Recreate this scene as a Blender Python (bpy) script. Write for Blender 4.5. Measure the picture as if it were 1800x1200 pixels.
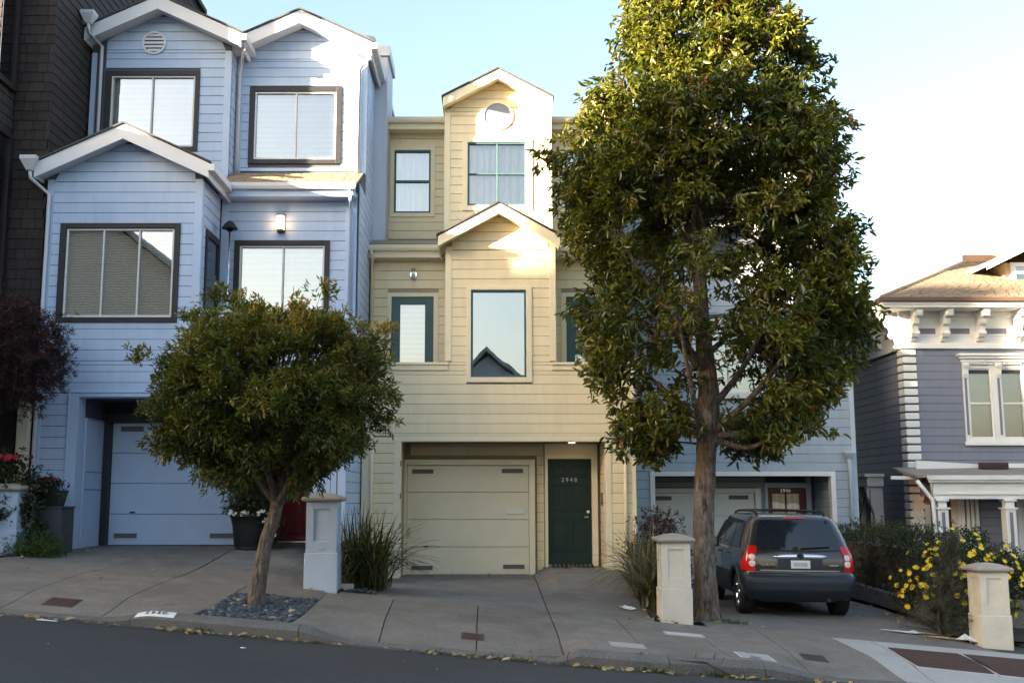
import bpy, bmesh, math, random
import numpy as np
from mathutils import Vector, Matrix

for _o in list(bpy.data.objects):
    bpy.data.objects.remove(_o)
SC = bpy.context.scene
COL = SC.collection
random.seed(7)

# ------------------------------------------------------------------ camera
FPX, PPX, EYE = 1920.0, 862.0, 1.75          # focal length and principal point in photo pixels, eye height
PITCH = math.atan(276 / FPX)
CP, SP = math.cos(PITCH), math.sin(PITCH)
cam = bpy.data.cameras.new('camera')
cam.sensor_width = 36.0
cam.lens = 36.0 * FPX / 1800.0
cam.shift_x = (900 - PPX) / 1800.0
cam.clip_start = 0.05
cam.clip_end = 3000
cam_o = bpy.data.objects.new('camera', cam)
cam_o.location = (0, 0, EYE)
cam_o.rotation_euler = (math.pi / 2 + PITCH, 0, 0)
COL.objects.link(cam_o)
SC.camera = cam_o

# ------------------------------------------------------------------ sun, sky, exposure
SUN_X, SUN_EL = 1.75, math.radians(11.5)     # light travels (1.75, 1) in plan
hl = math.hypot(SUN_X, 1)
sun_dir = Vector((SUN_X / hl * math.cos(SUN_EL), 1 / hl * math.cos(SUN_EL), -math.sin(SUN_EL)))
sd = bpy.data.lights.new('sun', 'SUN')
sd.energy = 5.0
sd.angle = math.radians(0.55)
sd.color = (1.0, 0.80, 0.56)
so = bpy.data.objects.new('sun', sd)
so.rotation_euler = sun_dir.to_track_quat('-Z', 'Y').to_euler()
so.location = (-40, -30, 40)
COL.objects.link(so)
W = bpy.data.worlds.new('World')
SC.world = W
W.use_nodes = True
wn = W.node_tree.nodes
bg = wn['Background']
sky = wn.new('ShaderNodeTexSky')
sky.sky_type = 'NISHITA'
sky.sun_disc = False
sky.sun_elevation = SUN_EL
sky.sun_rotation = math.atan2(-sun_dir.x, -sun_dir.y)
sky.altitude = 50
sky.air_density = 1.0
sky.dust_density = 4.0
sky.ozone_density = 0.75
W.node_tree.links.new(sky.outputs[0], bg.inputs[0])
bg.inputs[1].default_value = 0.075
SC.view_settings.view_transform = 'Standard'
SC.view_settings.look = 'None'
SC.view_settings.exposure = 3.08
SC.view_settings.gamma = 1.0
SC.view_settings.use_curve_mapping = False
SC.cycles.max_bounces = 8
SC.cycles.transparent_max_bounces = 12
SC.cycles.caustics_reflective = False
SC.cycles.caustics_refractive = False


# ------------------------------------------------------------------ measuring helpers (photo pixel + depth -> metres)
def X(px, py, Y):
    y = (600 - py) / FPX
    return (px - PPX) / FPX * Y / (CP - y * SP)


def Z(py, Y):
    y = (600 - py) / FPX
    return EYE + (SP + y * CP) * Y / (CP - y * SP)


def sm(t):
    t = max(0.0, min(1.0, t))
    return t * t * (3 - 2 * t)


# ------------------------------------------------------------------ terrain
def street_h(x):
    x = max(-60.0, min(60.0, x))
    return -.086 * x if x < 1.5 else -.129 - .08 * (x - 1.5)


def curb_y(x):
    return 12.5 + .13 * min(max(0.0, x - 1.5), 6)


TP = [(-3.3, .93), (-2.35, .30), (.85, .30), (1.05, .46), (2.3, .46), (3.2, -.15)]


def floor_t(x):
    if x <= TP[0][0]:
        return TP[0][1] + max(0, -8 - x) * .086
    for a, b in zip(TP, TP[1:]):
        if x < b[0]:
            return a[1] + (b[1] - a[1]) * sm((x - a[0]) / (b[0] - a[0]))
    return -.15 - max(0, x - 9) * .08


CURB_PTS = [(-30, .13), (-9, .13), (-8.4, .04), (-4.35, .04), (-3.75, .17), (-2.15, .17), (-1.6, .035), (.75, .035), (1.0, .17), (3.1, .17), (3.9, .035), (7.5, .035), (8.1, .14), (60, .14)]


def curb_h(x):
    if x < CURB_PTS[0][0] or x > CURB_PTS[-1][0]:
        return .13
    for a, b in zip(CURB_PTS, CURB_PTS[1:]):
        if x <= b[0]:
            return a[1] + (b[1] - a[1]) * sm((x - a[0]) / (b[0] - a[0]))
    return .13


def ground(x, y):
    yc = curb_y(x)
    if y < yc:
        return street_h(x)
    d = y - yc
    b = street_h(x) + .13 + .05 * (min(y, 15.4) - yc)
    c = street_h(x) + curb_h(x) + .02 * d
    b = c + (b - c) * sm(d / 1.3)
    if y > 15.4:
        b = b + (floor_t(x) - b) * sm((y - 15.4) / 4.5)
    return b


# ------------------------------------------------------------------ materials
def nt(name):
    m = bpy.data.materials.new(name)
    m.use_nodes = True
    n = m.node_tree.nodes
    return m, n, m.node_tree.links, n['Principled BSDF']


def speckle(m, scale=7.0, size=.09, col=(.06, .055, .05), amt=.75, fine=220.0, famt=.35):
    """gum spots, drips and aggregate on top of a paving material"""
    n, l = m.node_tree.nodes, m.node_tree.links
    b = n['Principled BSDF']
    src = b.inputs['Base Color'].links[0].from_socket
    tc = n.new('ShaderNodeTexCoord')
    vo = n.new('ShaderNodeTexVoronoi')
    vo.inputs['Scale'].default_value = scale
    l.new(tc.outputs['Object'], vo.inputs[0])
    sp = n.new('ShaderNodeSeparateColor')
    l.new(vo.outputs['Color'], sp.inputs[0])
    pw = n.new('ShaderNodeMath')
    pw.operation = 'MULTIPLY'
    pw.inputs[1].default_value = size * 2
    l.new(sp.outputs[0], pw.inputs[0])
    lt = n.new('ShaderNodeMath')
    lt.operation = 'LESS_THAN'
    l.new(vo.outputs['Distance'], lt.inputs[0])
    l.new(pw.outputs[0], lt.inputs[1])
    g = n.new('ShaderNodeMath')
    g.operation = 'GREATER_THAN'
    g.inputs[1].default_value = .55
    l.new(sp.outputs[1], g.inputs[0])
    mu = n.new('ShaderNodeMath')
    mu.operation = 'MULTIPLY'
    l.new(lt.outputs[0], mu.inputs[0])
    l.new(g.outputs[0], mu.inputs[1])
    m2 = n.new('ShaderNodeMath')
    m2.operation = 'MULTIPLY'
    m2.inputs[1].default_value = amt
    l.new(mu.outputs[0], m2.inputs[0])
    mx = n.new('ShaderNodeMixRGB')
    l.new(m2.outputs[0], mx.inputs[0])
    l.new(src, mx.inputs[1])
    mx.inputs[2].default_value = tuple(col) + (1,)
    nz = n.new('ShaderNodeTexNoise')
    nz.inputs['Scale'].default_value = fine
    nz.inputs['Detail'].default_value = 3
    l.new(tc.outputs['Object'], nz.inputs[0])
    mr = n.new('ShaderNodeMapRange')
    mr.inputs[1].default_value = .3
    mr.inputs[2].default_value = .7
    mr.inputs[3].default_value = 1 - famt
    mr.inputs[4].default_value = 1 + famt
    l.new(nz.outputs['Fac'], mr.inputs[0])
    hs = n.new('ShaderNodeHueSaturation')
    l.new(mr.outputs[0], hs.inputs['Value'])
    l.new(mx.outputs[0], hs.inputs['Color'])
    l.new(hs.outputs[0], b.inputs['Base Color'])


def mat(name, col, rough=.6, var=.08, scale=3.0, bump=0.0, bscale=60.0, metal=0.0, spec=.4, rand=0.0, dirt=None, dscale=1.2, damt=.5, stretch=(1, 1, 1), trans=0.0):
    m, n, l, b = nt(name)
    tc = n.new('ShaderNodeTexCoord')
    mp = n.new('ShaderNodeMapping')
    mp.inputs['Scale'].default_value = stretch
    l.new(tc.outputs['Object'], mp.inputs[0])
    nz = n.new('ShaderNodeTexNoise')
    nz.inputs['Scale'].default_value = scale
    nz.inputs['Detail'].default_value = 6
    nz.inputs['Roughness'].default_value = .65
    l.new(mp.outputs[0], nz.inputs[0])
    cr = n.new('ShaderNodeValToRGB')
    cr.color_ramp.elements[0].position = .3
    cr.color_ramp.elements[1].position = .7
    cr.color_ramp.elements[0].color = tuple(c * (1 - var) for c in col) + (1,)
    cr.color_ramp.elements[1].color = tuple(min(1, c * (1 + var)) for c in col) + (1,)
    l.new(nz.outputs['Fac'], cr.inputs[0])
    out = cr.outputs[0]
    if dirt:
        n2 = n.new('ShaderNodeTexNoise')
        n2.inputs['Scale'].default_value = dscale
        n2.inputs['Detail'].default_value = 8
        n2.inputs['Roughness'].default_value = .72
        l.new(mp.outputs[0], n2.inputs[0])
        r2 = n.new('ShaderNodeValToRGB')
        r2.color_ramp.elements[0].position = .48
        r2.color_ramp.elements[1].position = .72
        r2.color_ramp.elements[1].color = (damt, damt, damt, 1)
        r2.color_ramp.elements[0].color = (0, 0, 0, 1)
        l.new(n2.outputs['Fac'], r2.inputs[0])
        mx = n.new('ShaderNodeMixRGB')
        l.new(r2.outputs[0], mx.inputs[0])
        l.new(out, mx.inputs[1])
        mx.inputs[2].default_value = tuple(dirt) + (1,)
        out = mx.outputs[0]
    if rand:
        oi = n.new('ShaderNodeObjectInfo')
        hs = n.new('ShaderNodeHueSaturation')
        mr = n.new('ShaderNodeMapRange')
        mr.inputs[3].default_value = 1 - rand
        mr.inputs[4].default_value = 1 + rand
        l.new(oi.outputs['Random'], mr.inputs[0])
        l.new(mr.outputs[0], hs.inputs['Value'])
        l.new(out, hs.inputs['Color'])
        out = hs.outputs[0]
    l.new(out, b.inputs['Base Color'])
    b.inputs['Roughness'].default_value = rough
    b.inputs['Metallic'].default_value = metal
    b.inputs['Specular IOR Level'].default_value = spec
    if bump:
        n3 = n.new('ShaderNodeTexNoise')
        n3.inputs['Scale'].default_value = bscale
        n3.inputs['Detail'].default_value = 5
        l.new(mp.outputs[0], n3.inputs[0])
        bp = n.new('ShaderNodeBump')
        bp.inputs['Strength'].default_value = bump
        bp.inputs['Distance'].default_value = .02
        l.new(n3.outputs['Fac'], bp.inputs['Height'])
        l.new(bp.outputs[0], b.inputs['Normal'])
    return m


def glass_mat(name, fac, tint=(1, 1, 1)):
    m, n, l, b = nt(name)
    n.remove(b)
    out = n['Material Output']
    tr = n.new('ShaderNodeBsdfTransparent')
    tr.inputs[0].default_value = tuple(tint) + (1,)
    gl = n.new('ShaderNodeBsdfGlossy')
    gl.inputs['Roughness'].default_value = .0
    gl.inputs[0].default_value = (.92, .96, 1, 1)
    tc = n.new('ShaderNodeTexCoord')
    nz = n.new('ShaderNodeTexNoise')
    nz.inputs['Scale'].default_value = 1.3
    l.new(tc.outputs['Object'], nz.inputs[0])
    bp = n.new('ShaderNodeBump')
    bp.inputs['Strength'].default_value = .012
    bp.inputs['Distance'].default_value = .1
    l.new(nz.outputs['Fac'], bp.inputs['Height'])
    l.new(bp.outputs[0], gl.inputs['Normal'])
    lw = n.new('ShaderNodeLayerWeight')
    lw.inputs[0].default_value = .35
    mr = n.new('ShaderNodeMapRange')
    mr.inputs[3].default_value = fac
    mr.inputs[4].default_value = 1.0
    l.new(lw.outputs['Fresnel'], mr.inputs[0])
    mx = n.new('ShaderNodeMixShader')
    l.new(mr.outputs[0], mx.inputs[0])
    l.new(tr.outputs[0], mx.inputs[1])
    l.new(gl.outputs[0], mx.inputs[2])
    l.new(mx.outputs[0], out.inputs[0])
    return m


def leaf_mat(name, cols, rough=.38, translucent=.25, spec=.5):
    """cols: ramp of leaf colours picked by the per-leaf attribute 'tint'"""
    m, n, l, b = nt(name)
    at = n.new('ShaderNodeAttribute')
    at.attribute_name = 'tint'
    cr = n.new('ShaderNodeValToRGB')
    els = cr.color_ramp.elements
    while len(els) < len(cols):
        els.new(.5)
    for i, c in enumerate(cols):
        els[i].position = i / (len(cols) - 1)
        els[i].color = tuple(c) + (1,)
    l.new(at.outputs['Fac'], cr.inputs[0])
    l.new(cr.outputs[0], b.inputs['Base Color'])
    b.inputs['Roughness'].default_value = rough
    b.inputs['Specular IOR Level'].default_value = spec
    tl = n.new('ShaderNodeBsdfTranslucent')
    g = n.new('ShaderNodeMixRGB')
    g.blend_type = 'MULTIPLY'
    g.inputs[0].default_value = 1
    g.inputs[2].default_value = (1.5, 1.5, .6, 1)
    l.new(cr.outputs[0], g.inputs[1])
    l.new(g.outputs[0], tl.inputs[0])
    mx = n.new('ShaderNodeMixShader')
    mx.inputs[0].default_value = translucent
    l.new(b.outputs[0], mx.inputs[1])
    l.new(tl.outputs[0], mx.inputs[2])
    l.new(mx.outputs[0], n['Material Output'].inputs[0])
    return m


def emit_mat(name, col, strength):
    m, n, l, b = nt(name)
    b.inputs['Base Color'].default_value = tuple(col) + (1,)
    b.inputs['Emission Color'].default_value = tuple(col) + (1,)
    b.inputs['Emission Strength'].default_value = strength
    return m


def stripe_mat(name, c1, c2, scale, axis='Z', rough=.8, distort=1.5, fine=30, mixv=.5):
    """woven / pleated fabrics: a wave texture along one axis"""
    m, n, l, b = nt(name)
    tc = n.new('ShaderNodeTexCoord')
    wv = n.new('ShaderNodeTexWave')
    wv.bands_direction = axis
    wv.inputs['Scale'].default_value = scale
    wv.inputs['Distortion'].default_value = distort
    wv.inputs['Detail'].default_value = 3
    l.new(tc.outputs['Object'], wv.inputs[0])
    nz = n.new('ShaderNodeTexNoise')
    nz.inputs['Scale'].default_value = fine
    l.new(tc.outputs['Object'], nz.inputs[0])
    ad = n.new('ShaderNodeMath')
    ad.operation = 'MULTIPLY'
    l.new(wv.outputs['Fac'], ad.inputs[0])
    l.new(nz.outputs['Fac'], ad.inputs[1])
    cr = n.new('ShaderNodeValToRGB')
    cr.color_ramp.elements[0].color = tuple(c1) + (1,)
    cr.color_ramp.elements[1].color = tuple(c2) + (1,)
    cr.color_ramp.elements[1].position = mixv
    l.new(ad.outputs[0], cr.inputs[0])
    l.new(cr.outputs[0], b.inputs['Base Color'])
    b.inputs['Roughness'].default_value = rough
    return m


M = {}
M['blue'] = mat('blue_paint', (.50, .62, .83), .62, .05, 2.0, .08, 90, rand=.035, dirt=(.38, .50, .68), damt=.55, dscale=1.6, stretch=(2.2, 2.2, .45))
M['blue_trim'] = mat('blue_trim_paint', (.48, .60, .81), .55, .04, 2.5, rand=.02)
M['blue_back'] = mat('blue_gap', (.10, .11, .15), .8)
M['lav'] = mat('lavender_paint', (.64, .66, .72), .62, .04, 2.0, .08, 90, rand=.03, dirt=(.48, .48, .54), damt=.5, dscale=1.6, stretch=(2.2, 2.2, .45))
M['lav_trim'] = mat('lavender_trim_paint', (.70, .72, .77), .55, .04, 2.5)
M['black'] = mat('black_trim_paint', (.022, .022, .028), .5, .2, 5)
M['yel'] = mat('cream_yellow_paint', (.87, .755, .515), .62, .04, 2.0, .08, 90, rand=.03, dirt=(.73, .63, .43), damt=.55, dscale=1.6, stretch=(2.2, 2.2, .45))
M['yel_trim'] = mat('cream_trim_paint', (.86, .765, .55), .55, .04, 2.5)
M['yel_back'] = mat('cream_gap', (.38, .32, .23), .8)
M['cream'] = mat('garage_cream', (.83, .75, .56), .5, .04, 1.5, dirt=(.60, .56, .46), dscale=1.6, damt=.35)
M['gblue'] = mat('grey_blue_paint', (.375, .45, .535), .62, .05, 2.0, .08, 90, rand=.035, dirt=(.31, .37, .44), damt=.55, dscale=1.6, stretch=(2.2, 2.2, .45))
M['gblue_back'] = mat('grey_blue_gap', (.09, .10, .13), .8)
M['gblue_trim'] = mat('grey_blue_trim', (.48, .56, .65), .55, .04, 3)
M['white'] = mat('white_paint', (.78, .78, .76), .5, .04, 3, dirt=(.62, .62, .60), damt=.3)
M['alu'] = mat('aluminium_frame', (.72, .74, .74), .4, .04, 5)
M['vic'] = mat('slate_purple_paint', (.205, .225, .29), .6, .05, 2, .08, 90, rand=.03, dirt=(.17, .185, .24), damt=.55, dscale=1.6, stretch=(2.2, 2.2, .45))
M['vic_back'] = mat('slate_gap', (.05, .05, .06), .8)
M['vic_acc'] = mat('slate_accent', (.20, .19, .24), .6, .05, 3)
M['green'] = mat('dark_green_paint', (.008, .028, .021), .45, .1, 4)
M['green_fr'] = mat('green_frame_paint', (.055, .12, .13), .45, .1, 4)
M['red'] = mat('red_door_paint', (.22, .012, .02), .45, .1, 4)
M['darkred'] = mat('maroon_paint', (.12, .014, .018), .45, .1, 4)
M['brown'] = mat('brown_shingle', (.046, .036, .033), .85, .2, 6, .3, 50, rand=.16, stretch=(3, 3, .6))
M['brown_back'] = mat('brown_gap', (.012, .009, .008), .9)
M['brown_fr'] = mat('brown_window_frame', (.03, .022, .02), .5, .1)
M['roof'] = mat('asphalt_shingle', (.075, .075, .078), .9, .25, 14, .35, 120, rand=.1)
M['roof_tan'] = mat('tan_asphalt_shingle', (.30, .235, .165), .9, .3, 16, .35, 120, rand=.1)
M['metal'] = mat('painted_sheet_metal', (.50, .52, .55), .45, .06, 4, metal=.2)
M['chrome'] = mat('chrome', (.8, .8, .82), .12, .03, 4, metal=1.0)
M['steel'] = mat('brushed_steel', (.62, .62, .62), .3, .05, 9, metal=1.0)
M['iron'] = mat('dark_iron', (.05, .045, .042), .65, .2, 12, metal=.4)
M['rust'] = mat('rusty_iron', (.085, .05, .042), .8, .3, 25, .3, 80, metal=.2)
M['vent'] = mat('vent_mesh', (.13, .12, .115), .7, .1, 30)
M['dark'] = mat('dark_interior', (.03, .03, .034), .9)
M['room'] = mat('room_interior', (.42, .41, .38), .9, .1)
M['blind'] = stripe_mat('white_blind', (.70, .71, .70), (.80, .80, .78), 3.0, 'Z', distort=.2, fine=8, mixv=.4)
M['curtain'] = stripe_mat('white_curtain', (.66, .66, .64), (.84, .84, .80), 2.2, 'X', distort=2.0, fine=3, mixv=.45)
M['bamboo'] = stripe_mat('woven_blind', (.22, .17, .10), (.68, .60, .45), 7.0, 'Z', distort=4.0, fine=24, mixv=.55)
M['glass'] = glass_mat('window_glass', .12)
M['glass_m'] = glass_mat('window_glass_half', .17)
M['glass_r'] = glass_mat('window_glass_reflective', .27, (.7, .75, .78))
M['concrete'] = mat('concrete', (.185, .172, .152), .88, .18, 2.3, .35, 160, rand=.07, dirt=(.10, .09, .078), dscale=1.1, damt=.8)
M['concrete_new'] = mat('new_concrete', (.36, .36, .355), .85, .07, 2.0, .2, 140, rand=.03, dirt=(.36, .36, .36), damt=.4)
M['concrete_dark'] = mat('driveway_concrete', (.175, .165, .152), .88, .16, 1.2, .25, 120, rand=.05, dirt=(.12, .115, .11), dscale=.8, damt=.8)
M['curb'] = mat('curb_concrete', (.125, .122, .116), .88, .16, 2.2, .3, 120, rand=.05, dirt=(.10, .10, .10), dscale=1.4, damt=.8)
M['joint'] = mat('joint_dirt', (.05, .046, .042), .95, .3, 20)
M['asphalt'] = mat('asphalt', (.043, .047, .052), .85, .16, .7, .5, 260, dirt=(.04, .041, .044), dscale=.6, damt=.8)
speckle(M['concrete'], 5.0, .05, fine=70)
speckle(M['concrete_dark'], 4.0, .07, fine=70)
speckle(M['concrete_new'], 3.0, .03, (.2, .2, .2), fine=70, famt=.15)
speckle(M['asphalt'], 1.6, .06, (.03, .03, .032), .6, 90, .35)
speckle(M['curb'], 4.0, .08, fine=60)
M['stone_cap'] = mat('stone_cap', (.36, .32, .28), .85, .12, 5, .25, 90)
M['pillar_w'] = mat('pillar_stucco', (.66, .62, .53), .8, .05, 3, .2, 120, dirt=(.45, .42, .36), dscale=1.6, damt=.5)
M['pillar_b'] = mat('pillar_blue_stucco', (.42, .52, .68), .8, .05, 3, .2, 120, dirt=(.32, .36, .44), dscale=1.6, damt=.4)
def bark_mat(name, dark, mid, pale, sc=1.0):
    m, n, l, b = nt(name)
    tc = n.new('ShaderNodeTexCoord')
    mp = n.new('ShaderNodeMapping')
    mp.inputs['Scale'].default_value = (1, 1, .35)
    l.new(tc.outputs['Object'], mp.inputs[0])
    n1 = n.new('ShaderNodeTexNoise')
    n1.inputs['Scale'].default_value = 16 * sc
    n1.inputs['Detail'].default_value = 8
    n1.inputs['Roughness'].default_value = .7
    l.new(mp.outputs[0], n1.inputs[0])
    n2 = n.new('ShaderNodeTexNoise')
    n2.inputs['Scale'].default_value = 4.5 * sc
    n2.inputs['Detail'].default_value = 4
    l.new(mp.outputs[0], n2.inputs[0])
    r1 = n.new('ShaderNodeValToRGB')
    e = r1.color_ramp.elements
    e[0].position, e[0].color = .36, tuple(dark) + (1,)
    e[1].position, e[1].color = .66, tuple(pale) + (1,)
    l.new(n1.outputs['Fac'], r1.inputs[0])
    r2 = n.new('ShaderNodeValToRGB')
    r2.color_ramp.elements[0].position = .45
    r2.color_ramp.elements[1].position = .62
    l.new(n2.outputs['Fac'], r2.inputs[0])
    mx = n.new('ShaderNodeMixRGB')
    mx.inputs[2].default_value = tuple(mid) + (1,)
    hf = n.new('ShaderNodeMath')
    hf.operation = 'MULTIPLY'
    hf.inputs[1].default_value = .7
    l.new(r2.outputs[0], hf.inputs[0])
    l.new(hf.outputs[0], mx.inputs[0])
    l.new(r1.outputs[0], mx.inputs[1])
    l.new(mx.outputs[0], b.inputs['Base Color'])
    b.inputs['Roughness'].default_value = .9
    vo = n.new('ShaderNodeTexVoronoi')
    vo.inputs['Scale'].default_value = 22 * sc
    l.new(mp.outputs[0], vo.inputs[0])
    ad = n.new('ShaderNodeMath')
    ad.operation = 'ADD'
    l.new(vo.outputs['Distance'], ad.inputs[0])
    l.new(n1.outputs['Fac'], ad.inputs[1])
    bp = n.new('ShaderNodeBump')
    bp.inputs['Strength'].default_value = 1.0
    bp.inputs['Distance'].default_value = .03
    l.new(ad.outputs[0], bp.inputs['Height'])
    l.new(bp.outputs[0], b.inputs['Normal'])
    return m


M['bark'] = bark_mat('grey_brown_bark', (.028, .022, .019), (.17, .09, .05), (.27, .225, .19))
M['bark2'] = bark_mat('pale_grey_bark', (.055, .043, .035), (.12, .085, .06), (.20, .165, .135), 1.3)
M['twig'] = mat('twig_bark', (.075, .056, .045), .9, .3, 9)
M['pot'] = mat('black_pot', (.018, .018, .019), .5, .2, 6)
M['slate_box'] = mat('slate_planter', (.055, .062, .072), .6, .15, 4)
M['soil'] = mat('soil', (.045, .035, .027), .95, .3, 20, .5, 40)
M['paper'] = mat('paper', (.62, .66, .70), .7, .1, 6)
M['card'] = mat('cardboard', (.42, .32, .19), .85, .1, 6)
M['tyre'] = mat('tyre_rubber', (.014, .014, .015), .75, .1, 20)
M['plastic'] = mat('grey_plastic_cladding', (.022, .030, .043), .42, .06, 4)
M['carpaint'] = mat('grey_car_paint', (.070, .066, .064), .20, .03, 3, metal=.5)
M['carpaint'].node_tree.nodes['Principled BSDF'].inputs['Coat Weight'].default_value = .8
M['carglass'] = mat('tinted_car_glass', (.018, .022, .032), .05, .02, 1, spec=.9)
M['carglass_s'] = mat('side_car_glass', (.045, .055, .06), .05, .02, 1, spec=.8)
M['blackplastic'] = mat('black_plastic', (.015, .015, .016), .45, .05, 5)
M['tail_red'] = mat('tail_lamp_red', (.62, .012, .014), .12, .06, 20, spec=.8)
M['tail_white'] = mat('tail_lamp_clear', (.70, .70, .72), .12, .05, 20, spec=.8)
M['plate'] = mat('licence_plate', (.72, .74, .78), .5, .05, 9)
M['flower_y'] = mat('yellow_petal', (.80, .58, .02), .6, .08, 9)
M['flower_r'] = mat('red_petal', (.30, .012, .016), .6, .1, 9)
M['flower_w'] = mat('white_petal', (.75, .73, .70), .6, .1, 9)
M['bluecloth'] = mat('light_blue_cloth', (.16, .36, .80), .7, .06, 5)
M['deadleaf'] = leaf_mat('dead_leaf', [(.20, .12, .05), (.34, .24, .11), (.26, .22, .08), (.42, .33, .19)], .75, .1)
M['leaf_big'] = leaf_mat('glossy_leaf', [(.032, .046, .008), (.062, .080, .011), (.115, .125, .016), (.19, .18, .026), (.20, .09, .035)], .28, .34)
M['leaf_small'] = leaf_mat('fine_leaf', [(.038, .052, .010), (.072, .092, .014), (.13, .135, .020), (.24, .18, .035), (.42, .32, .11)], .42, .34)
M['leaf_red'] = leaf_mat('purple_leaf', [(.022, .012, .013), (.040, .018, .020), (.060, .030, .026), (.12, .018, .03)], .55, .2)
M['leaf_hedge'] = leaf_mat('hedge_leaf', [(.020, .030, .012), (.032, .046, .016), (.050, .066, .022), (.07, .05, .03)], .5, .2)
M['leaf_strap'] = leaf_mat('strap_leaf', [(.034, .044, .013), (.055, .066, .020), (.095, .090, .030), (.20, .14, .06)], .45, .15)
M['leaf_low'] = leaf_mat('low_leaf', [(.04, .07, .015), (.06, .10, .02), (.085, .13, .03)], .5, .25)
M['needle'] = leaf_mat('spruce_needle', [(.03, .044, .028), (.05, .066, .042), (.10, .11, .075), (.20, .17, .11)], .6, .1)


# ------------------------------------------------------------------ object helpers
def link(o, parent=None):
    COL.objects.link(o)
    if parent is not None:
        o.parent = parent
        if parent.type == 'EMPTY':
            o.location = o.location - parent.location
    return o


def empty(name, loc, label=None, cat=None, group=None, kind=None):
    e = bpy.data.objects.new(name, None)
    e.empty_display_size = .2
    e.location = loc
    COL.objects.link(e)
    return tag(e, label, cat, group, kind)


def tag(o, label=None, cat=None, group=None, kind=None):
    if label:
        o['label'] = label
    if cat:
        o['category'] = cat
    if group:
        o['group'] = group
    if kind:
        o['kind'] = kind
    return o


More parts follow.
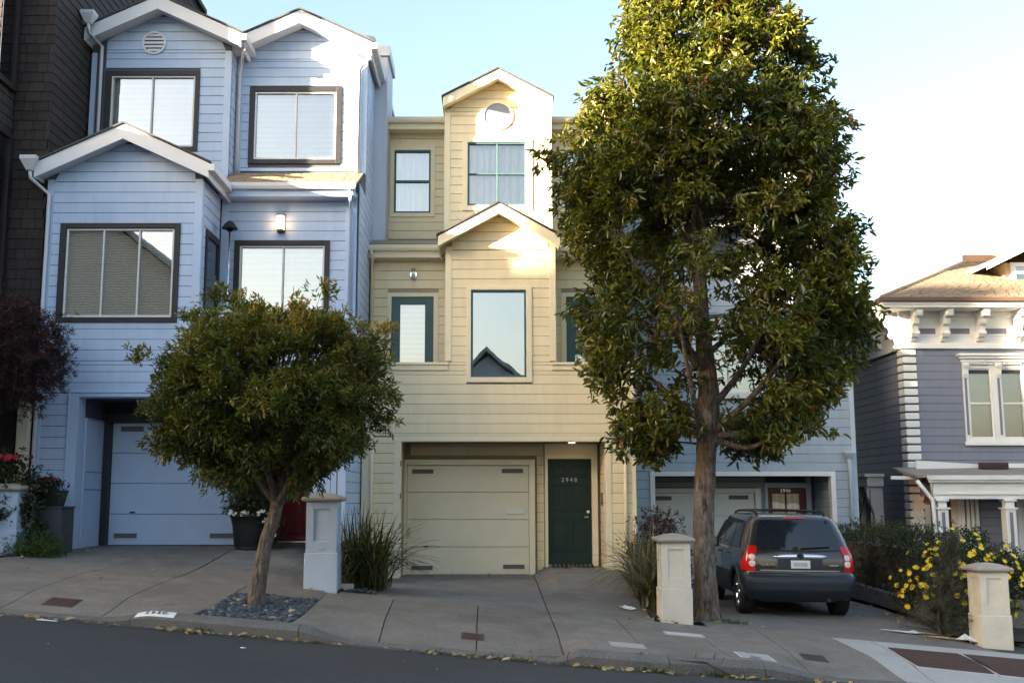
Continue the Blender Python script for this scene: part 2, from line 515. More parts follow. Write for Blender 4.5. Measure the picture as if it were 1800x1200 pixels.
class MB:
    """collects geometry in world coordinates; build() links it as one mesh object"""

    def __init__(s):
        s.v, s.f = [], []

    def add(s, vs, fs):
        k = len(s.v)
        s.v += [tuple(p) for p in vs]
        s.f += [tuple(i + k for i in f) for f in fs]
        return s

    def box(s, x0, x1, y0, y1, z0, z1):
        if x1 < x0: x0, x1 = x1, x0
        if y1 < y0: y0, y1 = y1, y0
        if z1 < z0: z0, z1 = z1, z0
        return s.add([(x0, y0, z0), (x1, y0, z0), (x1, y1, z0), (x0, y1, z0), (x0, y0, z1), (x1, y0, z1), (x1, y1, z1), (x0, y1, z1)],
                     [(0, 3, 2, 1), (4, 5, 6, 7), (0, 1, 5, 4), (1, 2, 6, 5), (2, 3, 7, 6), (3, 0, 4, 7)])

    def prism(s, poly, y0, y1):
        """poly in (x, z), counter-clockwise seen from -Y; extruded from y0 to y1"""
        n = len(poly)
        a = sum(poly[i][0] * poly[(i + 1) % n][1] - poly[(i + 1) % n][0] * poly[i][1] for i in range(n))
        if a < 0:
            poly = poly[::-1]
        vs = [(x, y0, z) for x, z in poly] + [(x, y1, z) for x, z in poly]
        fs = [tuple(range(n)), tuple(range(2 * n - 1, n - 1, -1))]
        fs += [(i, i + n, (i + 1) % n + n, (i + 1) % n) for i in range(n)]
        return s.add(vs, fs)

    def prism_x(s, poly, x0, x1):
        """poly in (y, z) extruded along x"""
        n = len(poly)
        a = sum(poly[i][0] * poly[(i + 1) % n][1] - poly[(i + 1) % n][0] * poly[i][1] for i in range(n))
        if a < 0:
            poly = poly[::-1]
        vs = [(x0, y, z) for y, z in poly] + [(x1, y, z) for y, z in poly]
        fs = [tuple(range(n - 1, -1, -1)), tuple(range(n, 2 * n))]
        fs += [(i, (i + 1) % n, (i + 1) % n + n, i + n) for i in range(n)]
        return s.add(vs, fs)

    def prism_z(s, poly, z0, z1):
        n = len(poly)
        a = sum(poly[i][0] * poly[(i + 1) % n][1] - poly[(i + 1) % n][0] * poly[i][1] for i in range(n))
        if a < 0:
            poly = poly[::-1]
        vs = [(x, y, z0) for x, y in poly] + [(x, y, z1) for x, y in poly]
        fs = [tuple(range(n - 1, -1, -1)), tuple(range(n, 2 * n))]
        fs += [(i, (i + 1) % n, (i + 1) % n + n, i + n) for i in range(n)]
        return s.add(vs, fs)

    def slab(s, quad, t):
        """a sheet through 4 points, thickened by vector t"""
        t = Vector(t)
        a = [Vector(q) for q in quad]
        vs = a + [p + t for p in a]
        return s.add(vs, [(0, 1, 2, 3), (7, 6, 5, 4), (0, 4, 5, 1), (1, 5, 6, 2), (2, 6, 7, 3), (3, 7, 4, 0)])

    def tube(s, path, r, n=8, cap=True):
        path = [Vector(p) for p in path]
        rs = r if isinstance(r, (list, tuple)) else [r] * len(path)
        rings = []
        up = Vector((0, 0, 1))
        for i, p in enumerate(path):
            d = (path[min(i + 1, len(path) - 1)] - path[max(i - 1, 0)]).normalized()
            ref = up if abs(d.z) < .9 else Vector((1, 0, 0))
            a = d.cross(ref).normalized()
            b = d.cross(a).normalized()
            rings.append([p + (a * math.cos(2 * math.pi * k / n) + b * math.sin(2 * math.pi * k / n)) * rs[i] for k in range(n)])
        vs = [q for rg in rings for q in rg]
        fs = []
        for i in range(len(path) - 1):
            for k in range(n):
                k2 = (k + 1) % n
                fs.append((i * n + k, i * n + k2, (i + 1) * n + k2, (i + 1) * n + k))
        if cap:
            fs.append(tuple(range(n - 1, -1, -1)))
            m = (len(path) - 1) * n
            fs.append(tuple(range(m, m + n)))
        return s.add(vs, fs)

    def lathe(s, prof, c, n=24, axis='Z'):
        """prof: (r, h) pairs; closed at both ends"""
        vs, fs = [], []
        for r, h in prof:
            for k in range(n):
                a = 2 * math.pi * k / n
                if axis == 'Z':
                    vs.append((c[0] + r * math.cos(a), c[1] + r * math.sin(a), c[2] + h))
                elif axis == 'Y':
                    vs.append((c[0] + r * math.cos(a), c[1] + h, c[2] + r * math.sin(a)))
                else:
                    vs.append((c[0] + h, c[1] + r * math.cos(a), c[2] + r * math.sin(a)))
        for i in range(len(prof) - 1):
            for k in range(n):
                k2 = (k + 1) % n
                fs.append((i * n + k, i * n + k2, (i + 1) * n + k2, (i + 1) * n + k))
        fs.append(tuple(range(n)))
        m = (len(prof) - 1) * n
        fs.append(tuple(range(m, m + n)))
        return s.add(vs, fs)

    def mesh(s, name, m):
        me = bpy.data.meshes.new(name)
        me.from_pydata(s.v, [], s.f)
        if m is not None:
            me.materials.append(m)
        return me

    def build(s, name, m, parent=None, bevel=0.0, smooth=False, fixn=False):
        me = s.mesh(name, m)
        if fixn:
            bm = bmesh.new()
            bm.from_mesh(me)
            bmesh.ops.recalc_face_normals(bm, faces=bm.faces)
            bm.to_mesh(me)
            bm.free()
        if smooth:
            me.polygons.foreach_set('use_smooth', [True] * len(me.polygons))
        o = bpy.data.objects.new(name, me)
        if bevel:
            b = o.modifiers.new('bevel', 'BEVEL')
            b.width = bevel
            b.segments = 2
            b.limit_method = 'ANGLE'
        return link(o, parent)


def text_obj(name, s, size, m, parent, loc, rot, depth=.004, spacing=1.1):
    cu = bpy.data.curves.new(name, 'FONT')
    cu.body = s
    cu.size = size
    cu.extrude = depth
    cu.align_x = 'CENTER'
    cu.align_y = 'CENTER'
    cu.space_character = spacing
    tmp = bpy.data.objects.new(name + '_tmp', cu)
    COL.objects.link(tmp)
    dg = bpy.context.evaluated_depsgraph_get()
    me = bpy.data.meshes.new_from_object(tmp.evaluated_get(dg))
    bpy.data.objects.remove(tmp)
    mw = Matrix.Translation(loc) @ rot.to_4x4()
    me.transform(mw)
    me.name = name
    me.materials.clear()
    me.materials.append(m)
    o = bpy.data.objects.new(name, me)
    return link(o, parent)


FRONT = Matrix.Rotation(math.pi / 2, 3, 'X')          # text facing -Y


class Siding:
    """lap boards, each its own object; the shortest past 300 are joined into one part"""

    def __init__(s, root, m):
        s.root, s.m, s.items, s.rnd = root, m, [], random.Random(len(bpy.data.objects))

    def wall(s, plane, c, u0, u1, z0, z1, holes=(), sp=.185, zref=0.0, left=None, right=None, t=.018, gap=.008):
        """plane 'F': facing -Y at y=c, u = x.  'R': facing +X at x=c, u = y.  'L': facing -X at x=c."""
        k0 = math.floor((z0 - zref) / sp)
        k = k0
        while zref + k * sp < z1 - .01:
            a, b = max(z0, zref + k * sp), min(z1, zref + (k + 1) * sp)
            k += 1
            if b - a < .02:
                continue
            mid = (a + b) / 2
            lo = (left(a), left(b)) if left else (u0, u0)
            hi = (right(a), right(b)) if right else (u1, u1)
            if max(hi) - min(lo) < .03:
                continue
            cuts = sorted([(h[0], h[1]) for h in holes if h[2] < mid < h[3]])
            segs = []
            cur = (lo[0], lo[1])
            for h0, h1 in cuts:
                if h0 > max(cur) + .02:
                    segs.append((cur, (h0, h0)))
                cur = (max(cur[0], h1), max(cur[1], h1))
            if min(hi) > min(cur) - .5 and max(hi) > max(cur) + .02:
                segs.append((cur, hi))
            cut = []
            for (l0, l1), (r0, r1) in segs:
                if min(r0, r1) - max(l0, l1) > 2.2 and s.rnd.random() < .45:      # butt joint in a long board
                    m_ = max(l0, l1) + (min(r0, r1) - max(l0, l1)) * s.rnd.uniform(.2, .8)
                    cut += [((l0, l1), (m_ - .0015, m_ - .0015)), ((m_ + .0015, m_ + .0015), (r0, r1))]
                else:
                    cut.append(((l0, l1), (r0, r1)))
            for (l0, l1), (r0, r1) in cut:
                if r1 < l1:
                    l1 = r1 = (l1 + r1) / 2
                if r0 - l0 < .02:
                    continue
                s.items.append((plane, c, l0, r0, l1, r1, a + gap, b, t))

    def make(s, it):
        plane, c, l0, r0, l1, r1, a, b, t = it
        ch = min(.012, (b - a) * .3)
        # profile: bottom, face, chamfered top
        def P(u, d, z):
            if plane == 'F':
                return (u, c - d, z)
            if plane == 'R':
                return (c + d, u, z)
            return (c - d, u, z)
        def lerp(p, q, z):
            return p + (q - p) * (z - a) / (b - a)
        vs = []
        for (d, z) in ((-.004, a), (t, a), (t * .95, b - ch), (t * .4, b), (-.004, b)):
            vs.append(P(lerp(l0, l1, z), d, z))
            vs.append(P(lerp(r0, r1, z), d, z))
        fs = [(0, 1, 3, 2), (2, 3, 5, 4), (4, 5, 7, 6), (6, 7, 9, 8), (0, 2, 4, 6, 8), (9, 7, 5, 3, 1)]
        if plane == 'L':
            fs = [f[::-1] for f in fs]
        if plane == 'R':
            pass
        return vs, fs

    def finish(s):
        its = sorted(s.items, key=lambda q: -(q[3] - q[2]))
        rest = MB()
        for i, it in enumerate(its):
            vs, fs = s.make(it)
            if i < 295:
                MB().add(vs, fs).build('siding_board', s.m, s.root, fixn=True)
            else:
                rest.add(vs, fs)
        if rest.v:
            o = rest.build('siding', s.m, s.root, fixn=True)
            o['kind'] = 'stuff'


def wall_holes(mb, x0, x1, z0, z1, y0, y1, holes):
    """a wall slab between y0 and y1 with rectangular holes (x0,x1,z0,z1)"""
    xs = sorted({x0, x1} | {h[0] for h in holes} | {h[1] for h in holes})
    xs = [x for x in xs if x0 <= x <= x1]
    for a, b in zip(xs, xs[1:]):
        m = (a + b) / 2
        hs = sorted([(h[2], h[3]) for h in holes if h[0] < m < h[1]])
        cur = z0
        for ha, hb in hs:
            if ha > cur:
                mb.box(a, b, y0, y1, cur, min(ha, z1))
            cur = max(cur, hb)
        if cur < z1:
            mb.box(a, b, y0, y1, cur, z1)


def frame_mb(x0, x1, z0, z1, wl, wr, wb, wt, y0, y1):
    """rectangular frame: outer x0..x1, z0..z1, members of given widths"""
    mb = MB()
    mb.box(x0, x0 + wl, y0, y1, z0, z1)
    mb.box(x1 - wr, x1, y0, y1, z0, z1)
    if wt: mb.box(x0 + wl, x1 - wr, y0, y1, z1 - wt, z1)
    if wb: mb.box(x0 + wl, x1 - wr, y0, y1, z0, z0 + wb)
    return mb


def window(root, Y, tx0, tx1, tz0, tz1, gx0, gx1, gz0, gz1, trim, sash, cols=(), rows=(), glass='glass', blind='blind', bar=.03, proud=.045, depth=.09, label=None, blind_gap=.05, blind_top=1.0):
    """trim outer t*, sash outer g*; the pane sits behind the wall face Y"""
    w = frame_mb(tx0, tx1, tz0, tz1, gx0 - tx0, tx1 - gx1, gz0 - tz0, tz1 - gz1, Y - proud, Y + .01).build('window', trim, root, bevel=.006)
    if label:
        w['label'] = label
    yf = Y - proud + .03
    s = frame_mb(gx0 + .002, gx1 - .002, gz0 + .002, gz1 - .002, .035, .035, .04, .035, yf, Y + depth)
    for c in cols:
        s.box(c - bar / 2, c + bar / 2, yf + .004, Y + depth - .004, gz0 + .03, gz1 - .03)
    for r in rows:
        s.box(gx0 + .03, gx1 - .03, yf + .008, Y + depth - .008, r - bar / 2, r + bar / 2)
    s.build('sash', sash, w, bevel=.003)
    xs = [gx0 + .03] + list(cols) + [gx1 - .03]
    zs = [gz0 + .03] + list(rows) + [gz1 - .03]
    for a, b in zip(xs, xs[1:]):
        for c, d in zip(zs, zs[1:]):
            MB().box(a + .004, b - .004, Y + .03, Y + .036, c + .004, d - .004).build('pane', M[glass], w)
    if blind == 'room':
        r = MB()
        yb = Y + 1.2
        r.box(gx0 - .1, gx1 + .1, yb, yb + .02, gz0 - .1, gz1 + .1)
        r.box(gx0 - .12, gx0 - .1, Y + .1, yb, gz0 - .1, gz1 + .1)
        r.box(gx1 + .1, gx1 + .12, Y + .1, yb, gz0 - .1, gz1 + .1)
        r.box(gx0 - .1, gx1 + .1, Y + .1, yb, gz0 - .12, gz0 - .1)
        r.box(gx0 - .1, gx1 + .1, Y + .1, yb, gz1 + .1, gz1 + .12)
        r.build('interior', M['room'], w)
    elif blind == 'curtain':
        n = 60
        mb = MB()
        vs, fs = [], []
        for i in range(n + 1):
            x = gx0 + (gx1 - gx0) * i / n
            y = Y + .14 + .03 * math.sin(x * 45 + 2 * math.sin(x * 7)) + .015 * math.sin(x * 95)
            vs += [(x, y, gz0 - .02), (x, y + .012 * math.sin(x * 30), gz1 + .02)]
        for i in range(n):
            fs.append((2 * i, 2 * i + 2, 2 * i + 3, 2 * i + 1))
        mb.add(vs, fs).build('curtain', M['curtain'], w, smooth=True)
    elif blind:
        b = MB()
        n = max(3, int((gz1 - gz0) / .28))
        for i in range(n):
            a0 = gz0 - .02 + (gz1 - gz0 + .04) * i / n
            a1 = gz0 - .02 + (gz1 - gz0 + .04) * (i + 1) / n
            b.slab([(gx0 - .02, Y + depth + blind_gap - .012, a0), (gx1 + .02, Y + depth + blind_gap - .012, a0), (gx1 + .02, Y + depth + blind_gap, a1), (gx0 - .02, Y + depth + blind_gap, a1)], (0, .006, 0))
        b.build('blind', M[blind], w, fixn=True)
    return w


def gable(root, xl, zl, xa, za, xr, zr, yf, yb, th, wallm, roofm, trimm, ov):
    """gable roof seen end-on: rake boards in plane yf, roof back to yb, soffit under it; ov = overhang to the wall"""
    for (xe, ze, s) in ((xl, zl, -1), (xr, zr, 1)):
        poly = [(xe, ze), (xa, za), (xa, za - th * 1.04), (xe, ze - th)]
        MB().prism(poly, yf, yf + .04).build('rake_board', trimm, root, bevel=.004)
    so_ = MB()
    rf = MB()
    for (xe, ze, s) in ((xl, zl, -1), (xr, zr, 1)):
        q = [(xe, yf + .042, ze - th * .82), (xa, yf + .042, za - th * .84), (xa, yb - .1, za - th * .84), (xe, yb - .1, ze - th * .82)]
        so_.slab(q, (0, 0, .02))
        q = [(xe + s * .03, yf - .03, ze + .003), (xa, yf - .03, za + .003 + .0), (xa, yb, za + .003), (xe + s * .03, yb, ze + .003)]
        rf.slab(q, (0, 0, .03))
        # eave fascia along the side
        xq = xe - s * .001
        so_.box(xq - s * .03, xq, yf + .042, yb, ze - th, ze - .005)
    so_.build('soffit', trimm, root, fixn=True)
    rf.build('roof', roofm, root, fixn=True)


def gutter(root, x0, x1, y, z, m, d=.11, hgt=.11):
    """eaves gutter along x, front face at y"""
    p = [(y, z + hgt), (y + .01, z + .045), (y + .035, z), (y + d, z), (y + d, z + hgt), (y + d - .008, z + hgt), (y + d - .008, z + .012), (y + .04, z + .012), (y + .018, z + .05), (y + .012, z + hgt)]
    return MB().prism_x(p, x0, x1).build('gutter', m, root, fixn=True)


def downspout(root, path, m, r=.035, name='downspout'):
    return MB().tube(path, r, 8).build(name, m, root, smooth=True)


def hopper(root, x, y, z, m, w=.12, h=.2):
    mb = MB()
    vs = []
    for (hw, zz) in ((w, z + h), (w, z + h * .75), (w * .38, z)):
        vs += [(x - hw, y - hw, zz), (x + hw, y - hw, zz), (x + hw, y + hw * .9, zz), (x - hw, y + hw * .9, zz)]
    fs = [(0, 1, 2, 3), (11, 10, 9, 8)]
    for i in range(2):
        for k in range(4):
            fs.append((i * 4 + k, (i + 1) * 4 + k, (i + 1) * 4 + (k + 1) % 4, i * 4 + (k + 1) % 4))
    return mb.add(vs, fs).build('rainwater_head', m, root, fixn=True)


def shingle_rows(quad, rows, per, t=.012, seed=1):
    """quad: eave-left, eave-right, top-right, top-left; returns MB with overlapping tabs"""
    rnd = random.Random(seed)
    a, b, c, d = [Vector(q) for q in quad]
    nrm = (b - a).cross(d - a).normalized()
    mb = MB()
    for i in range(rows):
        v0, v1 = i / rows, min(1, (i + 1.25) / rows)
        u = -rnd.random() / per
        while u < 1:
            w = (.6 + .8 * rnd.random()) / per
            u0, u1 = max(0, u), min(1, u + w - .08 / per)
            u += w
            if u1 - u0 < .01 / per:
                continue
            j = rnd.uniform(-.15, .1) / rows
            def P(uu, vv, o):
                vv = max(0, min(1, vv))
                return a.lerp(b, uu).lerp(d.lerp(c, uu), vv) + nrm * o
            q = [P(u0, v0 + j if i else 0, t + .006), P(u1, v0 + j if i else 0, t + .006), P(u1, v1, .002), P(u0, v1, .002)]
            mb.slab(q, -nrm * t)
    return mb

# ================================================================== SETTING
def sheet(name, xs, ys, zf, m, parent=None, kind='structure'):
    vs = [(x, y, zf(x, y)) for y in ys for x in xs]
    n = len(xs)
    fs = [(j * n + i, j * n + i + 1, (j + 1) * n + i + 1, (j + 1) * n + i) for j in range(len(ys) - 1) for i in range(n - 1)]
    o = MB().add(vs, fs).build(name, m, parent, smooth=True)
    if kind and parent is None:
        o['kind'] = kind
    return o


def frange(a, b, s):
    n = max(1, round((b - a) / s))
    return [a + (b - a) * i / n for i in range(n + 1)]


sheet('ground', [-1500, -400, -150] + frange(-60, 60, 6) + [150, 400, 1500], [-1500, -300, -80, -40] + frange(-20, 40, 5) + [80, 300, 1500],
      lambda x, y: street_h(x) - .6, M['soil'])
# the roadway follows the curb line
_xs = frange(-70, -14, 4) + frange(-13.5, 16, .5) + frange(18, 70, 4)
_n = 14
_vs = [(x, 1.6 + (curb_y(x) + .02 - 1.6) * j / _n, street_h(x) + .035 * math.sin(math.pi * j / _n) - .002) for j in range(_n + 1) for x in _xs]
_m = len(_xs)
o = MB().add(_vs, [(j * _m + i, j * _m + i + 1, (j + 1) * _m + i + 1, (j + 1) * _m + i) for j in range(_n) for i in range(_m - 1)]).build('street', M['asphalt'], None, smooth=True)
o['kind'] = 'structure'
sheet('opposite_pavement', frange(-70, 70, 5), [-6, -2, 1.6], lambda x, y: street_h(x) + .12, M['concrete'])

walk = sheet('sidewalk', frange(-14, 16, .4), frange(12.62, 26, .5), lambda x, y: ground(x, y) - .03, M['joint'])


def paving(x0a, x1a, x0b, x1b, y0, y1, m, parent=walk, name='slab', lift=0.0, gap=.007):
    """one paving slab: front edge x0a..x1a at y0, back edge x0b..x1b at y1 (y0 None: behind the curb)"""
    nx, ny = max(2, int(abs(x1a - x0a) / .25)), max(2, int((y1 - (y0 or 12.7)) / .3))
    top, vs, fs = [], [], []
    for j in range(ny + 1):
        t = j / ny
        for i in range(nx + 1):
            s = i / nx
            xa, xb = x0a + gap, x1a - gap
            xc, xd = x0b + gap, x1b - gap
            x = (xa + (xb - xa) * s) * (1 - t) + (xc + (xd - xc) * s) * t
            ys = (y0 + gap) if y0 else curb_y(x) + .165 + gap
            y = ys + (y1 - gap - ys) * t
            vs.append((x, y, ground(x, y) + lift))
    W_ = nx + 1
    for j in range(ny):
        for i in range(nx):
            fs.append((j * W_ + i, j * W_ + i + 1, (j + 1) * W_ + i + 1, (j + 1) * W_ + i))
    rim = [i for i in range(nx + 1)] + [j * W_ + nx for j in range(1, ny + 1)] + [ny * W_ + i for i in range(nx - 1, -1, -1)] + [j * W_ for j in range(ny - 1, 0, -1)]
    k = len(vs)
    for r in rim:
        v = vs[r]
        vs.append((v[0], v[1], v[2] - .06))
    n = len(rim)
    for i in range(n):
        fs.append((rim[i], k + i, k + (i + 1) % n, rim[(i + 1) % n]))
    return MB().add(vs, fs).build(name, m, parent)


XL_ = [-13.0, -11.4, -10.0, -8.5, -7.05, -5.55, -4.41, -3.36]
for a, b in zip(XL_, XL_[1:]):
    paving(a, b, a, b, None, 15.4, M['concrete'])
paving(-3.36, -2.25, -3.34, -2.25, 14.75, 15.4, M['concrete'])
XR_ = [(-2.25, -2.25), (-1.26, -1.33), (-.16, -.17), (.83, .80), (1.82, 1.71), (2.80, 2.67), (3.7, 3.66), (4.83, 4.66)]
for (a, c), (b, d) in zip(XR_, XR_[1:]):
    paving(a, b, c, d, None, 15.4, M['concrete'])
# light new concrete round the vault grates
for args in ((4.83, 5.2, 4.66, 5.2, None, 15.4), (5.2, 7.2, 5.2, 7.2, None, 13.8), (5.2, 7.2, 5.2, 7.2, 14.95, 15.4), (7.2, 9.0, 7.2, 9.0, None, 15.4), (9.0, 11, 9.0, 11, None, 15.4), (11, 13, 11, 13, None, 15.4), (13, 15, 13, 15, None, 15.4)):
    paving(*args, M['concrete_new'])
# driveways
for args in ((-7.2, -5.55, -7.2, -5.5, 15.4, 19.75), (-5.55, -4.41, -5.5, -4.37, 15.4, 19.75), (-4.41, -2.28, -4.37, -2.6, 15.4, 17.4), (-4.37, -2.6, -4.37, -2.5, 17.4, 20.2)):
    paving(*args, M['concrete'])
for args in ((-2.1, .80, -2.3, .82, 15.4, 21.55), (.80, 2.28, .82, 2.28, 15.4, 19.2), (.82, 2.28, .82, 2.4, 19.2, 21.6)):
    paving(*args, M['concrete'])
for args in ((3.0, 4.76, 3.0, 4.76, 15.4, 16.1), (4.76, 7.0, 4.76, 6.9, 15.4, 16.1), (3.0, 4.76, 3.0, 4.76, 16.1, 20.5), (4.76, 6.9, 4.76, 6.8, 16.1, 20.5), (3.0, 6.8, 3.0, 6.8, 20.5, 25.4)):
    paving(*args, M['concrete_dark'])
for args in ((7.75, 10, 7.75, 10, 15.4, 18.0), (10, 13, 10, 13, 15.4, 18.0)):
    paving(*args, M['concrete'])
# curb
curb = empty('curb', (0, 12.5, 0), kind='structure')
CX = [-14, -11.5, -9, -6.8, -4.85, -4.02, -2.14, -.6, .86, 2.0, 3.1, 4.6, 6.4, 8.2, 10.5, 13, 15.5]
for a, b in zip(CX, CX[1:]):
    xs = frange(a + .004, b - .004, .12)
    vs, fs = [], []
    for x in xs:
        yc, st = curb_y(x), street_h(x)
        z = st + curb_h(x)
        zt = ground(x, yc + .165)
        ch_ = z - st
        for (dy, zz) in ((0, st - .08), (0, st + ch_ * .62), (.018, st + ch_ * .72), (.05, st + ch_ * .82), (.165, zt), (.165, st - .08)):
            vs.append((x, yc + dy, zz))
    for i in range(len(xs) - 1):
        for k in range(6):
            k2 = (k + 1) % 6
            fs.append((i * 6 + k, (i + 1) * 6 + k, (i + 1) * 6 + k2, i * 6 + k2))
    fs.append(tuple(range(6)))
    fs.append(tuple(range(len(vs) - 1, len(vs) - 7, -1)))
    MB().add(vs, fs).build('curb_stone', M['curb'], curb, fixn=True)
# painted house number on top of the curb
numroot = empty('painted_house_number', (-3.9, 12.58, ground(-3.9, 12.58)), 'white painted rectangle with black digits on top of the curb by the pebble bed', 'number')
_vs, _fs = [], []
for i in range(9):
    x = -3.98 + .44 * i / 8
    for dy in (.022, .052, .155):
        yc, st, ch_ = curb_y(x), street_h(x), curb_h(x)
        zt = ground(x, yc + .165)
        zz = st + ch_ * (.72 + .10 * (dy - .018) / .032) if dy < .05 else st + ch_ * .82 + (zt - st - ch_ * .82) * (dy - .05) / .115
        _vs.append((x, yc + dy, zz + .004))
for i in range(8):
    _fs += [(3 * i, 3 * i + 3, 3 * i + 4, 3 * i + 1), (3 * i + 1, 3 * i + 4, 3 * i + 5, 3 * i + 2)]
MB().add(_vs, _fs).build('white_patch', M['white'], numroot)
sl = math.atan(-.086 + (curb_h(-3.5) - curb_h(-3.95)) / .45)
_ch = curb_h(-3.76)
_tilt = math.atan((ground(-3.76, 12.665) - street_h(-3.76) - _ch * .82) / .115)
text_obj('digits', '2950', .105, M['black'], numroot, Vector((-3.76, 12.595, street_h(-3.76) + _ch * .82 + .045 * math.tan(_tilt) + .009)), Matrix.Rotation(-sl, 3, 'Y') @ Matrix.Rotation(_tilt, 3, 'X'), .001, 1.25)

# tree pit with dark pebbles
pit = sheet('tree_pit', frange(-3.36, -2.25, .2), frange(12.66, 14.76, .2), lambda x, y: ground(x, y) - .045, M['soil'])
peb = []
rp = random.Random(3)
M['pebble'] = mat('dark_pebble', (.055, .068, .085), .5, .25, 12, rand=.45)
M['pebble_p'] = mat('pale_pebble', (.34, .30, .25), .6, .25, 12, rand=.2)
for k in range(6):
    bm = bmesh.new()
    bmesh.ops.create_icosphere(bm, subdivisions=1, radius=1)
    for v in bm.verts:
        v.co *= 1 + rp.uniform(-.16, .16)
        v.co.z *= .55
        v.co.y *= .75
    me = bpy.data.meshes.new('pebble')
    bm.to_mesh(me)
    bm.free()
    me.materials.append(M['pebble'])
    me.polygons.foreach_set('use_smooth', [True] * len(me.polygons))
    peb.append(me)
peb_p = peb[0].copy()
peb_p.materials.clear()
peb_p.materials.append(M['pebble_p'])


def pebbles(parent, n, x0, x1, y0, y1, r0, r1, dz=.0):
    pts = []
    tries = 0
    while len(pts) < n and tries < 9000:
        tries += 1
        x, y, r = rp.uniform(x0, x1), rp.uniform(y0, y1), rp.uniform(r0, r1)
        if math.hypot(x + 2.93, y - 13.95) < .16:
            continue
        if all((x - a) ** 2 + (y - b) ** 2 > ((r + c) * .62) ** 2 for a, b, c in pts):
            pts.append((x, y, r))
    for x, y, r in pts:
        o = bpy.data.objects.new('pebble', peb_p if rp.random() < .035 else rp.choice(peb))
        o.location = (x, y, ground(x, y) - .02 + dz + rp.uniform(0, .025))
        o.scale = (r, r, r * rp.uniform(.7, 1.1))
        o.rotation_euler = (rp.uniform(-.35, .35), rp.uniform(-.35, .35), rp.uniform(0, 6))
        link(o, parent)


pebbles(pit, 295, -3.33, -2.28, 12.74, 14.73, .036, .072)
for _x, _y, _r in [(rp.uniform(-3.33, -2.28), rp.uniform(12.72, 14.72), rp.uniform(.04, .07)) for _ in range(0)]:
    pass
_under = MB()
for _i in range(1100):
    _x, _y, _r = rp.uniform(-3.34, -2.27), rp.uniform(12.72, 14.74), rp.uniform(.028, .052)
    if math.hypot(_x + 2.93, _y - 13.95) < .15:
        continue
    _z = ground(_x, _y) - .03 + rp.uniform(0, .012)
    me = peb[_i % 6]
    _ca, _sa = math.cos(_i), math.sin(_i)
    _under.add([(_x + _r * (v.co.x * _ca - v.co.y * _sa), _y + _r * (v.co.x * _sa + v.co.y * _ca), _z + _r * v.co.z) for v in me.vertices], [tuple(p.vertices) for p in me.polygons])
o = _under.build('pebble_bedding', M['pebble'], pit, smooth=True)
o['kind'] = 'stuff'
bed1 = sheet('gravel_bed', frange(-2.62, -1.62, .2), frange(15.75, 18.2, .3), lambda x, y: ground(x, y) + .012, M['soil'])
pebbles(bed1, 110, -2.2, -1.64, 15.8, 17.3, .03, .06, .03)
sheet('planting_bed', frange(2.28, 3.0, .2), frange(15.75, 23.5, .5), lambda x, y: ground(x, y) + .02, M['soil'])
sheet('hedge_bed', frange(6.85, 9.6, .3), frange(16.4, 24.5, .5), lambda x, y: ground(x, y) + .05, M['soil'])
sheet('planter_ground', frange(-11, -7.2, .4), frange(15.4, 18.4, .5), lambda x, y: ground(x, y) + .02, M['concrete'])


# ================================================================== OPPOSITE SIDE (behind the camera: seen in window reflections, shades the street)
def opp_house(x0, x1, yf, zr, ze, m, label, ridge_x=True, dp=12):
    zb = street_h((x0 + x1) / 2) - .6
    r = empty('opposite_house', ((x0 + x1) / 2, yf, zb), label, 'house', 'houses across the street')
    xm = (x0 + x1) / 2
    mb = MB()
    mb.box(x0, x1, yf - dp, yf, zb, ze)
    if ridge_x:
        mb.prism([(x0, ze), (x1, ze), (xm, zr - .15)], yf - dp, yf - .001)
    mb.build('wall', m, r)
    rf = MB()
    if ridge_x:
        k = (zr - ze) / (xm - x0)
        for s, xe in ((-1, x0 - .5), (1, x1 + .5)):
            rf.slab([(xe, yf + .5, ze - .5 * k), (xm, yf + .5, zr), (xm, yf - dp - .5, zr), (xe, yf - dp - .5, ze - .5 * k)], (0, 0, .2))
    else:
        rf.box(x0 - .4, x1 + .4, yf - dp - .4, yf + .4, ze + .003, zr)
    rf.build('roof', M['opp_roof'], r, fixn=True)
    n = max(2, int((x1 - x0) / 3))
    z = zb + 1.8
    while z + 2 < ze:
        for i in range(n):
            xc = x0 + (x1 - x0) * (i + .5) / n
            w = frame_mb(xc - .65, xc + .65, z, z + 1.7, .1, .1, .1, .1, yf + .002, yf + .07).build('window', M['white'], r)
            MB().box(xc - .55, xc + .55, yf + .004, yf + .02, z + .1, z + 1.6).build('pane', M['carglass'], w)
        z += 3
    return r


M['opp_roof'] = mat('pale_grey_roof', (.34, .34, .33), .9, .3, 9)
M['opp1'] = mat('opposite_wall_tan', (.55, .48, .40), .7, .06, 2)
M['opp2'] = mat('opposite_wall_grey', (.56, .56, .56), .7, .06, 2)
opp_house(-2.8, 2.6, -8, 8.35, 5.9, M['opp2'], 'low grey gabled house across the street mirrored in the tall cream window')
opp_house(-24.5, -9.0, -8, 13.9, 7.9, M['opp1'], 'tan gabled house across the street mirrored in the three pane window')
opp_house(-42.6, -25.5, -8, 17.0, 16.6, M['opp2'], 'flat roofed grey house uphill across the street', False)
blk = opp_house(-66, -43.5, -8, 17.8, 17.4, M['opp1'], 'flat roofed tan block uphill across the street', False)
MB().box(-49.2, -47.8, -9.1, -8.1, 17.3, 20.8).build('chimney', M['opp1'], blk)  # unseen stack, added to throw a shadow on the purple house


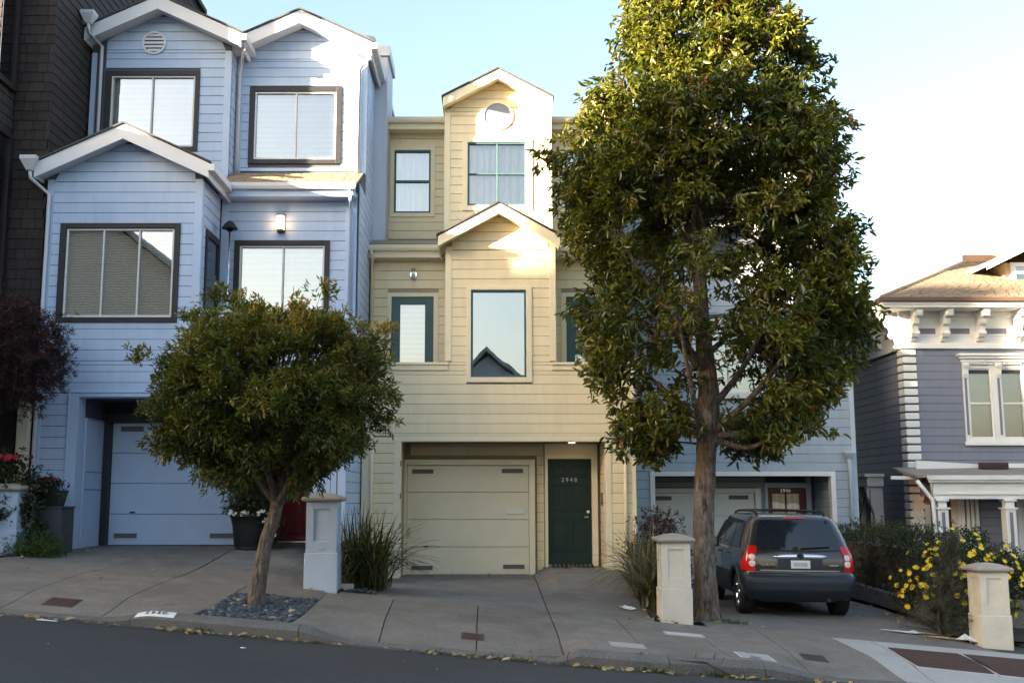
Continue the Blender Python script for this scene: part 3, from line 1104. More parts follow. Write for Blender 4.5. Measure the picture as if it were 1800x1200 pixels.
# ================================================================== BLUE HOUSE
def garage_door(root, Y, x0, x1, z0, z1, m, vents, handle=None, rows=4):
    h = (z1 - z0) / rows
    d = MB().box(x0, x1, Y + .03, Y + .05, z0, z1).build('garage_door', m, root)
    for i in range(rows):
        MB().box(x0 + .002, x1 - .002, Y - .01, Y + .028, z0 + i * h + .006, z0 + (i + 1) * h - .004).build('door_panel', m, d, bevel=.004)
    for (a, b, c, e) in vents:
        v = MB()
        v.box(a, b, Y - .02, Y - .011, c, e)
        v.build('vent', M['vent'], d)
        s = frame_mb(a - .012, b + .012, c - .012, e + .012, .014, .014, .014, .014, Y - .026, Y - .0115)
        s.build('vent_frame', m, d)
    if handle:
        hx, hz = handle
        MB().box(hx - .045, hx + .045, Y - .035, Y - .0105, hz - .012, hz + .012).build('handle', M['iron'], d)
    return d


def empty_part(*a):
    return None


B = empty('row_house', (-5.1, 18.5, .9), 'pale blue three storey house with black window trim beside the dark brown house', 'house', 'row houses along the sidewalk')
BL, BR, BM_ = -7.72, -2.45, -5.03
YF, YR, YUL, YUR = 18.5, 19.8, 20.2, 20.65
ZB = .85
sB = Siding(B, M['blue'])
zop = Z(697, YF)
ox0, ox1 = X(134, 800, YF), X(548, 800, YF)
zrail = Z(545, YF)
zdeck = zrail - 1.0
# gable outlines
def gline(xe, ze, xa, za, th):
    """height of the wall under the rake at x -> and inverse"""
    return lambda z: xe + (xa - xe) * (z + th - ze) / (za - ze)


yl = YF - .35
GL = dict(xl=X(84, 280, yl), zl=Z(281, yl), xa=X(217, 218, yl), za=Z(217, yl), xr=X(356, 296, yl), zr=Z(288, yl))
GL['xl'], GL['xr'] = GL['xa'] - 1.50, GL['xa'] + 1.50
GL['zl'] = GL['zr'] = GL['za'] - 1.50 * .47
yul = YUL - .4
ax = (BL + BM_) / 2
GU = dict(xa=ax, za=Z(-8, yul))
GU['xl'], GU['xr'] = ax - 1.38, ax + 1.62
GU['zl'], GU['zr'] = GU['za'] - 1.38 * .47, GU['za'] - 1.62 * .47
yur = YUR - .4
GR = dict(xa=X(527, 17, yur), za=Z(17, yur))
GR['xl'], GR['xr'] = BM_ - .12, BR + .14
GR['zl'] = GR['za'] - (GR['xa'] - GR['xl']) * .47
GR['zr'] = GR['za'] - (GR['xr'] - GR['xa']) * .47
TH = .26

# windows (outer trim, glass frame) in photo pixels
def rect(Y, a, b, c, d):
    """px left, px right, py top, py bottom -> x0,x1,z0,z1"""
    m = (c + d) / 2
    return X(a, m, Y), X(b, m, Y), Z(d, Y), Z(c, Y)


w1t, w1g = rect(YF, 103, 315, 393, 567), rect(YF, 114, 305, 402, 558)
w2t, w2g = rect(YR, 411, 579, 423, 545), rect(YR, 420, 570, 432, 545)
w2t = (w2t[0], w2t[1], zdeck + .02, w2t[3])
w2g = (w2g[0], w2g[1], zdeck + .08, w2g[3])
w3t, w3g = rect(YUL, 184, 350, 126, 267), rect(YUL, 194, 342, 134, 259)
w4t, w4g = rect(YUR, 438, 601, 154, 289), rect(YUR, 447, 591, 162, 281)

back = MB()
# front lower wall, bay front
wall_holes(back, BL, BR, ZB, zdeck, YF, YF + .12, [(ox0, ox1, ZB, zop)])
zb1 = GL['zl'] - TH + .02
wall_holes(back, BL, BM_, zdeck, zb1, YF, YF + .12, [w1g])
back.prism([(BL, zb1), (BM_, zb1), (BM_, GL['za'] - TH - (BM_ - GL['xa']) * .47 + .06), (GL['xa'], GL['za'] - TH + .08), (BL, GL['za'] - TH - (GL['xa'] - BL) * .47 + .06)], YF, YF + .12)
back.box(BM_, BR, YF, YF + .1, zdeck, zrail - .05)
# recess wall + bay return + right side wall
wall_holes(back, BM_, BR - .02, zdeck, Z(338, YR), YR, YR + .12, [w2g])
back.box(BM_ - .12, BM_, YF + .12, YR + .8, zdeck, GL['za'] - TH - (BM_ - GL['xa']) * .47)
back.box(BL, BL + .1, YF + .12, YUL - .01, ZB, GL['zl'] - TH + .1)
back.box(BL, BL + .1, YUL + .13, 27, ZB, 8.9)
# deck floor, recess walls
back.box(BM_, BR - .1, YF + .1, YR, zdeck - .1, zdeck)
yg = 19.7
back.box(BL + .1, BR - .1, yg + .3, yg + .4, ZB, zop + .4)
back.box(BL + .1, BR - .1, YF + .12, yg + .3, zop + .02, zop + .1)
back.box(ox0 - .12, ox0 - .02, YF + .12, yg + .3, ZB, zop + .02)
# side wall pieces facing +X
back.box(BR - .1, BR, YF + .1, YR, .2, zrail - .05)
back.box(BR - .1, BR, YR, YUR, .2, Z(330, YR))
back.prism_x([(YR, Z(330, YR)), (YUR, Z(330, YR)), (YUR, Z(308, YUR) + .05)], BR - .1, BR)
back.box(BR - .1, BR, YUR + .1, 27, .2, GR['zr'] - .18)
# upper walls
zu = GU['zr'] - TH + .02
wall_holes(back, BL, BM_, Z(250, YUL) - .8, zu, YUL, YUL + .12, [w3g])
back.prism([(BL, zu), (BM_, zu), (BM_, GU['za'] - TH - (BM_ - ax) * .47 + .06), (ax, GU['za'] - TH + .08), (BL, GU['za'] - TH - (ax - BL) * .47 + .06)], YUL, YUL + .12)
back.box(BM_ - .12, BM_, YUL + .12, YUR + .1, 6.5, GU['za'] - TH - (BM_ - ax) * .47)
zr_ = min(GR['zl'], GR['zr']) - TH + .02
wall_holes(back, BM_, BR, 7.0, zr_, YUR, YUR + .12, [w4g])
back.prism([(BM_, zr_), (BR, zr_), (BR, GR['za'] - TH - (BR - GR['xa']) * .47 + .05), (GR['xa'], GR['za'] - TH + .08), (BM_, GR['za'] - TH - (GR['xa'] - BM_) * .47 + .05)], YUR, YUR + .12)
back.box(BL + .1, BR - .1, 27, 27.1, ZB, 9)
back.build('wall', M['blue_back'], B)

cb = .115     # corner board width
def grow(w, g=0.0):
    return (w[0] - g, w[1] + g, w[2] - g, w[3] + g)


sB.wall('F', YF, BL + cb, ox0 - .14, ZB, zop + .06)
sB.wall('F', YF, BL + cb, BR - cb, zop + .06, zdeck + .05)
sB.wall('F', YF, BL + cb, BM_ - cb, zdeck + .05, zb1, [grow(w1t)])
k = .47
sB.wall('F', YF, 0, 0, zb1, GL['za'] - TH, left=lambda z: max(BL + cb, GL['xa'] - (GL['za'] - TH + .05 - z) / k), right=lambda z: min(BM_ - cb, GL['xa'] + (GL['za'] - TH + .05 - z) / k))
sB.wall('F', YF, BM_ + .01, BR - cb, zdeck + .05, zrail - .2)
sB.wall('F', YR, BM_ + .16, BR - .24, zdeck, Z(340, YR), [grow(w2t)])
sB.wall('R', BM_, YF + .1, YR - .07, zdeck, GL['za'] - TH - (BM_ - GL['xa']) * .47 - .01, [(YF + .28, YR - .12, zdeck - .5, Z(405, YF + .5))])
sB.wall('F', YUL, BL + .28, BM_ - cb, Z(250, YUL) - .8, zu, [grow(w3t)])
sB.wall('F', YUL, 0, 0, zu, GU['za'] - TH, left=lambda z: max(BL + .28, ax - (GU['za'] - TH + .05 - z) / k), right=lambda z: min(BM_ - cb, ax + (GU['za'] - TH + .05 - z) / k))
sB.wall('R', BM_, YUL + .08, YUR - .02, Z(305, YUL), GU['za'] - TH - (BM_ - ax) * .47 - .01)
sB.wall('F', YUR, BM_ + .14, BR - .1, Z(308, YUR) + .07, zr_, [grow(w4t)])
sB.wall('F', YUR, 0, 0, zr_, GR['za'] - TH, left=lambda z: max(BM_ + .14, GR['xa'] - (GR['za'] - TH + .05 - z) / k), right=lambda z: min(BR - .1, GR['xa'] + (GR['za'] - TH + .05 - z) / k))
sB.wall('R', BR, YF + .1, YR + .02, .3, zrail - .07)
sB.wall('R', BR, YR + .02, YUR + .08, .3, Z(330, YR) + .1)
sB.wall('R', BR, YUR + .1, 26.5, .3, GR['zr'] - .2)
sB.wall('F', yg + .3, ox0 + .25, X(176, 850, yg), ZB, zop)
sB.finish()

def board(root, name, m, x0, x1, y0, y1, z0, z1, bevel=.005, parent=None):
    return MB().box(x0, x1, y0, y1, z0, z1).build(name, m, parent or root, bevel=bevel)


# corner boards
for (a, b, y, z0, z1) in ((BL, BL + cb, YF, ZB, GL['za'] - TH - (GL['xa'] - BL) * .47), (BM_ - cb, BM_ + .022, YF, zrail - .02, zb1 + .05), (BR - cb, BR + .024, YF, .3, zrail - .06),
                          (BL, BL + .1, YUL, 6.8, zu), (BM_ - cb, BM_ + .022, YUL, Z(305, YUL) - .2, zu + .04), (BM_ + .024, BM_ + .14, YUR, Z(306, YUR), zr_ + .1), (BR - .1, BR + .024, YUR, Z(308, YUR), zr_ + .04),
                          (BM_ + .03, BM_ + .16, YR, zdeck, Z(340, YR)), (BR - .24, BR - .03, YR, zdeck, Z(340, YR))):
    board(B, 'corner_board', M['blue_trim'], a, b, y - .032, y + .0 - .001, z0, z1)
board(B, 'corner_board', M['blue_trim'], BM_ + .0225, BM_ + .03, YF - .03, YF + .1, zrail, zb1 + .02)
# opening trim
tr = MB()
tr.box(ox0 - .14, ox0 + .006, YF - .035, YF + .3, ZB, zop + .06)
tr.box(ox0 + .006, ox1, YF - .035, YF + .3, zop - .006, zop + .06)
tr.box(ox0 - .17, ox0 - .14, YF - .05, YF, ZB, zop + .1)
tr.box(ox0 - .14, ox1, YF - .05, YF, zop + .062, zop + .1)
tr.build('opening_trim', M['blue_trim'], B, bevel=.006)
# vertical boarded pier on the right of the opening
pr = MB()
for i in range(4):
    a = ox1 + (BR - .13 - ox1) * i / 4
    b = ox1 + (BR - .13 - ox1) * (i + 1) / 4
    board(B, 'vertical_board', M['blue_trim'], a + .004, b - .004, YF - .018, YF - .001, ZB - .2, zop - .001)
# left side utility door inside the opening
ud = board(B, 'side_door', M['blue_trim'], ox0 - .015, ox0 + .03, YF + .32, yg + .05, ZB + .02, Z(740, yg))
for zz in (1.9, 2.2, 3.1):
    MB().box(ox0 + .031, ox0 + .036, YF + .36, yg, zz, zz + .012).build('door_seam', M['blue_back'], ud)
# garage door with black surround
gx0, gx1, gz0, gz1 = X(190, 850, yg), X(420, 850, yg), Z(958, yg), Z(742, yg)
garage_door(B, yg + .14, gx0, gx1, gz0, gz1, M['blue_trim'], [(gx0 + .10, gx0 + .52, gz0 + .12, gz0 + .21), (gx1 - .52, gx1 - .10, gz0 + .12, gz0 + .21), (gx0 + .14, gx0 + .56, gz1 - .16, gz1 - .06), (gx1 - .56, gx1 - .14, gz1 - .16, gz1 - .06)], handle=(gx0 + .42, gz0 + .58))
bt = MB()
bt.box(gx0 - .16, gx0 - .002, yg - .02, yg + .29, ZB, gz1 + .16)
bt.box(gx1 + .002, gx1 + .16, yg - .02, yg + .29, ZB, gz1 + .16)
bt.box(gx0 - .002, gx1 + .002, yg - .02, yg + .29, gz1 + .002, gz1 + .16)
bt.build('garage_surround', M['black'], B, bevel=.005)
# red panelled front door
dx0, dx1 = X(470, 900, yg + .2), X(541, 900, yg + .2)
dz0, dz1 = Z(950, yg + .2), Z(950, yg + .2) + 2.05
rd = board(B, 'front_door', M['red'], dx0, dx1, yg + .24, yg + .28, dz0, dz1)
for (u0, u1) in ((.12, .46), (.54, .88)):
    for (v0, v1) in ((.06, .36), (.43, .74), (.80, .94)):
        frame_mb(dx0 + (dx1 - dx0) * u0, dx0 + (dx1 - dx0) * u1, dz0 + (dz1 - dz0) * v0, dz0 + (dz1 - dz0) * v1, .018, .018, .018, .018, yg + .228, yg + .2395).build('panel_moulding', M['red'], rd, bevel=.004)
board(B, 'threshold', M['steel'], dx0 - .05, dx1 + .05, yg + .15, yg + .3, dz0 - .03, dz0 - .004)
board(B, 'step', M['concrete'], dx0 - .3, dx1 + .2, yg - .05, yg + .29, ZB - .2, dz0 - .035)
# windows
window(B, YF, *w1t, *w1g, M['black'], M['alu'], cols=(X(180, 480, YF), X(243, 480, YF)), glass='glass_m', blind='bamboo', label='wide three pane window with woven blinds and black trim')
window(B, YR, *w2t, *w2g, M['black'], M['alu'], cols=(X(497, 490, YR),), glass='glass_m', blind='blind', label='sliding balcony door with white blinds and black trim')
window(B, YUL, *w3t, *w3g, M['black'], M['alu'], cols=(X(267, 190, YUL),), glass='glass_m', blind='blind')
window(B, YUR, *w4t, *w4g, M['black'], M['alu'], cols=(X(520, 220, YUR),), glass='glass_m', blind='blind')
# window in the bay return (faces +X)
zr1 = Z(410, YF + .5)
sw = MB()
for (a, b, c, d) in ((YF + .26, YF + .34, zdeck + .2, zr1), (YR - .2, YR - .12, zdeck + .2, zr1), (YF + .34, YR - .2, zr1 - .09, zr1), (YF + .34, YR - .2, zdeck + .2, zdeck + .28)):
    sw.box(BM_ + .001, BM_ + .05, a, b, c, d)
sw = sw.build('window', M['black'], B, bevel=.004)
MB().box(BM_ + .012, BM_ + .02, YF + .34, YR - .2, zdeck + .28, zr1 - .09).build('pane', M['glass_m'], sw)
MB().box(BM_ + .002, BM_ + .006, YF + .34, YR - .2, zdeck + .28, zr1 - .09).build('blind', M['blind'], sw)
# gables
gable(B, GL['xl'], GL['zl'], GL['xa'], GL['za'], GL['xr'], GL['zr'], yl, YUL, TH, None, M['roof'], M['lav_trim'], .35)
gable(B, GU['xl'], GU['zl'], GU['xa'], GU['za'], GU['xr'], GU['zr'], yul, 27, TH, None, M['roof'], M['lav_trim'], .4)
gable(B, GR['xl'], GR['zl'], GR['xa'], GR['za'], GR['xr'], GR['zr'], yur, 27, TH, None, M['roof'], M['lav_trim'], .4)
# little shingled roof over the balcony with its gutter
ye = YR - .32
zge, zgt = Z(325, ye), Z(306, YUR) + .02
q = [(BM_ + .02, ye, zge + .02), (BR - .02, ye, zge + .02), (BR - .02, YUR, zgt), (BM_ + .02, YUR, zgt)]
sh = shingle_rows(q, 6, 14, .014, 5)
rfo = MB().slab(q, (0, 0, -.05)).build('roof', M['roof_tan'], B, fixn=True)
o = sh.build('shingles', M['roof_tan'], rfo, fixn=True)
o['kind'] = 'stuff'
gutter(B, BM_ + .1, BR - .03, ye - .11, zge - .09, M['lav_trim'])
board(B, 'fascia', M['blue_trim'], BM_ + .03, BR - .03, ye + .002, ye + .03, zge - .22, zge + .0)
board(B, 'soffit', M['blue_trim'], BM_ + .03, BR - .03, ye + .032, YR - .001, zge - .2, zge - .17)
# side gutter of the bay gable
for (xe, z, a, b) in ((GL['xr'] + .002, GL['zr'], yl - .02, ye), (GU['xr'] + .002, GU['zr'], yul - .02, YUR), (GR['xr'] + .002, GR['zr'], yur - .02, 26)):
    p = [(a, z - .02), (a, z - .14), (b, z - .14), (b, z - .02)]
    mb = MB()
    mb.box(xe, xe + .1, a, b, z - .14, z - .125)
    mb.box(xe + .09, xe + .1, a, b, z - .124, z - .02)
    mb.box(xe, xe + .089, a, a + .008, z - .124, z - .02)
    mb.build('gutter', M['lav_trim'], B)
# balcony parapet cap
cap = MB()
cap.box(BM_ + .03, BR + .05, YF - .06, YF + .12, zrail - .05, zrail)
cap.box(BR - .12, BR + .05, YF + .12, YR - .04, zrail - .05, zrail)
cap.build('parapet_cap', M['blue_trim'], B, bevel=.006)
board(B, 'parapet_band', M['blue_trim'], BM_ + .03, BR + .02, YF - .035, YF - .001, zrail - .19, zrail - .051)
# louvred round vent
vc = (X(272, 77, YUL), YUL, Z(77, YUL))
lv = MB().lathe([(.235, -.05), (.235, -.021), (.195, -.021), (.195, -.05)], (vc[0], vc[1], vc[2]), 28, 'Y')
lv.f = lv.f[:-2]
lv.f += [(3 * 28 + k2, 3 * 28 + (k2 + 1) % 28, (k2 + 1) % 28, k2) for k2 in range(28)]
lvo = lv.build('round_vent', M['lav_trim'], B, fixn=True)
MB().lathe([(.196, -.024), (.196, -.0215)], vc, 28, 'Y').build('vent_back', M['vent'], lvo)
for i in range(5):
    zz = vc[2] - .15 + .075 * i
    w_ = math.sqrt(max(0, .195 ** 2 - (zz - vc[2]) ** 2))
    MB().slab([(vc[0] - w_, vc[1] - .05, zz - .025), (vc[0] + w_, vc[1] - .05, zz - .025), (vc[0] + w_, vc[1] - .026, zz + .025), (vc[0] - w_, vc[1] - .026, zz + .025)], (0, 0, .008)).build('slat', M['lav_trim'], lvo, fixn=True)
# rainwater heads and downspouts
hx, hz = X(78, 292, yl), Z(300, yl)
hopper(B, GL['xl'] - .06, yl + .0, hz, M['lav_trim'], .14, .24)
downspout(B, [(GL['xl'] - .06, yl, hz), (GL['xl'] - .06, yl + .02, hz - .12), (BL - .03 + .09, YF - .08, hz - .35), (BL + .05, YF - .08, 4.0), (BL + .05, YF - .08, ground(BL, YF) + .1)], M['lav_trim'])
hopper(B, GU['xl'] + .13, yul - .14, Z(47, yul), M['lav_trim'], .13, .22)
downspout(B, [(GU['xl'] + .13, yul - .14, Z(46, yul)), (GU['xl'] + .13, yul - .12, Z(62, yul)), (BL + .2, YUL - .07, Z(85, YUL)), (BL + .2, YUL - .07, 7.2)], M['lav_trim'])
downspout(B, [(GU['xr'] + .05, yul + .1, GU['zr'] - .14), (GU['xr'] + .05, yul + .1, GU['zr'] - .22), (BM_ + .09, YUR - .08, GU['zr'] - .5), (BM_ + .09, YUR - .08, Z(303, YUR))], M['lav_trim'])
downspout(B, [(GR['xr'] - .04, yur + .3, GR['zr'] - .16), (BR - .14, YUR - .08, GR['zr'] - .45), (BR - .14, YUR - .08, Z(305, YUR))], M['lav_trim'], .045)
downspout(B, [(BR - .12, ye - .05, zge - .09), (BR - .12, ye - .05, zge - .2), (BR - .13, YR - .08, zge - .45), (BR - .13, YR - .08, zrail - .05)], M['blue_trim'])
# chimney chase and its cap
ch = MB()
cy0, cy1 = 22.0, 23.2
cx0 = BR - .12
czt = Z(82, cy0)
ch.box(cx0, cx0 + .40, cy0, cy1, 6.5, czt - .22)
cho = ch.build('chimney', M['lav'], B)
board(B, 'chimney_cap', M['lav_trim'], cx0 - .05, cx0 + .45, cy0 - .05, cy1 + .05, czt - .22, czt, parent=cho)
MB().lathe([(.10, 0), (.10, .16), (.17, .17), (.17, .27), (.15, .31), (.03, .33)], (cx0 - .05, cy0 + .3, czt), 20).build('flue_cap', M['metal'], cho, smooth=False)
# patio heater on the balcony and wall lantern
px_, pz_ = X(404, 400, YF + .9), Z(400, YF + .9)
ht = empty('patio_heater', (px_, YF + .9, zdeck), 'slim patio heater with black dome hood behind the blue balcony parapet', 'patio heater')
MB().tube([(px_, YF + .9, zdeck + .05), (px_, YF + .9, pz_ - .02)], .016, 10).build('pole', M['chrome'], ht, smooth=True)
MB().lathe([(.15, 0), (.135, .02), (.09, .09), (.05, .13), (.01, .15)], (px_, YF + .9, pz_ - .02), 20).build('hood', M['iron'], ht, smooth=True)
MB().lathe([(.05, -.06), (.06, -.01), (.04, .03)], (px_, YF + .9, pz_ - .02), 14).build('burner', M['chrome'], ht, smooth=True)
MB().lathe([(.16, 0), (.16, .05), (.03, .07)], (px_, YF + .9, zdeck), 20).build('base', M['iron'], ht, smooth=False)
lx, lz = X(495, 394, YR), Z(394, YR)
ln = empty('wall_lantern', (lx, YR - .02, lz), 'lit rectangular lantern on the blue wall above the balcony door', 'lamp')
MB().box(lx - .07, lx + .07, YR - .045, YR - .021, lz - .17, lz + .17).build('back_plate', M['iron'], ln, bevel=.004)
MB().box(lx - .066, lx + .066, YR - .15, YR - .046, lz - .12, lz + .13).build('glass_box', emit_mat('lantern_glow', (1, .58, .26), 1.1), ln, bevel=.008)
MB().box(lx - .072, lx + .072, YR - .16, YR - .046, lz + .132, lz + .155).build('lantern_roof', M['iron'], ln, bevel=.004)
MB().box(lx - .055, lx + .055, YR - .14, YR - .046, lz - .17, lz - .122).build('lantern_base', M['iron'], ln, bevel=.004)
pl = bpy.data.lights.new('lantern_light', 'POINT')
pl.energy = .35
pl.color = (1, .62, .3)
pl.shadow_soft_size = .05
plo = bpy.data.objects.new('lantern_light', pl)
plo.location = (lx, YR - .26, lz)
link(plo, ln)
# bent vent pipe and cable on the parapet
vp = MB().tube([(X(590, 600, YF), YF - .05, zrail - .9), (X(594, 560, YF), YF - .07, zrail - .1), (X(594, 550, YF), YF - .07, zrail + .06), (X(590, 549, YF), YF - .07, zrail + .09), (X(583, 549, YF), YF - .07, zrail + .07)], .012, 8).build('vent_pipe', M['blue_trim'], B, smooth=True)

# ================================================================== CREAM YELLOW HOUSE
Yh = empty('row_house', (.15, 20.6, .3), 'cream yellow house with central gabled bay and green front door numbered 2948', 'house', 'row houses along the sidewalk')
L, R_ = -2.41, 2.72
YF, YR, YUB, YUR = 20.6, 21.6, 21.85, 22.75
ZB = .2
bl, br = -.84, 1.23
sY = Siding(Yh, M['yel'])
T_, W_ = M['yel_trim'], M['yel']
zop = Z(775, YF)
ox0, ox1 = X(704, 880, YF), X(1066, 880, YF)
zled = Z(637, YF)
zdk = zled - .95
# gable outlines
yl = YF - .35
G1 = dict(xa=X(877, 357, yl), za=Z(356, yl))
G1['xl'], G1['xr'] = G1['xa'] - 1.16, G1['xa'] + 1.16
G1['zl'] = G1['zr'] = G1['za'] - 1.16 * .56
yu = YUB - .32
G2 = dict(xa=X(875, 123, yu), za=Z(121, yu))
G2['xl'], G2['xr'] = G2['xa'] - 1.13, G2['xa'] + 1.13
G2['zl'] = G2['zr'] = G2['za'] - 1.13 * .54
TH = .20
c1t, c1g = rect(YF, 820, 935, 503, 672), rect(YF, 828, 925, 510, 663)
c2t, c2g = rect(YUB, 813, 936, 244, 371), rect(YUB, 822, 925, 251, 362)
c3t, c3g = rect(YUR, 686, 765, 258, 382), rect(YUR, 693, 757, 265, 375)
c4t = (2 * .155 - c3t[1], 2 * .155 - c3t[0], c3t[2], c3t[3])
c4g = (2 * .155 - c3g[1], 2 * .155 - c3g[0], c3g[2], c3g[3])
gd_t, gd = rect(YR, 681, 771, 515, 637), rect(YR, 688, 762, 522, 637)
gd_t = (gd_t[0], gd_t[1], zdk, gd_t[3]); gd = (gd[0], gd[1], zdk, gd[3])
gd2 = (2 * .19 - gd[1], 2 * .19 - gd[0], gd[2], gd[3]); gd2_t = (2 * .19 - gd_t[1], 2 * .19 - gd_t[0], gd_t[2], gd_t[3])
zg1 = Z(437, YR - .3)        # lower side gutters
zg2 = Z(213, YUR - .35)
back = MB()
wall_holes(back, L, R_, ZB, zled - .06, YF, YF + .12, [(ox0, ox1, ZB, zop), c1g])
zb1 = G1['zl'] - TH
wall_holes(back, bl, br, zled - .06, zb1, YF, YF + .12, [c1g])
kk = .56
back.prism([(bl, zb1), (br, zb1), (br, G1['za'] - TH - (br - G1['xa']) * kk + .05), (G1['xa'], G1['za'] - TH + .06), (bl, G1['za'] - TH - (G1['xa'] - bl) * kk + .05)], YF, YF + .12)
back.box(bl, bl + .1, YF + .12, YR + .4, zdk, G1['za'] - TH - (G1['xa'] - bl) * kk)
back.box(br - .1, br, YF + .12, YR + .4, zdk, G1['za'] - TH - (br - G1['xa']) * kk)
wall_holes(back, L, bl, zdk, zg1 + .25, YR, YR + .12, [gd])
wall_holes(back, br, R_, zdk, zg1 + .25, YR, YR + .12, [gd2])
back.box(L, bl, YF + .12, YR, zdk - .1, zdk)
back.box(br, R_, YF + .12, YR, zdk - .1, zdk)
# recess of the ground floor
yg = 21.5
back.box(L + .1, R_ - .1, yg + .22, yg + .34, ZB, zop + .3)
back.box(L + .1, R_ - .1, YF + .12, yg + .22, zop + .015, zop + .1)
back.box(ox1 + .01, ox1 + .1, YF + .12, yg + .22, ZB, zop + .015)
back.box(ox0 - .1, ox0 - .01, YF + .12, yg + .22, ZB, zop + .015)
# upper
kk2 = .54
ubl, ubr = X(783, 300, YUB), X(968, 300, YUB)
zb2 = G2['zl'] - TH
wall_holes(back, ubl, ubr, 6.6, zb2, YUB, YUB + .12, [c2g])
back.prism([(ubl, zb2), (ubr, zb2), (ubr, G2['za'] - TH - (ubr - G2['xa']) * kk2 + .05), (G2['xa'], G2['za'] - TH + .06), (ubl, G2['za'] - TH - (G2['xa'] - ubl) * kk2 + .05)], YUB, YUB + .12)
back.box(ubl, ubl + .1, YUB + .12, YUR + .1, 6.6, zb2)
back.box(ubr - .1, ubr, YUB + .12, YUR + .1, 6.6, zb2)
wall_holes(back, L, ubl, 6.5, zg2 + .2, YUR, YUR + .12, [c3g])
wall_holes(back, ubr, R_, 6.5, zg2 + .2, YUR, YUR + .12, [c4g])
back.box(L, L + .1, YF + .12, YR, ZB, zled - .06)
back.box(L, L + .1, YR + .12, YUR, ZB, zg1 + .2)
back.box(L, L + .1, YUR + .12, 29, ZB, zg2 + .15)
back.box(R_ - .1, R_, YF + .12, YR, ZB, zled - .06)
back.box(R_ - .1, R_, YR + .12, YUR, ZB, zg1 + .2)
back.box(R_ - .1, R_, YUR + .12, 29, ZB, zg2 + .15)
back.box(L + .1, R_ - .1, 28.9, 29, ZB, zg2 + .15)
back.build('wall', M['yel_back'], Yh)
cb = .10
xmid = br
sY.wall('F', YF, L + .16, ox0 - .13, ZB, zop + .07)
sY.wall('F', YF, ox1 + .10, R_ - .08, ZB, zop + .07)
sY.wall('F', YF, L + .01, R_ - .08, zop + .10, zled - .16, [grow(c1t)])
sY.wall('F', YF, bl + .01, br - .01, zled - .16, zled, [grow(c1t)])
sY.wall('F', YF, bl + cb, br - cb, zled, zb1, [grow(c1t)])
sY.wall('F', YF, 0, 0, zb1, G1['za'] - TH, left=lambda z: max(bl + cb, G1['xa'] - (G1['za'] - TH + .04 - z) / kk), right=lambda z: min(br - cb, G1['xa'] + (G1['za'] - TH + .04 - z) / kk))
sY.wall('F', YR, L + .06, bl - .09, zdk, zg1 - .05, [grow(gd_t)])
sY.wall('F', YR, br + .09, R_ - .06, zdk, zg1 - .05, [grow(gd2_t)])
sY.wall('F', YUB, ubl + cb, ubr - cb, 6.6, zb2, [grow(c2t)])
sY.wall('F', YUB, 0, 0, zb2, G2['za'] - TH, left=lambda z: max(ubl + cb, G2['xa'] - (G2['za'] - TH + .04 - z) / kk2), right=lambda z: min(ubr - cb, G2['xa'] + (G2['za'] - TH + .04 - z) / kk2))
sY.wall('F', YUR, L + .06, ubl - .08, 6.7, zg2 - .05, [grow(c3t)])
sY.wall('F', YUR, ubr + .08, R_ - .06, 6.7, zg2 - .05, [grow(c4t)])
# recess: strip beside the garage door, strip above it, right inner wall
sY.wall('F', yg + .22, X(945, 900, yg), X(957, 900, yg), ZB, zop)
sY.wall('F', yg + .22, ox0 + .1, X(945, 900, yg), Z(800, yg), zop)
sY.wall('L', ox1 + .01, YF + .16, yg + .2, ZB, zop)
sY.finish()
for (a, b, y, z0, z1) in ((L, L + .15, YF, ZB, zled - .16), (R_ - .075, R_ + .004, YF, ZB, zled - .16), (bl - .022, bl + cb, YF, zled + .03, zb1 + .06), (br - cb, br + .022, YF, zled + .03, zb1 + .06),
                          (ubl - .022, ubl + cb, YUB, 6.8, zb2 + .05), (ubr - cb, ubr + .022, YUB, 6.8, zb2 + .05), (bl - .09, bl - .024, YR, zdk, zg1 - .05), (br + .024, br + .09, YR, zdk, zg1 - .05),
                          (L - .004, L + .06, YR, zdk, zg1 - .05), (L - .004, L + .06, YUR, 6.7, zg2 - .05), (ubl - .08, ubl - .024, YUR, 6.7, zg2 - .05), (ubr + .024, ubr + .08, YUR, 6.7, zg2 - .05)):
    board(Yh, 'corner_board', T_, a, b, y - .030, y - .001, z0, z1)
for x in (bl, br):
    s = -1 if x == bl else 1
    MB().box(x, x + s * .02, YF + .0, YR - .031, zled + .03, zb1).build('bay_side_board', W_, Yh)
for x in (ubl, ubr):
    s = -1 if x == ubl else 1
    MB().box(x, x + s * .02, YUB + .0, YUR - .031, 6.8, zb2).build('bay_side_board', W_, Yh)
# opening trim
tr = MB()
tr.box(ox0 - .13, ox0 + .006, YF - .03, YF + .2, ZB, zop - .007)
tr.box(ox1 - .006, ox1 + .10, YF - .03, YF + .2, ZB, zop - .007)
tr.box(ox0 - .13, ox1 + .10, YF - .03, YF + .2, zop - .006, zop + .10)
tr.build('opening_trim', T_, Yh, bevel=.006)
for zz in (.55, 1.2, 1.75, 2.35):
    MB().box(ox0 - .008, ox0 + .012, YF - .045, YF - .031, zz, zz + .1).build('gate_hinge', M['vent'], Yh)
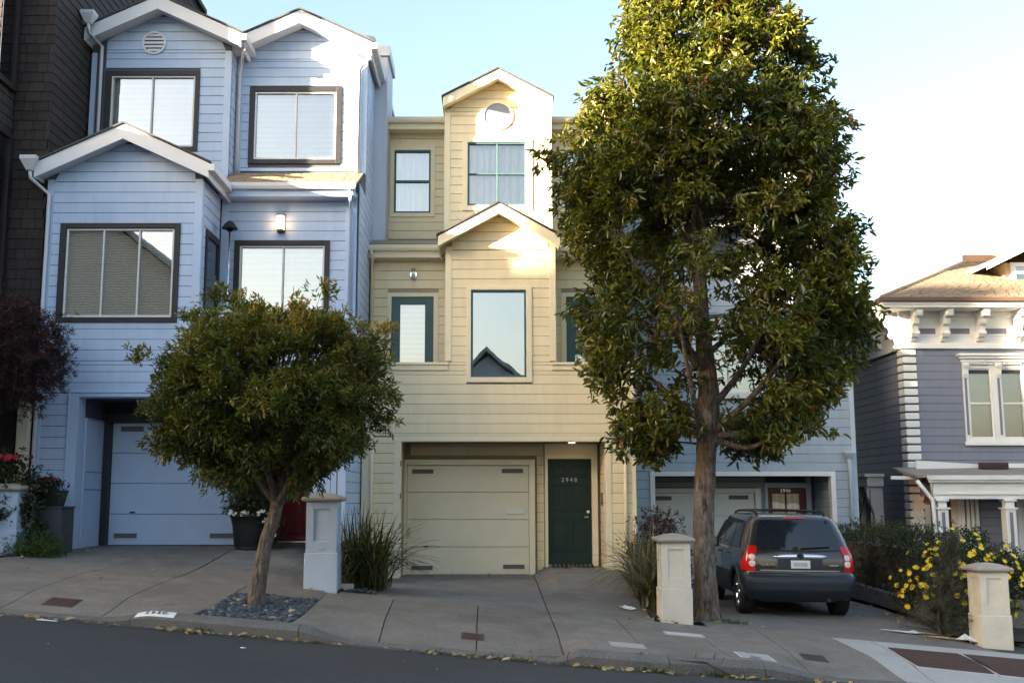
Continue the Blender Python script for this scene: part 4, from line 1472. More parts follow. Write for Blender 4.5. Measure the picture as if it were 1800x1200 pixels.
# garage door and its casing
gx0, gx1, gz0, gz1 = X(715, 900, yg), X(930, 900, yg), Z(1010, yg), Z(817, yg)
sx = lambda p: X(p, 900, yg)
gdoor = garage_door(Yh, yg + .12, gx0, gx1, gz0, gz1, M['cream'], [(sx(723), sx(761), Z(1002, yg), Z(994, yg)), (sx(884), sx(922), Z(1000, yg), Z(992, yg)), (sx(723), sx(761), Z(832, yg), Z(824, yg)), (sx(882), sx(920), Z(831, yg), Z(823, yg))], handle=(sx(749), Z(960, yg)))
MB().box(sx(890), sx(921), yg + .085, yg + .108, Z(903, yg), Z(895, yg)).build('mail_slot', M['white'], gdoor, bevel=.004)
MB().box(sx(717), sx(720), yg + .07, yg + .109, Z(944, yg), Z(928, yg)).build('pull_handle', M['steel'], gdoor)
gt = MB()
gt.box(gx0 - .11, gx0 - .003, yg + .03, yg + .215, ZB, gz1 + .11)
gt.box(gx1 + .003, gx1 + .12, yg + .03, yg + .215, ZB, gz1 + .11)
gt.box(gx0 - .003, gx1 + .003, yg + .03, yg + .215, gz1 + .003, gz1 + .11)
gt.build('garage_casing', T_, Yh, bevel=.006)
# front door
fx0, fx1, fz0, fz1 = sx(964), sx(1041), Z(992, yg), Z(806, yg)
fd = board(Yh, 'front_door', M['green'], fx0, fx1, yg + .16, yg + .2, fz0, fz1)
for (u0, u1) in ((.1, .45), (.55, .9)):
    for (v0, v1) in ((.12, .42), (.50, .76), (.83, .94)):
        x0_, x1_ = fx0 + (fx1 - fx0) * u0, fx0 + (fx1 - fx0) * u1
        z0_, z1_ = fz0 + (fz1 - fz0) * v0, fz0 + (fz1 - fz0) * v1
        pm = frame_mb(x0_, x1_, z0_, z1_, .02, .02, .02, .02, yg + .148, yg + .1595)
        pm.box(x0_ + .05, x1_ - .05, yg + .152, yg + .1595, z0_ + .05, z1_ - .05)
        pm.build('door_panel', M['green'], fd, bevel=.004)
text_obj('house_number', '2948', .115, M['steel'], fd, Vector((sx(1002), yg + .15, Z(843, yg))), FRONT, .005, 1.45)
MB().tube([(sx(1034), yg + .158, Z(908, yg)), (sx(1034), yg + .11, Z(908, yg)), (sx(1028), yg + .10, Z(909, yg))], .016, 8).build('door_handle', M['chrome'], fd, smooth=True)
MB().lathe([(.03, -.012), (.03, 0)], (sx(1035), yg + .158, Z(899, yg)), 14, 'Y').build('lock', M['chrome'], fd)
dt = MB()
dt.box(fx0 - .06, fx0 - .004, yg + .02, yg + .215, ZB, fz1 + .1)
dt.box(fx1 + .004, fx1 + .12, yg + .06, yg + .215, ZB, fz1 + .1)
dt.box(fx0 - .004, fx1 + .004, yg + .06, yg + .215, fz1 + .004, fz1 + .1)
dt.box(fx0 - .06, fx1 + .12, yg + .07, yg + .215, fz1 + .101, zop)
dt.build('door_casing', T_, Yh, bevel=.005)
board(Yh, 'threshold', M['steel'], fx0, fx1, yg + .1, yg + .2, fz0 - .045, fz0 - .004)
board(Yh, 'doorstep', M['concrete'], fx0 - .1, fx1 + .12, yg - .08, yg + .215, ZB, fz0 - .05)
mt = empty('door_mat', (sx(1005), yg - .25, ground(sx(1005), yg - .25)), 'dark slatted grate mat in front of the green door', 'door mat')
mtb = MB()
for i in range(10):
    x = fx0 + .05 + i * .082
    z = ground(x, yg - .2)
    MB().slab([(x, yg - .42, z + .012), (x + .05, yg - .42, z + .012), (x + .05, yg - .1, z + .03), (x, yg - .1, z + .03)], (0, 0, .02)).build('slat', M['iron'], mt, fixn=True)
# recessed lamp in the porch soffit
rl = empty('recessed_lamp', (X(1005, 775, 21.1), 21.1, zop + .01), 'lit round downlight in the soffit above the green door', 'lamp')
MB().lathe([(.085, -.012), (.085, .004)], (rl.location.x, 21.1, zop + .008), 20).build('trim_ring', M['white'], rl)
MB().lathe([(.062, -.018), (.062, -.0125)], (rl.location.x, 21.1, zop + .008), 20).build('bulb', emit_mat('downlight_glow', (1, .72, .42), 1.5), rl)
pl = bpy.data.lights.new('downlight', 'SPOT')
pl.energy = .35
pl.color = (1, .72, .42)
pl.spot_size = math.radians(110)
plo = bpy.data.objects.new('downlight', pl)
plo.location = (rl.location.x, 21.1, zop - .03)
link(plo, rl)
# intercom on the inner wall
MB().box(ox1 - .03, ox1 - .011, 21.15, 21.28, Z(888, 21.2), Z(866, 21.2)).build('intercom', M['vent'], Yh)
# windows
window(Yh, YF, *c1t, *c1g, T_, M['green_fr'], glass='glass_r', blind='room', label='tall single pane bay window reflecting the sky')
window(Yh, YUB, *c2t, *c2g, T_, M['green_fr'], cols=(X(874, 300, YUB),), rows=(Z(306, YUB),), glass='glass', blind='curtain')
window(Yh, YUR, *c3t, *c3g, T_, M['green_fr'], rows=(Z(319, YUR),), glass='glass_m', blind='curtain', bar=.05)
window(Yh, YUR, *c4t, *c4g, T_, M['green_fr'], rows=(Z(319, YUR),), glass='glass_m', blind='curtain', bar=.05)
# oval attic window
oc = (X(875, 205, YUB), YUB, Z(205, YUB))
n = 36
ra, rb = .285, .27
def oval(n, a, b):
    return [(oc[0] + a * math.cos(2 * math.pi * i / n), oc[2] + b * math.sin(2 * math.pi * i / n)) for i in range(n)]
ow = MB()
inn, outr = oval(n, ra, rb), oval(n, ra + .035, rb + .035)
vs = [(x, YUB - .05, z) for x, z in inn] + [(x, YUB - .05, z) for x, z in outr] + [(x, YUB + .01, z) for x, z in inn] + [(x, YUB + .01, z) for x, z in outr]
fs = []
for i in range(n):
    j = (i + 1) % n
    fs += [(i, n + i, n + j, j), (n + i, 3 * n + i, 3 * n + j, n + j), (i, j, 2 * n + j, 2 * n + i)]
owo = ow.add(vs, fs).build('oval_window', T_, Yh, fixn=True)
MB().prism(inn, YUB - .028, YUB - .023).build('pane', mat('attic_pane', (.22, .24, .27), .15, .05, 2, spec=.8), owo)
# green glazed balcony doors
for g, gt_, lab in ((gd, gd_t, None), (gd2, gd2_t, None)):
    fr = frame_mb(gt_[0], gt_[1], gt_[2], gt_[3], g[0] - gt_[0], gt_[1] - g[1], 0, gt_[3] - g[3], YR - .04, YR + .01).build('balcony_door', T_, Yh, bevel=.005)
    wd = (g[1] - g[0]) * .2
    frame_mb(g[0] + .004, g[1] - .004, g[2], g[3] - .004, wd, wd, .25, .15, YR + .0, YR + .05).build('door_leaf', M['green_fr'], fr, bevel=.004)
    MB().box(g[0] + wd + .004, g[1] - wd - .004, YR + .022, YR + .028, g[2] + .25, g[3] - .155).build('pane', M['glass_m'], fr)
    MB().box(g[0] + wd - .02, g[1] - wd + .02, YR + .07, YR + .078, g[2] + .2, g[3] - .12).build('blind', M['blind'], fr)
# balcony ledges
for a, b in ((L - .0, bl + .04), (br - .08, R_)):
    led = MB()
    led.box(a, b, YF - .07, YF + .14, zled - .05, zled)
    led.box(a, b, YF - .04, YF - .001, zled - .15, zled - .051)
    led.build('balcony_ledge', T_, Yh, bevel=.006)
# sconce
scx, scz = X(727, 483, YR), Z(483, YR)
sc = empty('wall_sconce', (scx, YR - .03, scz), 'small chrome cylinder sconce on the cream wall above the green balcony door', 'lamp')
MB().lathe([(.07, -.03), (.07, -.01)], (scx, YR - .012, scz), 18, 'Y').build('back_plate', M['chrome'], sc)
for dx in (-.022, .022):
    MB().tube([(scx + dx, YR - .09, scz - .11), (scx + dx, YR - .09, scz + .11)], .018, 10).build('lamp_tube', M['chrome'], sc, smooth=True)
MB().tube([(scx, YR - .042, scz), (scx, YR - .09, scz)], .014, 8).build('arm', M['chrome'], sc, smooth=True)
# roofs
gable(Yh, G1['xl'], G1['zl'], G1['xa'], G1['za'], G1['xr'], G1['zr'], yl, YUB, TH, None, M['roof'], T_, .35)
gable(Yh, G2['xl'], G2['zl'], G2['xa'], G2['za'], G2['xr'], G2['zr'], yu, 28, TH, None, M['roof'], T_, .32)
for (a, b, ye, yw, zg, ztop) in ((L - .02, bl - .03, YR - .3, YUR, zg1, Z(412, 22.3)), (br + .03, R_ + .02, YR - .3, YUR, zg1, Z(412, 22.3)), (L + .0, ubl - .03, YUR - .35, YUR + 2.6, zg2, zg2 + .95), (ubr + .03, R_, YUR - .35, YUR + 2.6, zg2, zg2 + .95)):
    gutter(Yh, a, b, ye - .11, zg - .05, T_)
    board(Yh, 'fascia', T_, a, b, ye + .001, ye + .03, zg - .18, zg + .04)
    board(Yh, 'soffit', T_, a, b, ye + .031, yw - .002 if yw < 22.7 and ye < 21.4 and False else (YR - .001 if ye < 21.5 else YUR - .001), zg - .16, zg - .13)
    ws = MB().slab([(a, ye - .02, zg + .05), (b, ye - .02, zg + .05), (b, yw - .001, ztop), (a, yw - .001, ztop)], (0, 0, -.04)).build('roof', M['roof'], Yh, fixn=True)
    o = shingle_rows([(a, ye - .02, zg + .052), (b, ye - .02, zg + .052), (b, yw - .001, ztop + .002), (a, yw - .001, ztop + .002)], 8, 9, .012, 3).build('shingles', M['roof'], ws, fixn=True)
    o['kind'] = 'stuff'
MB().box(R_ - .6, R_ - .1, 24.5, 25.4, zg2, Z(176, 24.5)).build('chimney', W_, Yh)
MB().lathe([(.14, 0), (.14, .1), (.22, .12), (.22, .22), (.05, .27)], (R_ - .1, 24.9, Z(176, 24.5)), 18).build('flue_cap', M['rust'], Yh)
# downspouts
downspout(Yh, [(L + .09, YUR - .4, zg2 - .05), (L + .05, YUR - .38, zg2 - .15), (L + .05, YUR - .06, zg2 - .4), (L + .05, YUR - .06, 6.9)], T_)
downspout(Yh, [(L + .05, YR - .36, zg1 - .05), (L + .05, YR - .35, zg1 - .15), (L + .04, YR - .07, zg1 - .35), (L + .04, YR - .07, zled)], T_)
downspout(Yh, [(L + .19, YF - .07, zop + .3), (L + .19, YF - .07, ground(L, YF) + .2)], T_)
downspout(Yh, [(R_ - .2, YF - .06, zop + .07), (R_ - .2, YF - .06, ground(2.4, YF) + .1)], T_, .028)

# ================================================================== GREY BLUE HOUSE (2946)
H = empty('row_house', (5.4, 24.3, -.15), 'grey blue house with white trimmed garage opening numbered 2946 behind the tall tree', 'house', 'row houses along the sidewalk')
L, R_ = 2.78, 8.09
YF, YR, YU = 24.3, 25.3, 25.4
ZB = -.3
sH = Siding(H, M['gblue'])
zop = Z(836, YF)
ox0, ox1 = X(1151, 880, YF), X(1462, 880, YF)
z2 = Z(742, YF)
zlv2 = Z(640, YF)
bl, br = 4.1, 6.85
zb1 = Z(455, YF)
zap = zb1 + 1.375 * .5
wA = rect(YF, 1215, 1345, 560, 700)
wAg = (wA[0] + .1, wA[1] - .1, wA[2] + .1, wA[3] - .1)
wBt = rect(YR, 1128, 1180, 592, 716)
wBg = (wBt[0] + .08, wBt[1] - .08, wBt[2] + .08, wBt[3] - .08)
wC = rect(YU, 1215, 1340, 395, 500); wCg = (wC[0] + .1, wC[1] - .1, wC[2] + .1, wC[3] - .1)
wD = rect(YU, 1385, 1440, 400, 500); wDg = (wD[0] + .08, wD[1] - .08, wD[2] + .08, wD[3] - .08)
ztop = Z(325, YU)
back = MB()
wall_holes(back, L, R_, ZB, zlv2, YF, YF + .12, [(ox0, ox1, ZB, zop), wAg])
wall_holes(back, bl, br, zlv2, zb1, YF, YF + .12, [wAg])
back.prism([(bl, zb1), (br, zb1), ((bl + br) / 2, zap)], YF, YF + .12)
wall_holes(back, L, bl + .1, zlv2 - 1.2, zb1 + .3, YR, YR + .12, [wBg])
back.box(br - .1, R_, YR, YR + .12, zlv2 - 1.2, zb1 + .3)
back.box(bl, bl + .1, YF + .12, YR, zlv2 - 1, zb1)
back.box(br - .1, br, YF + .12, YR, zlv2 - 1, zb1)
wall_holes(back, L, R_, zb1 + .3, ztop, YU, YU + .12, [wCg, wDg])
back.box(L, L + .1, YF + .12, 32, ZB, ztop)
back.box(R_ - .1, R_, YF + .12, YR, ZB, zlv2)
back.box(R_ - .1, R_, YR + .0, 32, ZB, ztop)
back.box(L + .1, R_ - .1, YR + .3, YR + .4, ZB, zop + .3)
back.box(L + .1, R_ - .1, YF + .12, YR + .3, zop + .02, zop + .1)
back.box(ox1 + .01, ox1 + .1, YF + .12, YR + .3, ZB, zop + .02)
back.box(L + .1, R_ - .1, YF + .13, YR - .01, zlv2 - 1.1, zlv2 - 1.0)
back.box(L + .1, R_ - .1, 31.9, 32, ZB, ztop)
back.build('wall', M['gblue_back'], H)
sH.wall('F', YF, L + .05, ox0 - .1, ZB, zop + .1, sp=.195)
sH.wall('F', YF, ox1 + .1, R_ - .1, ZB, zop + .1, sp=.195)
sH.wall('F', YF, L + .05, R_ - .1, zop + .1, zlv2, [wA], sp=.195)
sH.wall('F', YF, bl + .1, br - .1, zlv2, zb1, [wA], sp=.195)
sH.wall('F', YR, L + .05, bl - .02, zlv2 - .9, zb1 + .3, [wBt], sp=.195)
sH.wall('F', YR, br + .02, R_ - .1, zlv2 - .9, zb1 + .3, sp=.195)
sH.wall('F', YU, L + .1, R_ - .1, zb1 + .6, ztop, [wC, wD], sp=.195)
sH.wall('L', ox1 + .01, YF + .16, YR + .28, ZB, zop, sp=.195)
sH.wall('F', YR + .3, X(1338, 880, YR), X(1351, 880, YR), ZB, zop, sp=.195)
sH.wall('F', YR + .3, ox0, X(1338, 880, YR), Z(856, YR), zop, sp=.195)
sH.finish()
for (a, b, y, z0, z1) in ((R_ - .1, R_ + .005, YF, ZB, zlv2), (bl - .02, bl + .1, YF, zlv2, zb1), (br - .1, br + .02, YF, zlv2, zb1), (L - .003, L + .1, YU, zb1 + .4, ztop), (R_ - .1, R_ + .005, YU, zb1 + .4, ztop)):
    board(H, 'corner_board', M['gblue_trim'], a, b, y - .035, y - .001, z0, z1)
frame_mb(ox0 - .1, ox1 + .1, ZB, zop + .1, .106, .106, 0, .106, YF - .04, YF + .15).build('opening_trim', M['white'], H, bevel=.006)
yg = YR + .18
sx = lambda p: X(p, 900, yg)
gz0, gz1 = -.18, Z(866, yg)
gx0, gx1 = sx(1327) - 2.44, sx(1327)
garage_door(H, yg, gx0, gx1, gz0, gz1, M['white'], [(gx1 - .60, gx1 - .14, gz1 - .15, gz1 - .05), (sx(1150), sx(1181), gz1 - .17, gz1 - .07)])
gt = MB()
gt.box(gx1 + .003, gx1 + .13, yg - .09, yg + .115, ZB, gz1 + .11)
gt.box(gx0, gx1 + .003, yg - .09, yg + .115, gz1 + .003, gz1 + .11)
gt.build('garage_casing', M['white'], H, bevel=.006)
fx0, fx1, fz1 = sx(1352), sx(1419), Z(857, yg)
fd = frame_mb(fx0, fx1, fz1 - 2.05, fz1, .1, .15, 1.0, .13, yg + .06, yg + .1)
xm = (fx0 + fx1 - .05) / 2
fd.box(xm - .018, xm + .018, yg + .062, yg + .098, fz1 - 1.05, fz1 - .13)
fd.box(fx0 + .1, fx1 - .15, yg + .064, yg + .096, fz1 - .55, fz1 - .51)
fd = fd.build('front_door', M['darkred'], H, bevel=.004)
for (a, b) in ((fx0 + .1, xm - .018), (xm + .018, fx1 - .15)):
    for (c, d) in ((fz1 - 1.05, fz1 - .55), (fz1 - .51, fz1 - .13)):
        MB().box(a + .002, b - .002, yg + .078, yg + .083, c + .002, d - .002).build('pane', M['glass'], fd)
MB().box(fx0 + .05, fx1 - .05, yg + .105, yg + .11, fz1 - 1.1, fz1 - .05).build('curtain', M['curtain'], fd)
text_obj('house_number', '2946', .105, M['steel'], fd, Vector((sx(1383), yg + .052, Z(862, yg))), FRONT, .004, 1.2)
dc = MB()
dc.box(fx0 - .08, fx0 - .004, yg + .03, yg + .115, ZB, fz1 + .12)
dc.box(fx1 + .004, fx1 + .12, yg + .03, yg + .115, ZB, zop)
dc.box(fx0 - .004, fx1 + .004, yg + .03, yg + .115, fz1 + .004, fz1 + .12)
dc.build('door_casing', M['gblue_trim'], H, bevel=.005)
window(H, YF, *wA, *wAg, M['white'], M['white'], cols=((wA[0] + wA[1]) / 2,), glass='glass_m', blind='blind')
window(H, YR, *wBt, *wBg, M['white'], M['white'], rows=((wBt[2] + wBt[3]) / 2,), glass='glass_m', blind='room')
window(H, YU, *wC, *wCg, M['white'], M['white'], cols=((wC[0] + wC[1]) / 2,), glass='glass_m', blind='curtain')
window(H, YU, *wD, *wDg, M['white'], M['white'], rows=((wD[2] + wD[3]) / 2,), glass='glass_m', blind='curtain')
xm = (bl + br) / 2
gable(H, bl - .2, zb1 + .2, xm, zb1 + .2 + (xm - bl + .2) * .5, br + .2, zb1 + .2, YF - .35, YU, .2, None, M['roof'], M['white'], .35)
gable(H, bl - .25, ztop + .2, xm, ztop + .2 + (xm - bl + .25) * .5, br + .25, ztop + .2, YU - .35, 32, .2, None, M['roof'], M['white'], .35)
MB().prism([(bl, ztop), (br, ztop), (xm, ztop + 1.37 * .5)], YU, YU + .12).build('gable_wall', M['gblue'], H)
for a, b in ((L, bl - .26), (br + .26, R_)):
    gutter(H, a, b, YU - .4, ztop - .02, M['white'])
    MB().slab([(a, YU - .3, ztop + .1), (b, YU - .3, ztop + .1), (b, 29, ztop + 1.2), (a, 29, ztop + 1.2)], (0, 0, -.05)).build('roof', M['roof'], H, fixn=True)
for a, b in ((L, bl - .21), (br + .21, R_)):
    gutter(H, a, b, YR - .4, zb1 + .28, M['white'])
    MB().slab([(a, YR - .3, zb1 + .36), (b, YR - .3, zb1 + .36), (b, YU, zb1 + .58), (a, YU, zb1 + .58)], (0, 0, -.05)).build('roof', M['roof'], H, fixn=True)
    led = MB().box(a, b, YF - .06, YF + .14, zlv2 + .001, zlv2 + .06).build('balcony_ledge', M['white'], H, bevel=.006)
hpx = X(1490, 800, YF)
hopper(H, hpx, YF - .1, Z(806, YF), M['gblue_trim'], .11, .16)
downspout(H, [(hpx, YF - .09, Z(806, YF)), (hpx + .02, YF - .08, Z(815, YF)), (hpx + .02, YF - .08, ZB + .2)], M['gblue_trim'], .045)

# ================================================================== DARK BROWN SHINGLED HOUSE
Br = empty('shingled_house', (-9.5, 18.5, .9), 'tall dark brown shingled house at the left edge', 'house')
BX = -7.79
BX2 = -8.42
yb0, yb1 = 18.5, 28.0
ztp = 14.7
zb = .7
back = MB()
back.box(BX2, BX, yb0 + .05, yb1, zb, ztp)
back.box(-14, BX2 - .03, 17.85, yb1, zb, ztp)
back.box(-14, -9.6, 14.9, 17.849, zb, 8.7)  # out-of-view wing, added and sized to keep the lower blue gable in shade
back.build('wall', M['brown_back'], Br)
# shingles: courses on the front strip, the long side wall and the near return
shs = []
rb_ = random.Random(11)
sp = .178


def shingle(plane, c, u0, u1, z, h):
    t0, t1 = .022, .006
    def P(u, d, zz):
        return (u, c - d, zz) if plane == 'F' else (c + d, u, zz)
    vs = [P(u0, t0, z), P(u1, t0, z), P(u1, t1, z + h), P(u0, t1, z + h), P(u0, -.02, z), P(u1, -.02, z), P(u1, -.02, z + h), P(u0, -.02, z + h)]
    fs = [(0, 1, 2, 3), (4, 7, 6, 5), (0, 4, 5, 1), (1, 5, 6, 2), (2, 6, 7, 3), (3, 7, 4, 0)]
    return vs, fs


items = []
z = zb
row = 0
while z < ztp:
    for (pl_, c, a, b, wmin, wmax) in (('F', yb0 + .05, BX2, BX + .02, .14, .30), ('R', BX, yb0 + .05, yb1, .5, 1.2), ('R', BX2 - .03, 17.85, yb0 + .05, .2, .4), ('F', 17.85, -14, BX2 - .01, .16, .34), ('R', -9.6, 14.9, 17.85, .2, .4), ('F', 14.9, -14, -9.58, .16, .34)):
        if (c == 14.9 or c == -9.6) and z > 8.6:
            continue
        u = a - rb_.random() * wmin
        while u < b:
            w_ = rb_.uniform(wmin, wmax)
            u0, u1 = max(a, u + .004), min(b, u + w_ - .004)
            u += w_
            if u1 - u0 < .03:
                continue
            if pl_ == 'R' and c == BX2 - .03:
                if Z(520, 18) + 3.1 < z < 14 or Z(1000, 18) < z < Z(500, 18) - .1:
                    pass
            # in view: the strip above the purple tree
            vis = 0
            if z > 5.0 and z < 10.5:
                vis = 2 if pl_ == 'F' and c > 18 else (1 if u0 < 21.5 and c == BX else 0)
            items.append((vis + rb_.random() * .5, pl_, c, u0, u1, z + rb_.uniform(-.004, .004), sp + .03))
    z += sp
items.sort(key=lambda q: -q[0])
rest = MB()
for i, (_v, pl_, c, u0, u1, zz, hh) in enumerate(items):
    vs, fs = shingle(pl_, c, u0, u1, zz, hh)
    if i < 295:
        MB().add(vs, fs).build('shingle', M['brown'], Br, fixn=True)
    else:
        rest.add(vs, fs)
o = rest.build('shingles', M['brown'], Br, fixn=True)
o['kind'] = 'stuff'
# windows in the near return (facing +X)
for (z0, z1) in ((Z(140, 18.1), 12.2), (Z(560, 18.1) - .6, Z(235, 18.1))):
    xw = BX2 - .03 + .03
    ya, yb_ = 17.3, 18.36
    w = MB()
    w.box(xw, xw + .06, yb_, yb_ + .10, z0 - .1, z1 + .1)
    w.box(xw, xw + .06, ya, yb_, z0 - .1, z0)
    w.box(xw, xw + .06, ya, yb_, z1, z1 + .1)
    w.box(xw - .2, xw, 17.84, yb_ - .001, z0, z1)
    w = w.build('window', M['brown_fr'], Br)
    MB().box(xw + .01, xw + .018, 17.84, yb_ - .002, z0 + .002, z1 - .002).build('pane', M['glass_r'], w)
MB().box(-14.2, -9.5, 14.8, 17.82, 8.702, 8.8).build('shade_wing_roof', M['roof'], Br)  # top of the added shading wing, never in view
MB().prism_x([(17.3, ztp), (yb1, ztp), (yb1, ztp + .12), (17.3, ztp + .12)], -14.2, BX + .12).build('roof', M['roof'], Br)
# cream door post at the foot, dark entry
board(Br, 'entry_post', M['cream'], X(32, 760, 18.4), X(52, 760, 18.4), 18.32, 18.46, .9, Z(700, 18.4))

# ================================================================== VICTORIAN HOUSE
V = empty('victorian_house', (13, 25.5, -.5), 'slate purple bracketed house with white quoins and columned porch at the right edge', 'house')
CX_, VY = 9.73, 25.5
VR = 16.5
sV = Siding(V, M['vic'])
zc0, zc1 = Z(612, VY), Z(551, VY)        # frieze band
zbse = -.5
w2 = rect(VY, 1694, 1752, 652, 778)
w3 = rect(VY, 1752, 1808, 652, 778)
wallh = [(w2[0] + .12, w2[1] - .1, w2[2] + .1, w2[3] - .06), (w3[0] + .1, w3[1] - .12, w3[2] + .1, w3[3] - .06)]
ph = Z(812, VY)      # porch roof meets wall
back = MB()
wall_holes(back, CX_, VR, zbse, zc1 + .2, VY, VY + .15, wallh)
back.box(CX_, CX_ + .15, VY + .15, 36, zbse, zc1 + .2)
back.box(VR - .15, VR, VY + .15, 36, zbse, zc1 + .2)
back.box(CX_, VR, 36, 36.1, zbse, zc1 + .2)
back.build('wall', M['vic_back'], V)
sv = .188
sV.wall('F', VY, CX_ + .27, VR, ph - .2, zc0, [(w2[0], w3[1], w2[2] - .1, w2[3] + .42)], sp=sv)
sV.wall('F', VY, CX_ + .2, VR, zbse, ph - .2, [(X(1600, 900, VY), X(1668, 900, VY), -1, Z(868, VY)), (X(1696, 900, VY), X(1722, 900, VY), -1, 9)], sp=sv)
sV.wall('L', CX_, VY + .25, 35, zbse, zc0 - .05, [(27.3, 30.2, -.2, 2.2)], sp=sv)
sV.finish()
# quoins
z = zc0 - .02
i = 0
while z > -.3:
    hq = sv - .035
    mb = MB()
    x0, x1 = CX_ - .05, CX_ + .27
    y0, y1 = VY - .05, VY + .30
    c = .02
    vs = []
    for (ins, zz) in ((c, z - hq), (0, z - hq + c), (0, z - c), (c, z)):
        vs += [(x0 + ins, y0 + ins, zz), (x1 - ins, y0 + ins, zz), (x1 - ins, y1 - ins, zz), (x0 + ins, y1 - ins, zz)]
    fs = [(3, 2, 1, 0), (12, 13, 14, 15)]
    for r in range(3):
        for k2 in range(4):
            fs.append((r * 4 + k2, r * 4 + (k2 + 1) % 4, (r + 1) * 4 + (k2 + 1) % 4, (r + 1) * 4 + k2))
    mb.add(vs, fs).build('quoin', M['white'], V)
    z -= sv
# cornice: architrave, frieze, eave
fzm = MB()
fzm.box(CX_ - .10, VR, VY - .10, VY + .05, zc0 - .02, zc0 + .10)
fzm.box(CX_ - .06, VR, VY - .06, VY + .05, zc0 + .101, zc1 - .10)
fzm.box(CX_ - .10, VR, VY - .10, VY + .05, zc1 - .10, zc1 + .03)
fzm.box(CX_ - .10, CX_ + .05, VY + .051, 35.5, zc0 - .02, zc0 + .10)
fzm.box(CX_ - .06, CX_ + .05, VY + .051, 35.5, zc0 + .101, zc1 - .10)
fzm.box(CX_ - .10, CX_ + .05, VY + .051, 35.5, zc1 - .10, zc1 + .03)
fzm.build('frieze', M['white'], V, bevel=.01)
ov = .62
ev = MB()
ev.box(CX_ - ov, VR, VY - ov, VY + .3, zc1 + .032, zc1 + .07)
ev.box(CX_ - ov, CX_ + .3, VY + .301, 35.5, zc1 + .032, zc1 + .07)
ev.box(CX_ - ov - .03, VR, VY - ov - .03, VY - ov + .02, zc1 + .04, zc1 + .17)
ev.box(CX_ - ov - .03, CX_ - ov + .02, VY - ov + .021, 35.5, zc1 + .04, zc1 + .17)
ev.box(CX_ - ov - .06, VR, VY - ov - .06, VY - ov - .031, zc1 + .10, zc1 + .171)
ev.box(CX_ - ov - .06, CX_ - ov - .031, VY - ov - .03, 35.5, zc1 + .10, zc1 + .171)
ev.build('eave', M['white'], V, bevel=.006)
gv = MB()
gv.box(CX_ - ov - .14, VR, VY - ov - .14, VY - ov - .05, zc1 + .172, zc1 + .26)
gv.box(CX_ - ov - .14, CX_ - ov - .05, VY - ov - .049, 35.5, zc1 + .172, zc1 + .26)
gv.build('gutter', mat('brown_gutter', (.11, .065, .05), .5, .1), V)


def bracket(x, y, facing):
    """scroll bracket profile hanging under the eave; facing 'F' or 'L' or diagonal 'D'"""
    prof = [(0, 0), (.52, 0), (.54, -.05), (.50, -.12), (.42, -.14), (.36, -.12), (.34, -.16), (.30, -.24), (.22, -.28), (.20, -.33), (.22, -.40), (.19, -.46), (.10, -.48), (.07, -.53), (0, -.55)]
    s_ = (zc1 - zc0 - .1) / .55
    w_ = .075
    vs = []
    for sgn in (-1, 1):
        for d, zz in prof:
            d, zz = d * .95, zz * s_ + zc1 + .03
            if facing == 'F':
                vs.append((x + sgn * w_, y - d, zz))
            elif facing == 'L':
                vs.append((x - d, y + sgn * w_, zz))
            else:
                q = .7071
                vs.append((x - d * 1.25 * q + sgn * w_ * q, y - d * 1.25 * q - sgn * w_ * q, zz))
    n_ = len(prof)
    fs = [tuple(range(n_)), tuple(range(2 * n_ - 1, n_ - 1, -1))]
    fs += [(i_, (i_ + 1) % n_, (i_ + 1) % n_ + n_, i_ + n_) for i_ in range(n_)]
    b_ = MB().add(vs, fs).build('bracket', M['white'], V, fixn=True, bevel=.008)
    # scroll rosettes
    for (d, zz, r_) in ((.44, -.075, .06), (.17, -.40, .055)):
        d, zz = d * .95, zz * s_ + zc1 + .03
        if facing == 'F':
            MB().lathe([(r_, -w_ - .02), (r_, w_ + .02)], (x, y - d, zz), 14, 'X').build('scroll', M['white'], b_)
        elif facing == 'L':
            MB().lathe([(r_, -w_ - .02), (r_, w_ + .02)], (x - d, y, zz), 14, 'Y').build('scroll', M['white'], b_)
    return b_


for px_ in (1602, 1655, 1718, 1783):
    bracket(X(px_, 580, VY), VY - .06, 'F')
bracket(X(1850, 580, VY), VY - .06, 'F')
for y_ in (VY + .12, VY + 1.3, VY + 2.5, VY + 3.7):
    bracket(CX_ - .06, y_, 'L')
for (a, b) in ((1609, 1645), (1665, 1705), (1727, 1770), (1793, 1838)):
    x0, x1 = X(a, 585, VY), X(b, 585, VY)
    zf0, zf1 = Z(588, VY), Z(578, VY)
    fp = frame_mb(x0, x1, zf0 - .035, zf1 + .035, .035, .035, .035, .035, VY - .08, VY - .0605).build('frieze_panel', M['white'], V)
    MB().box(x0 + .036, x1 - .036, VY - .066, VY - .0606, zf0, zf1).build('panel_field', M['vic_acc'], fp)
for y_ in (VY + .7, VY + 1.9, VY + 3.1):
    MB().box(CX_ - .066, CX_ - .0605, y_ - .3, y_ + .3, Z(588, VY), Z(578, VY)).build('frieze_panel', M['vic_acc'], V)
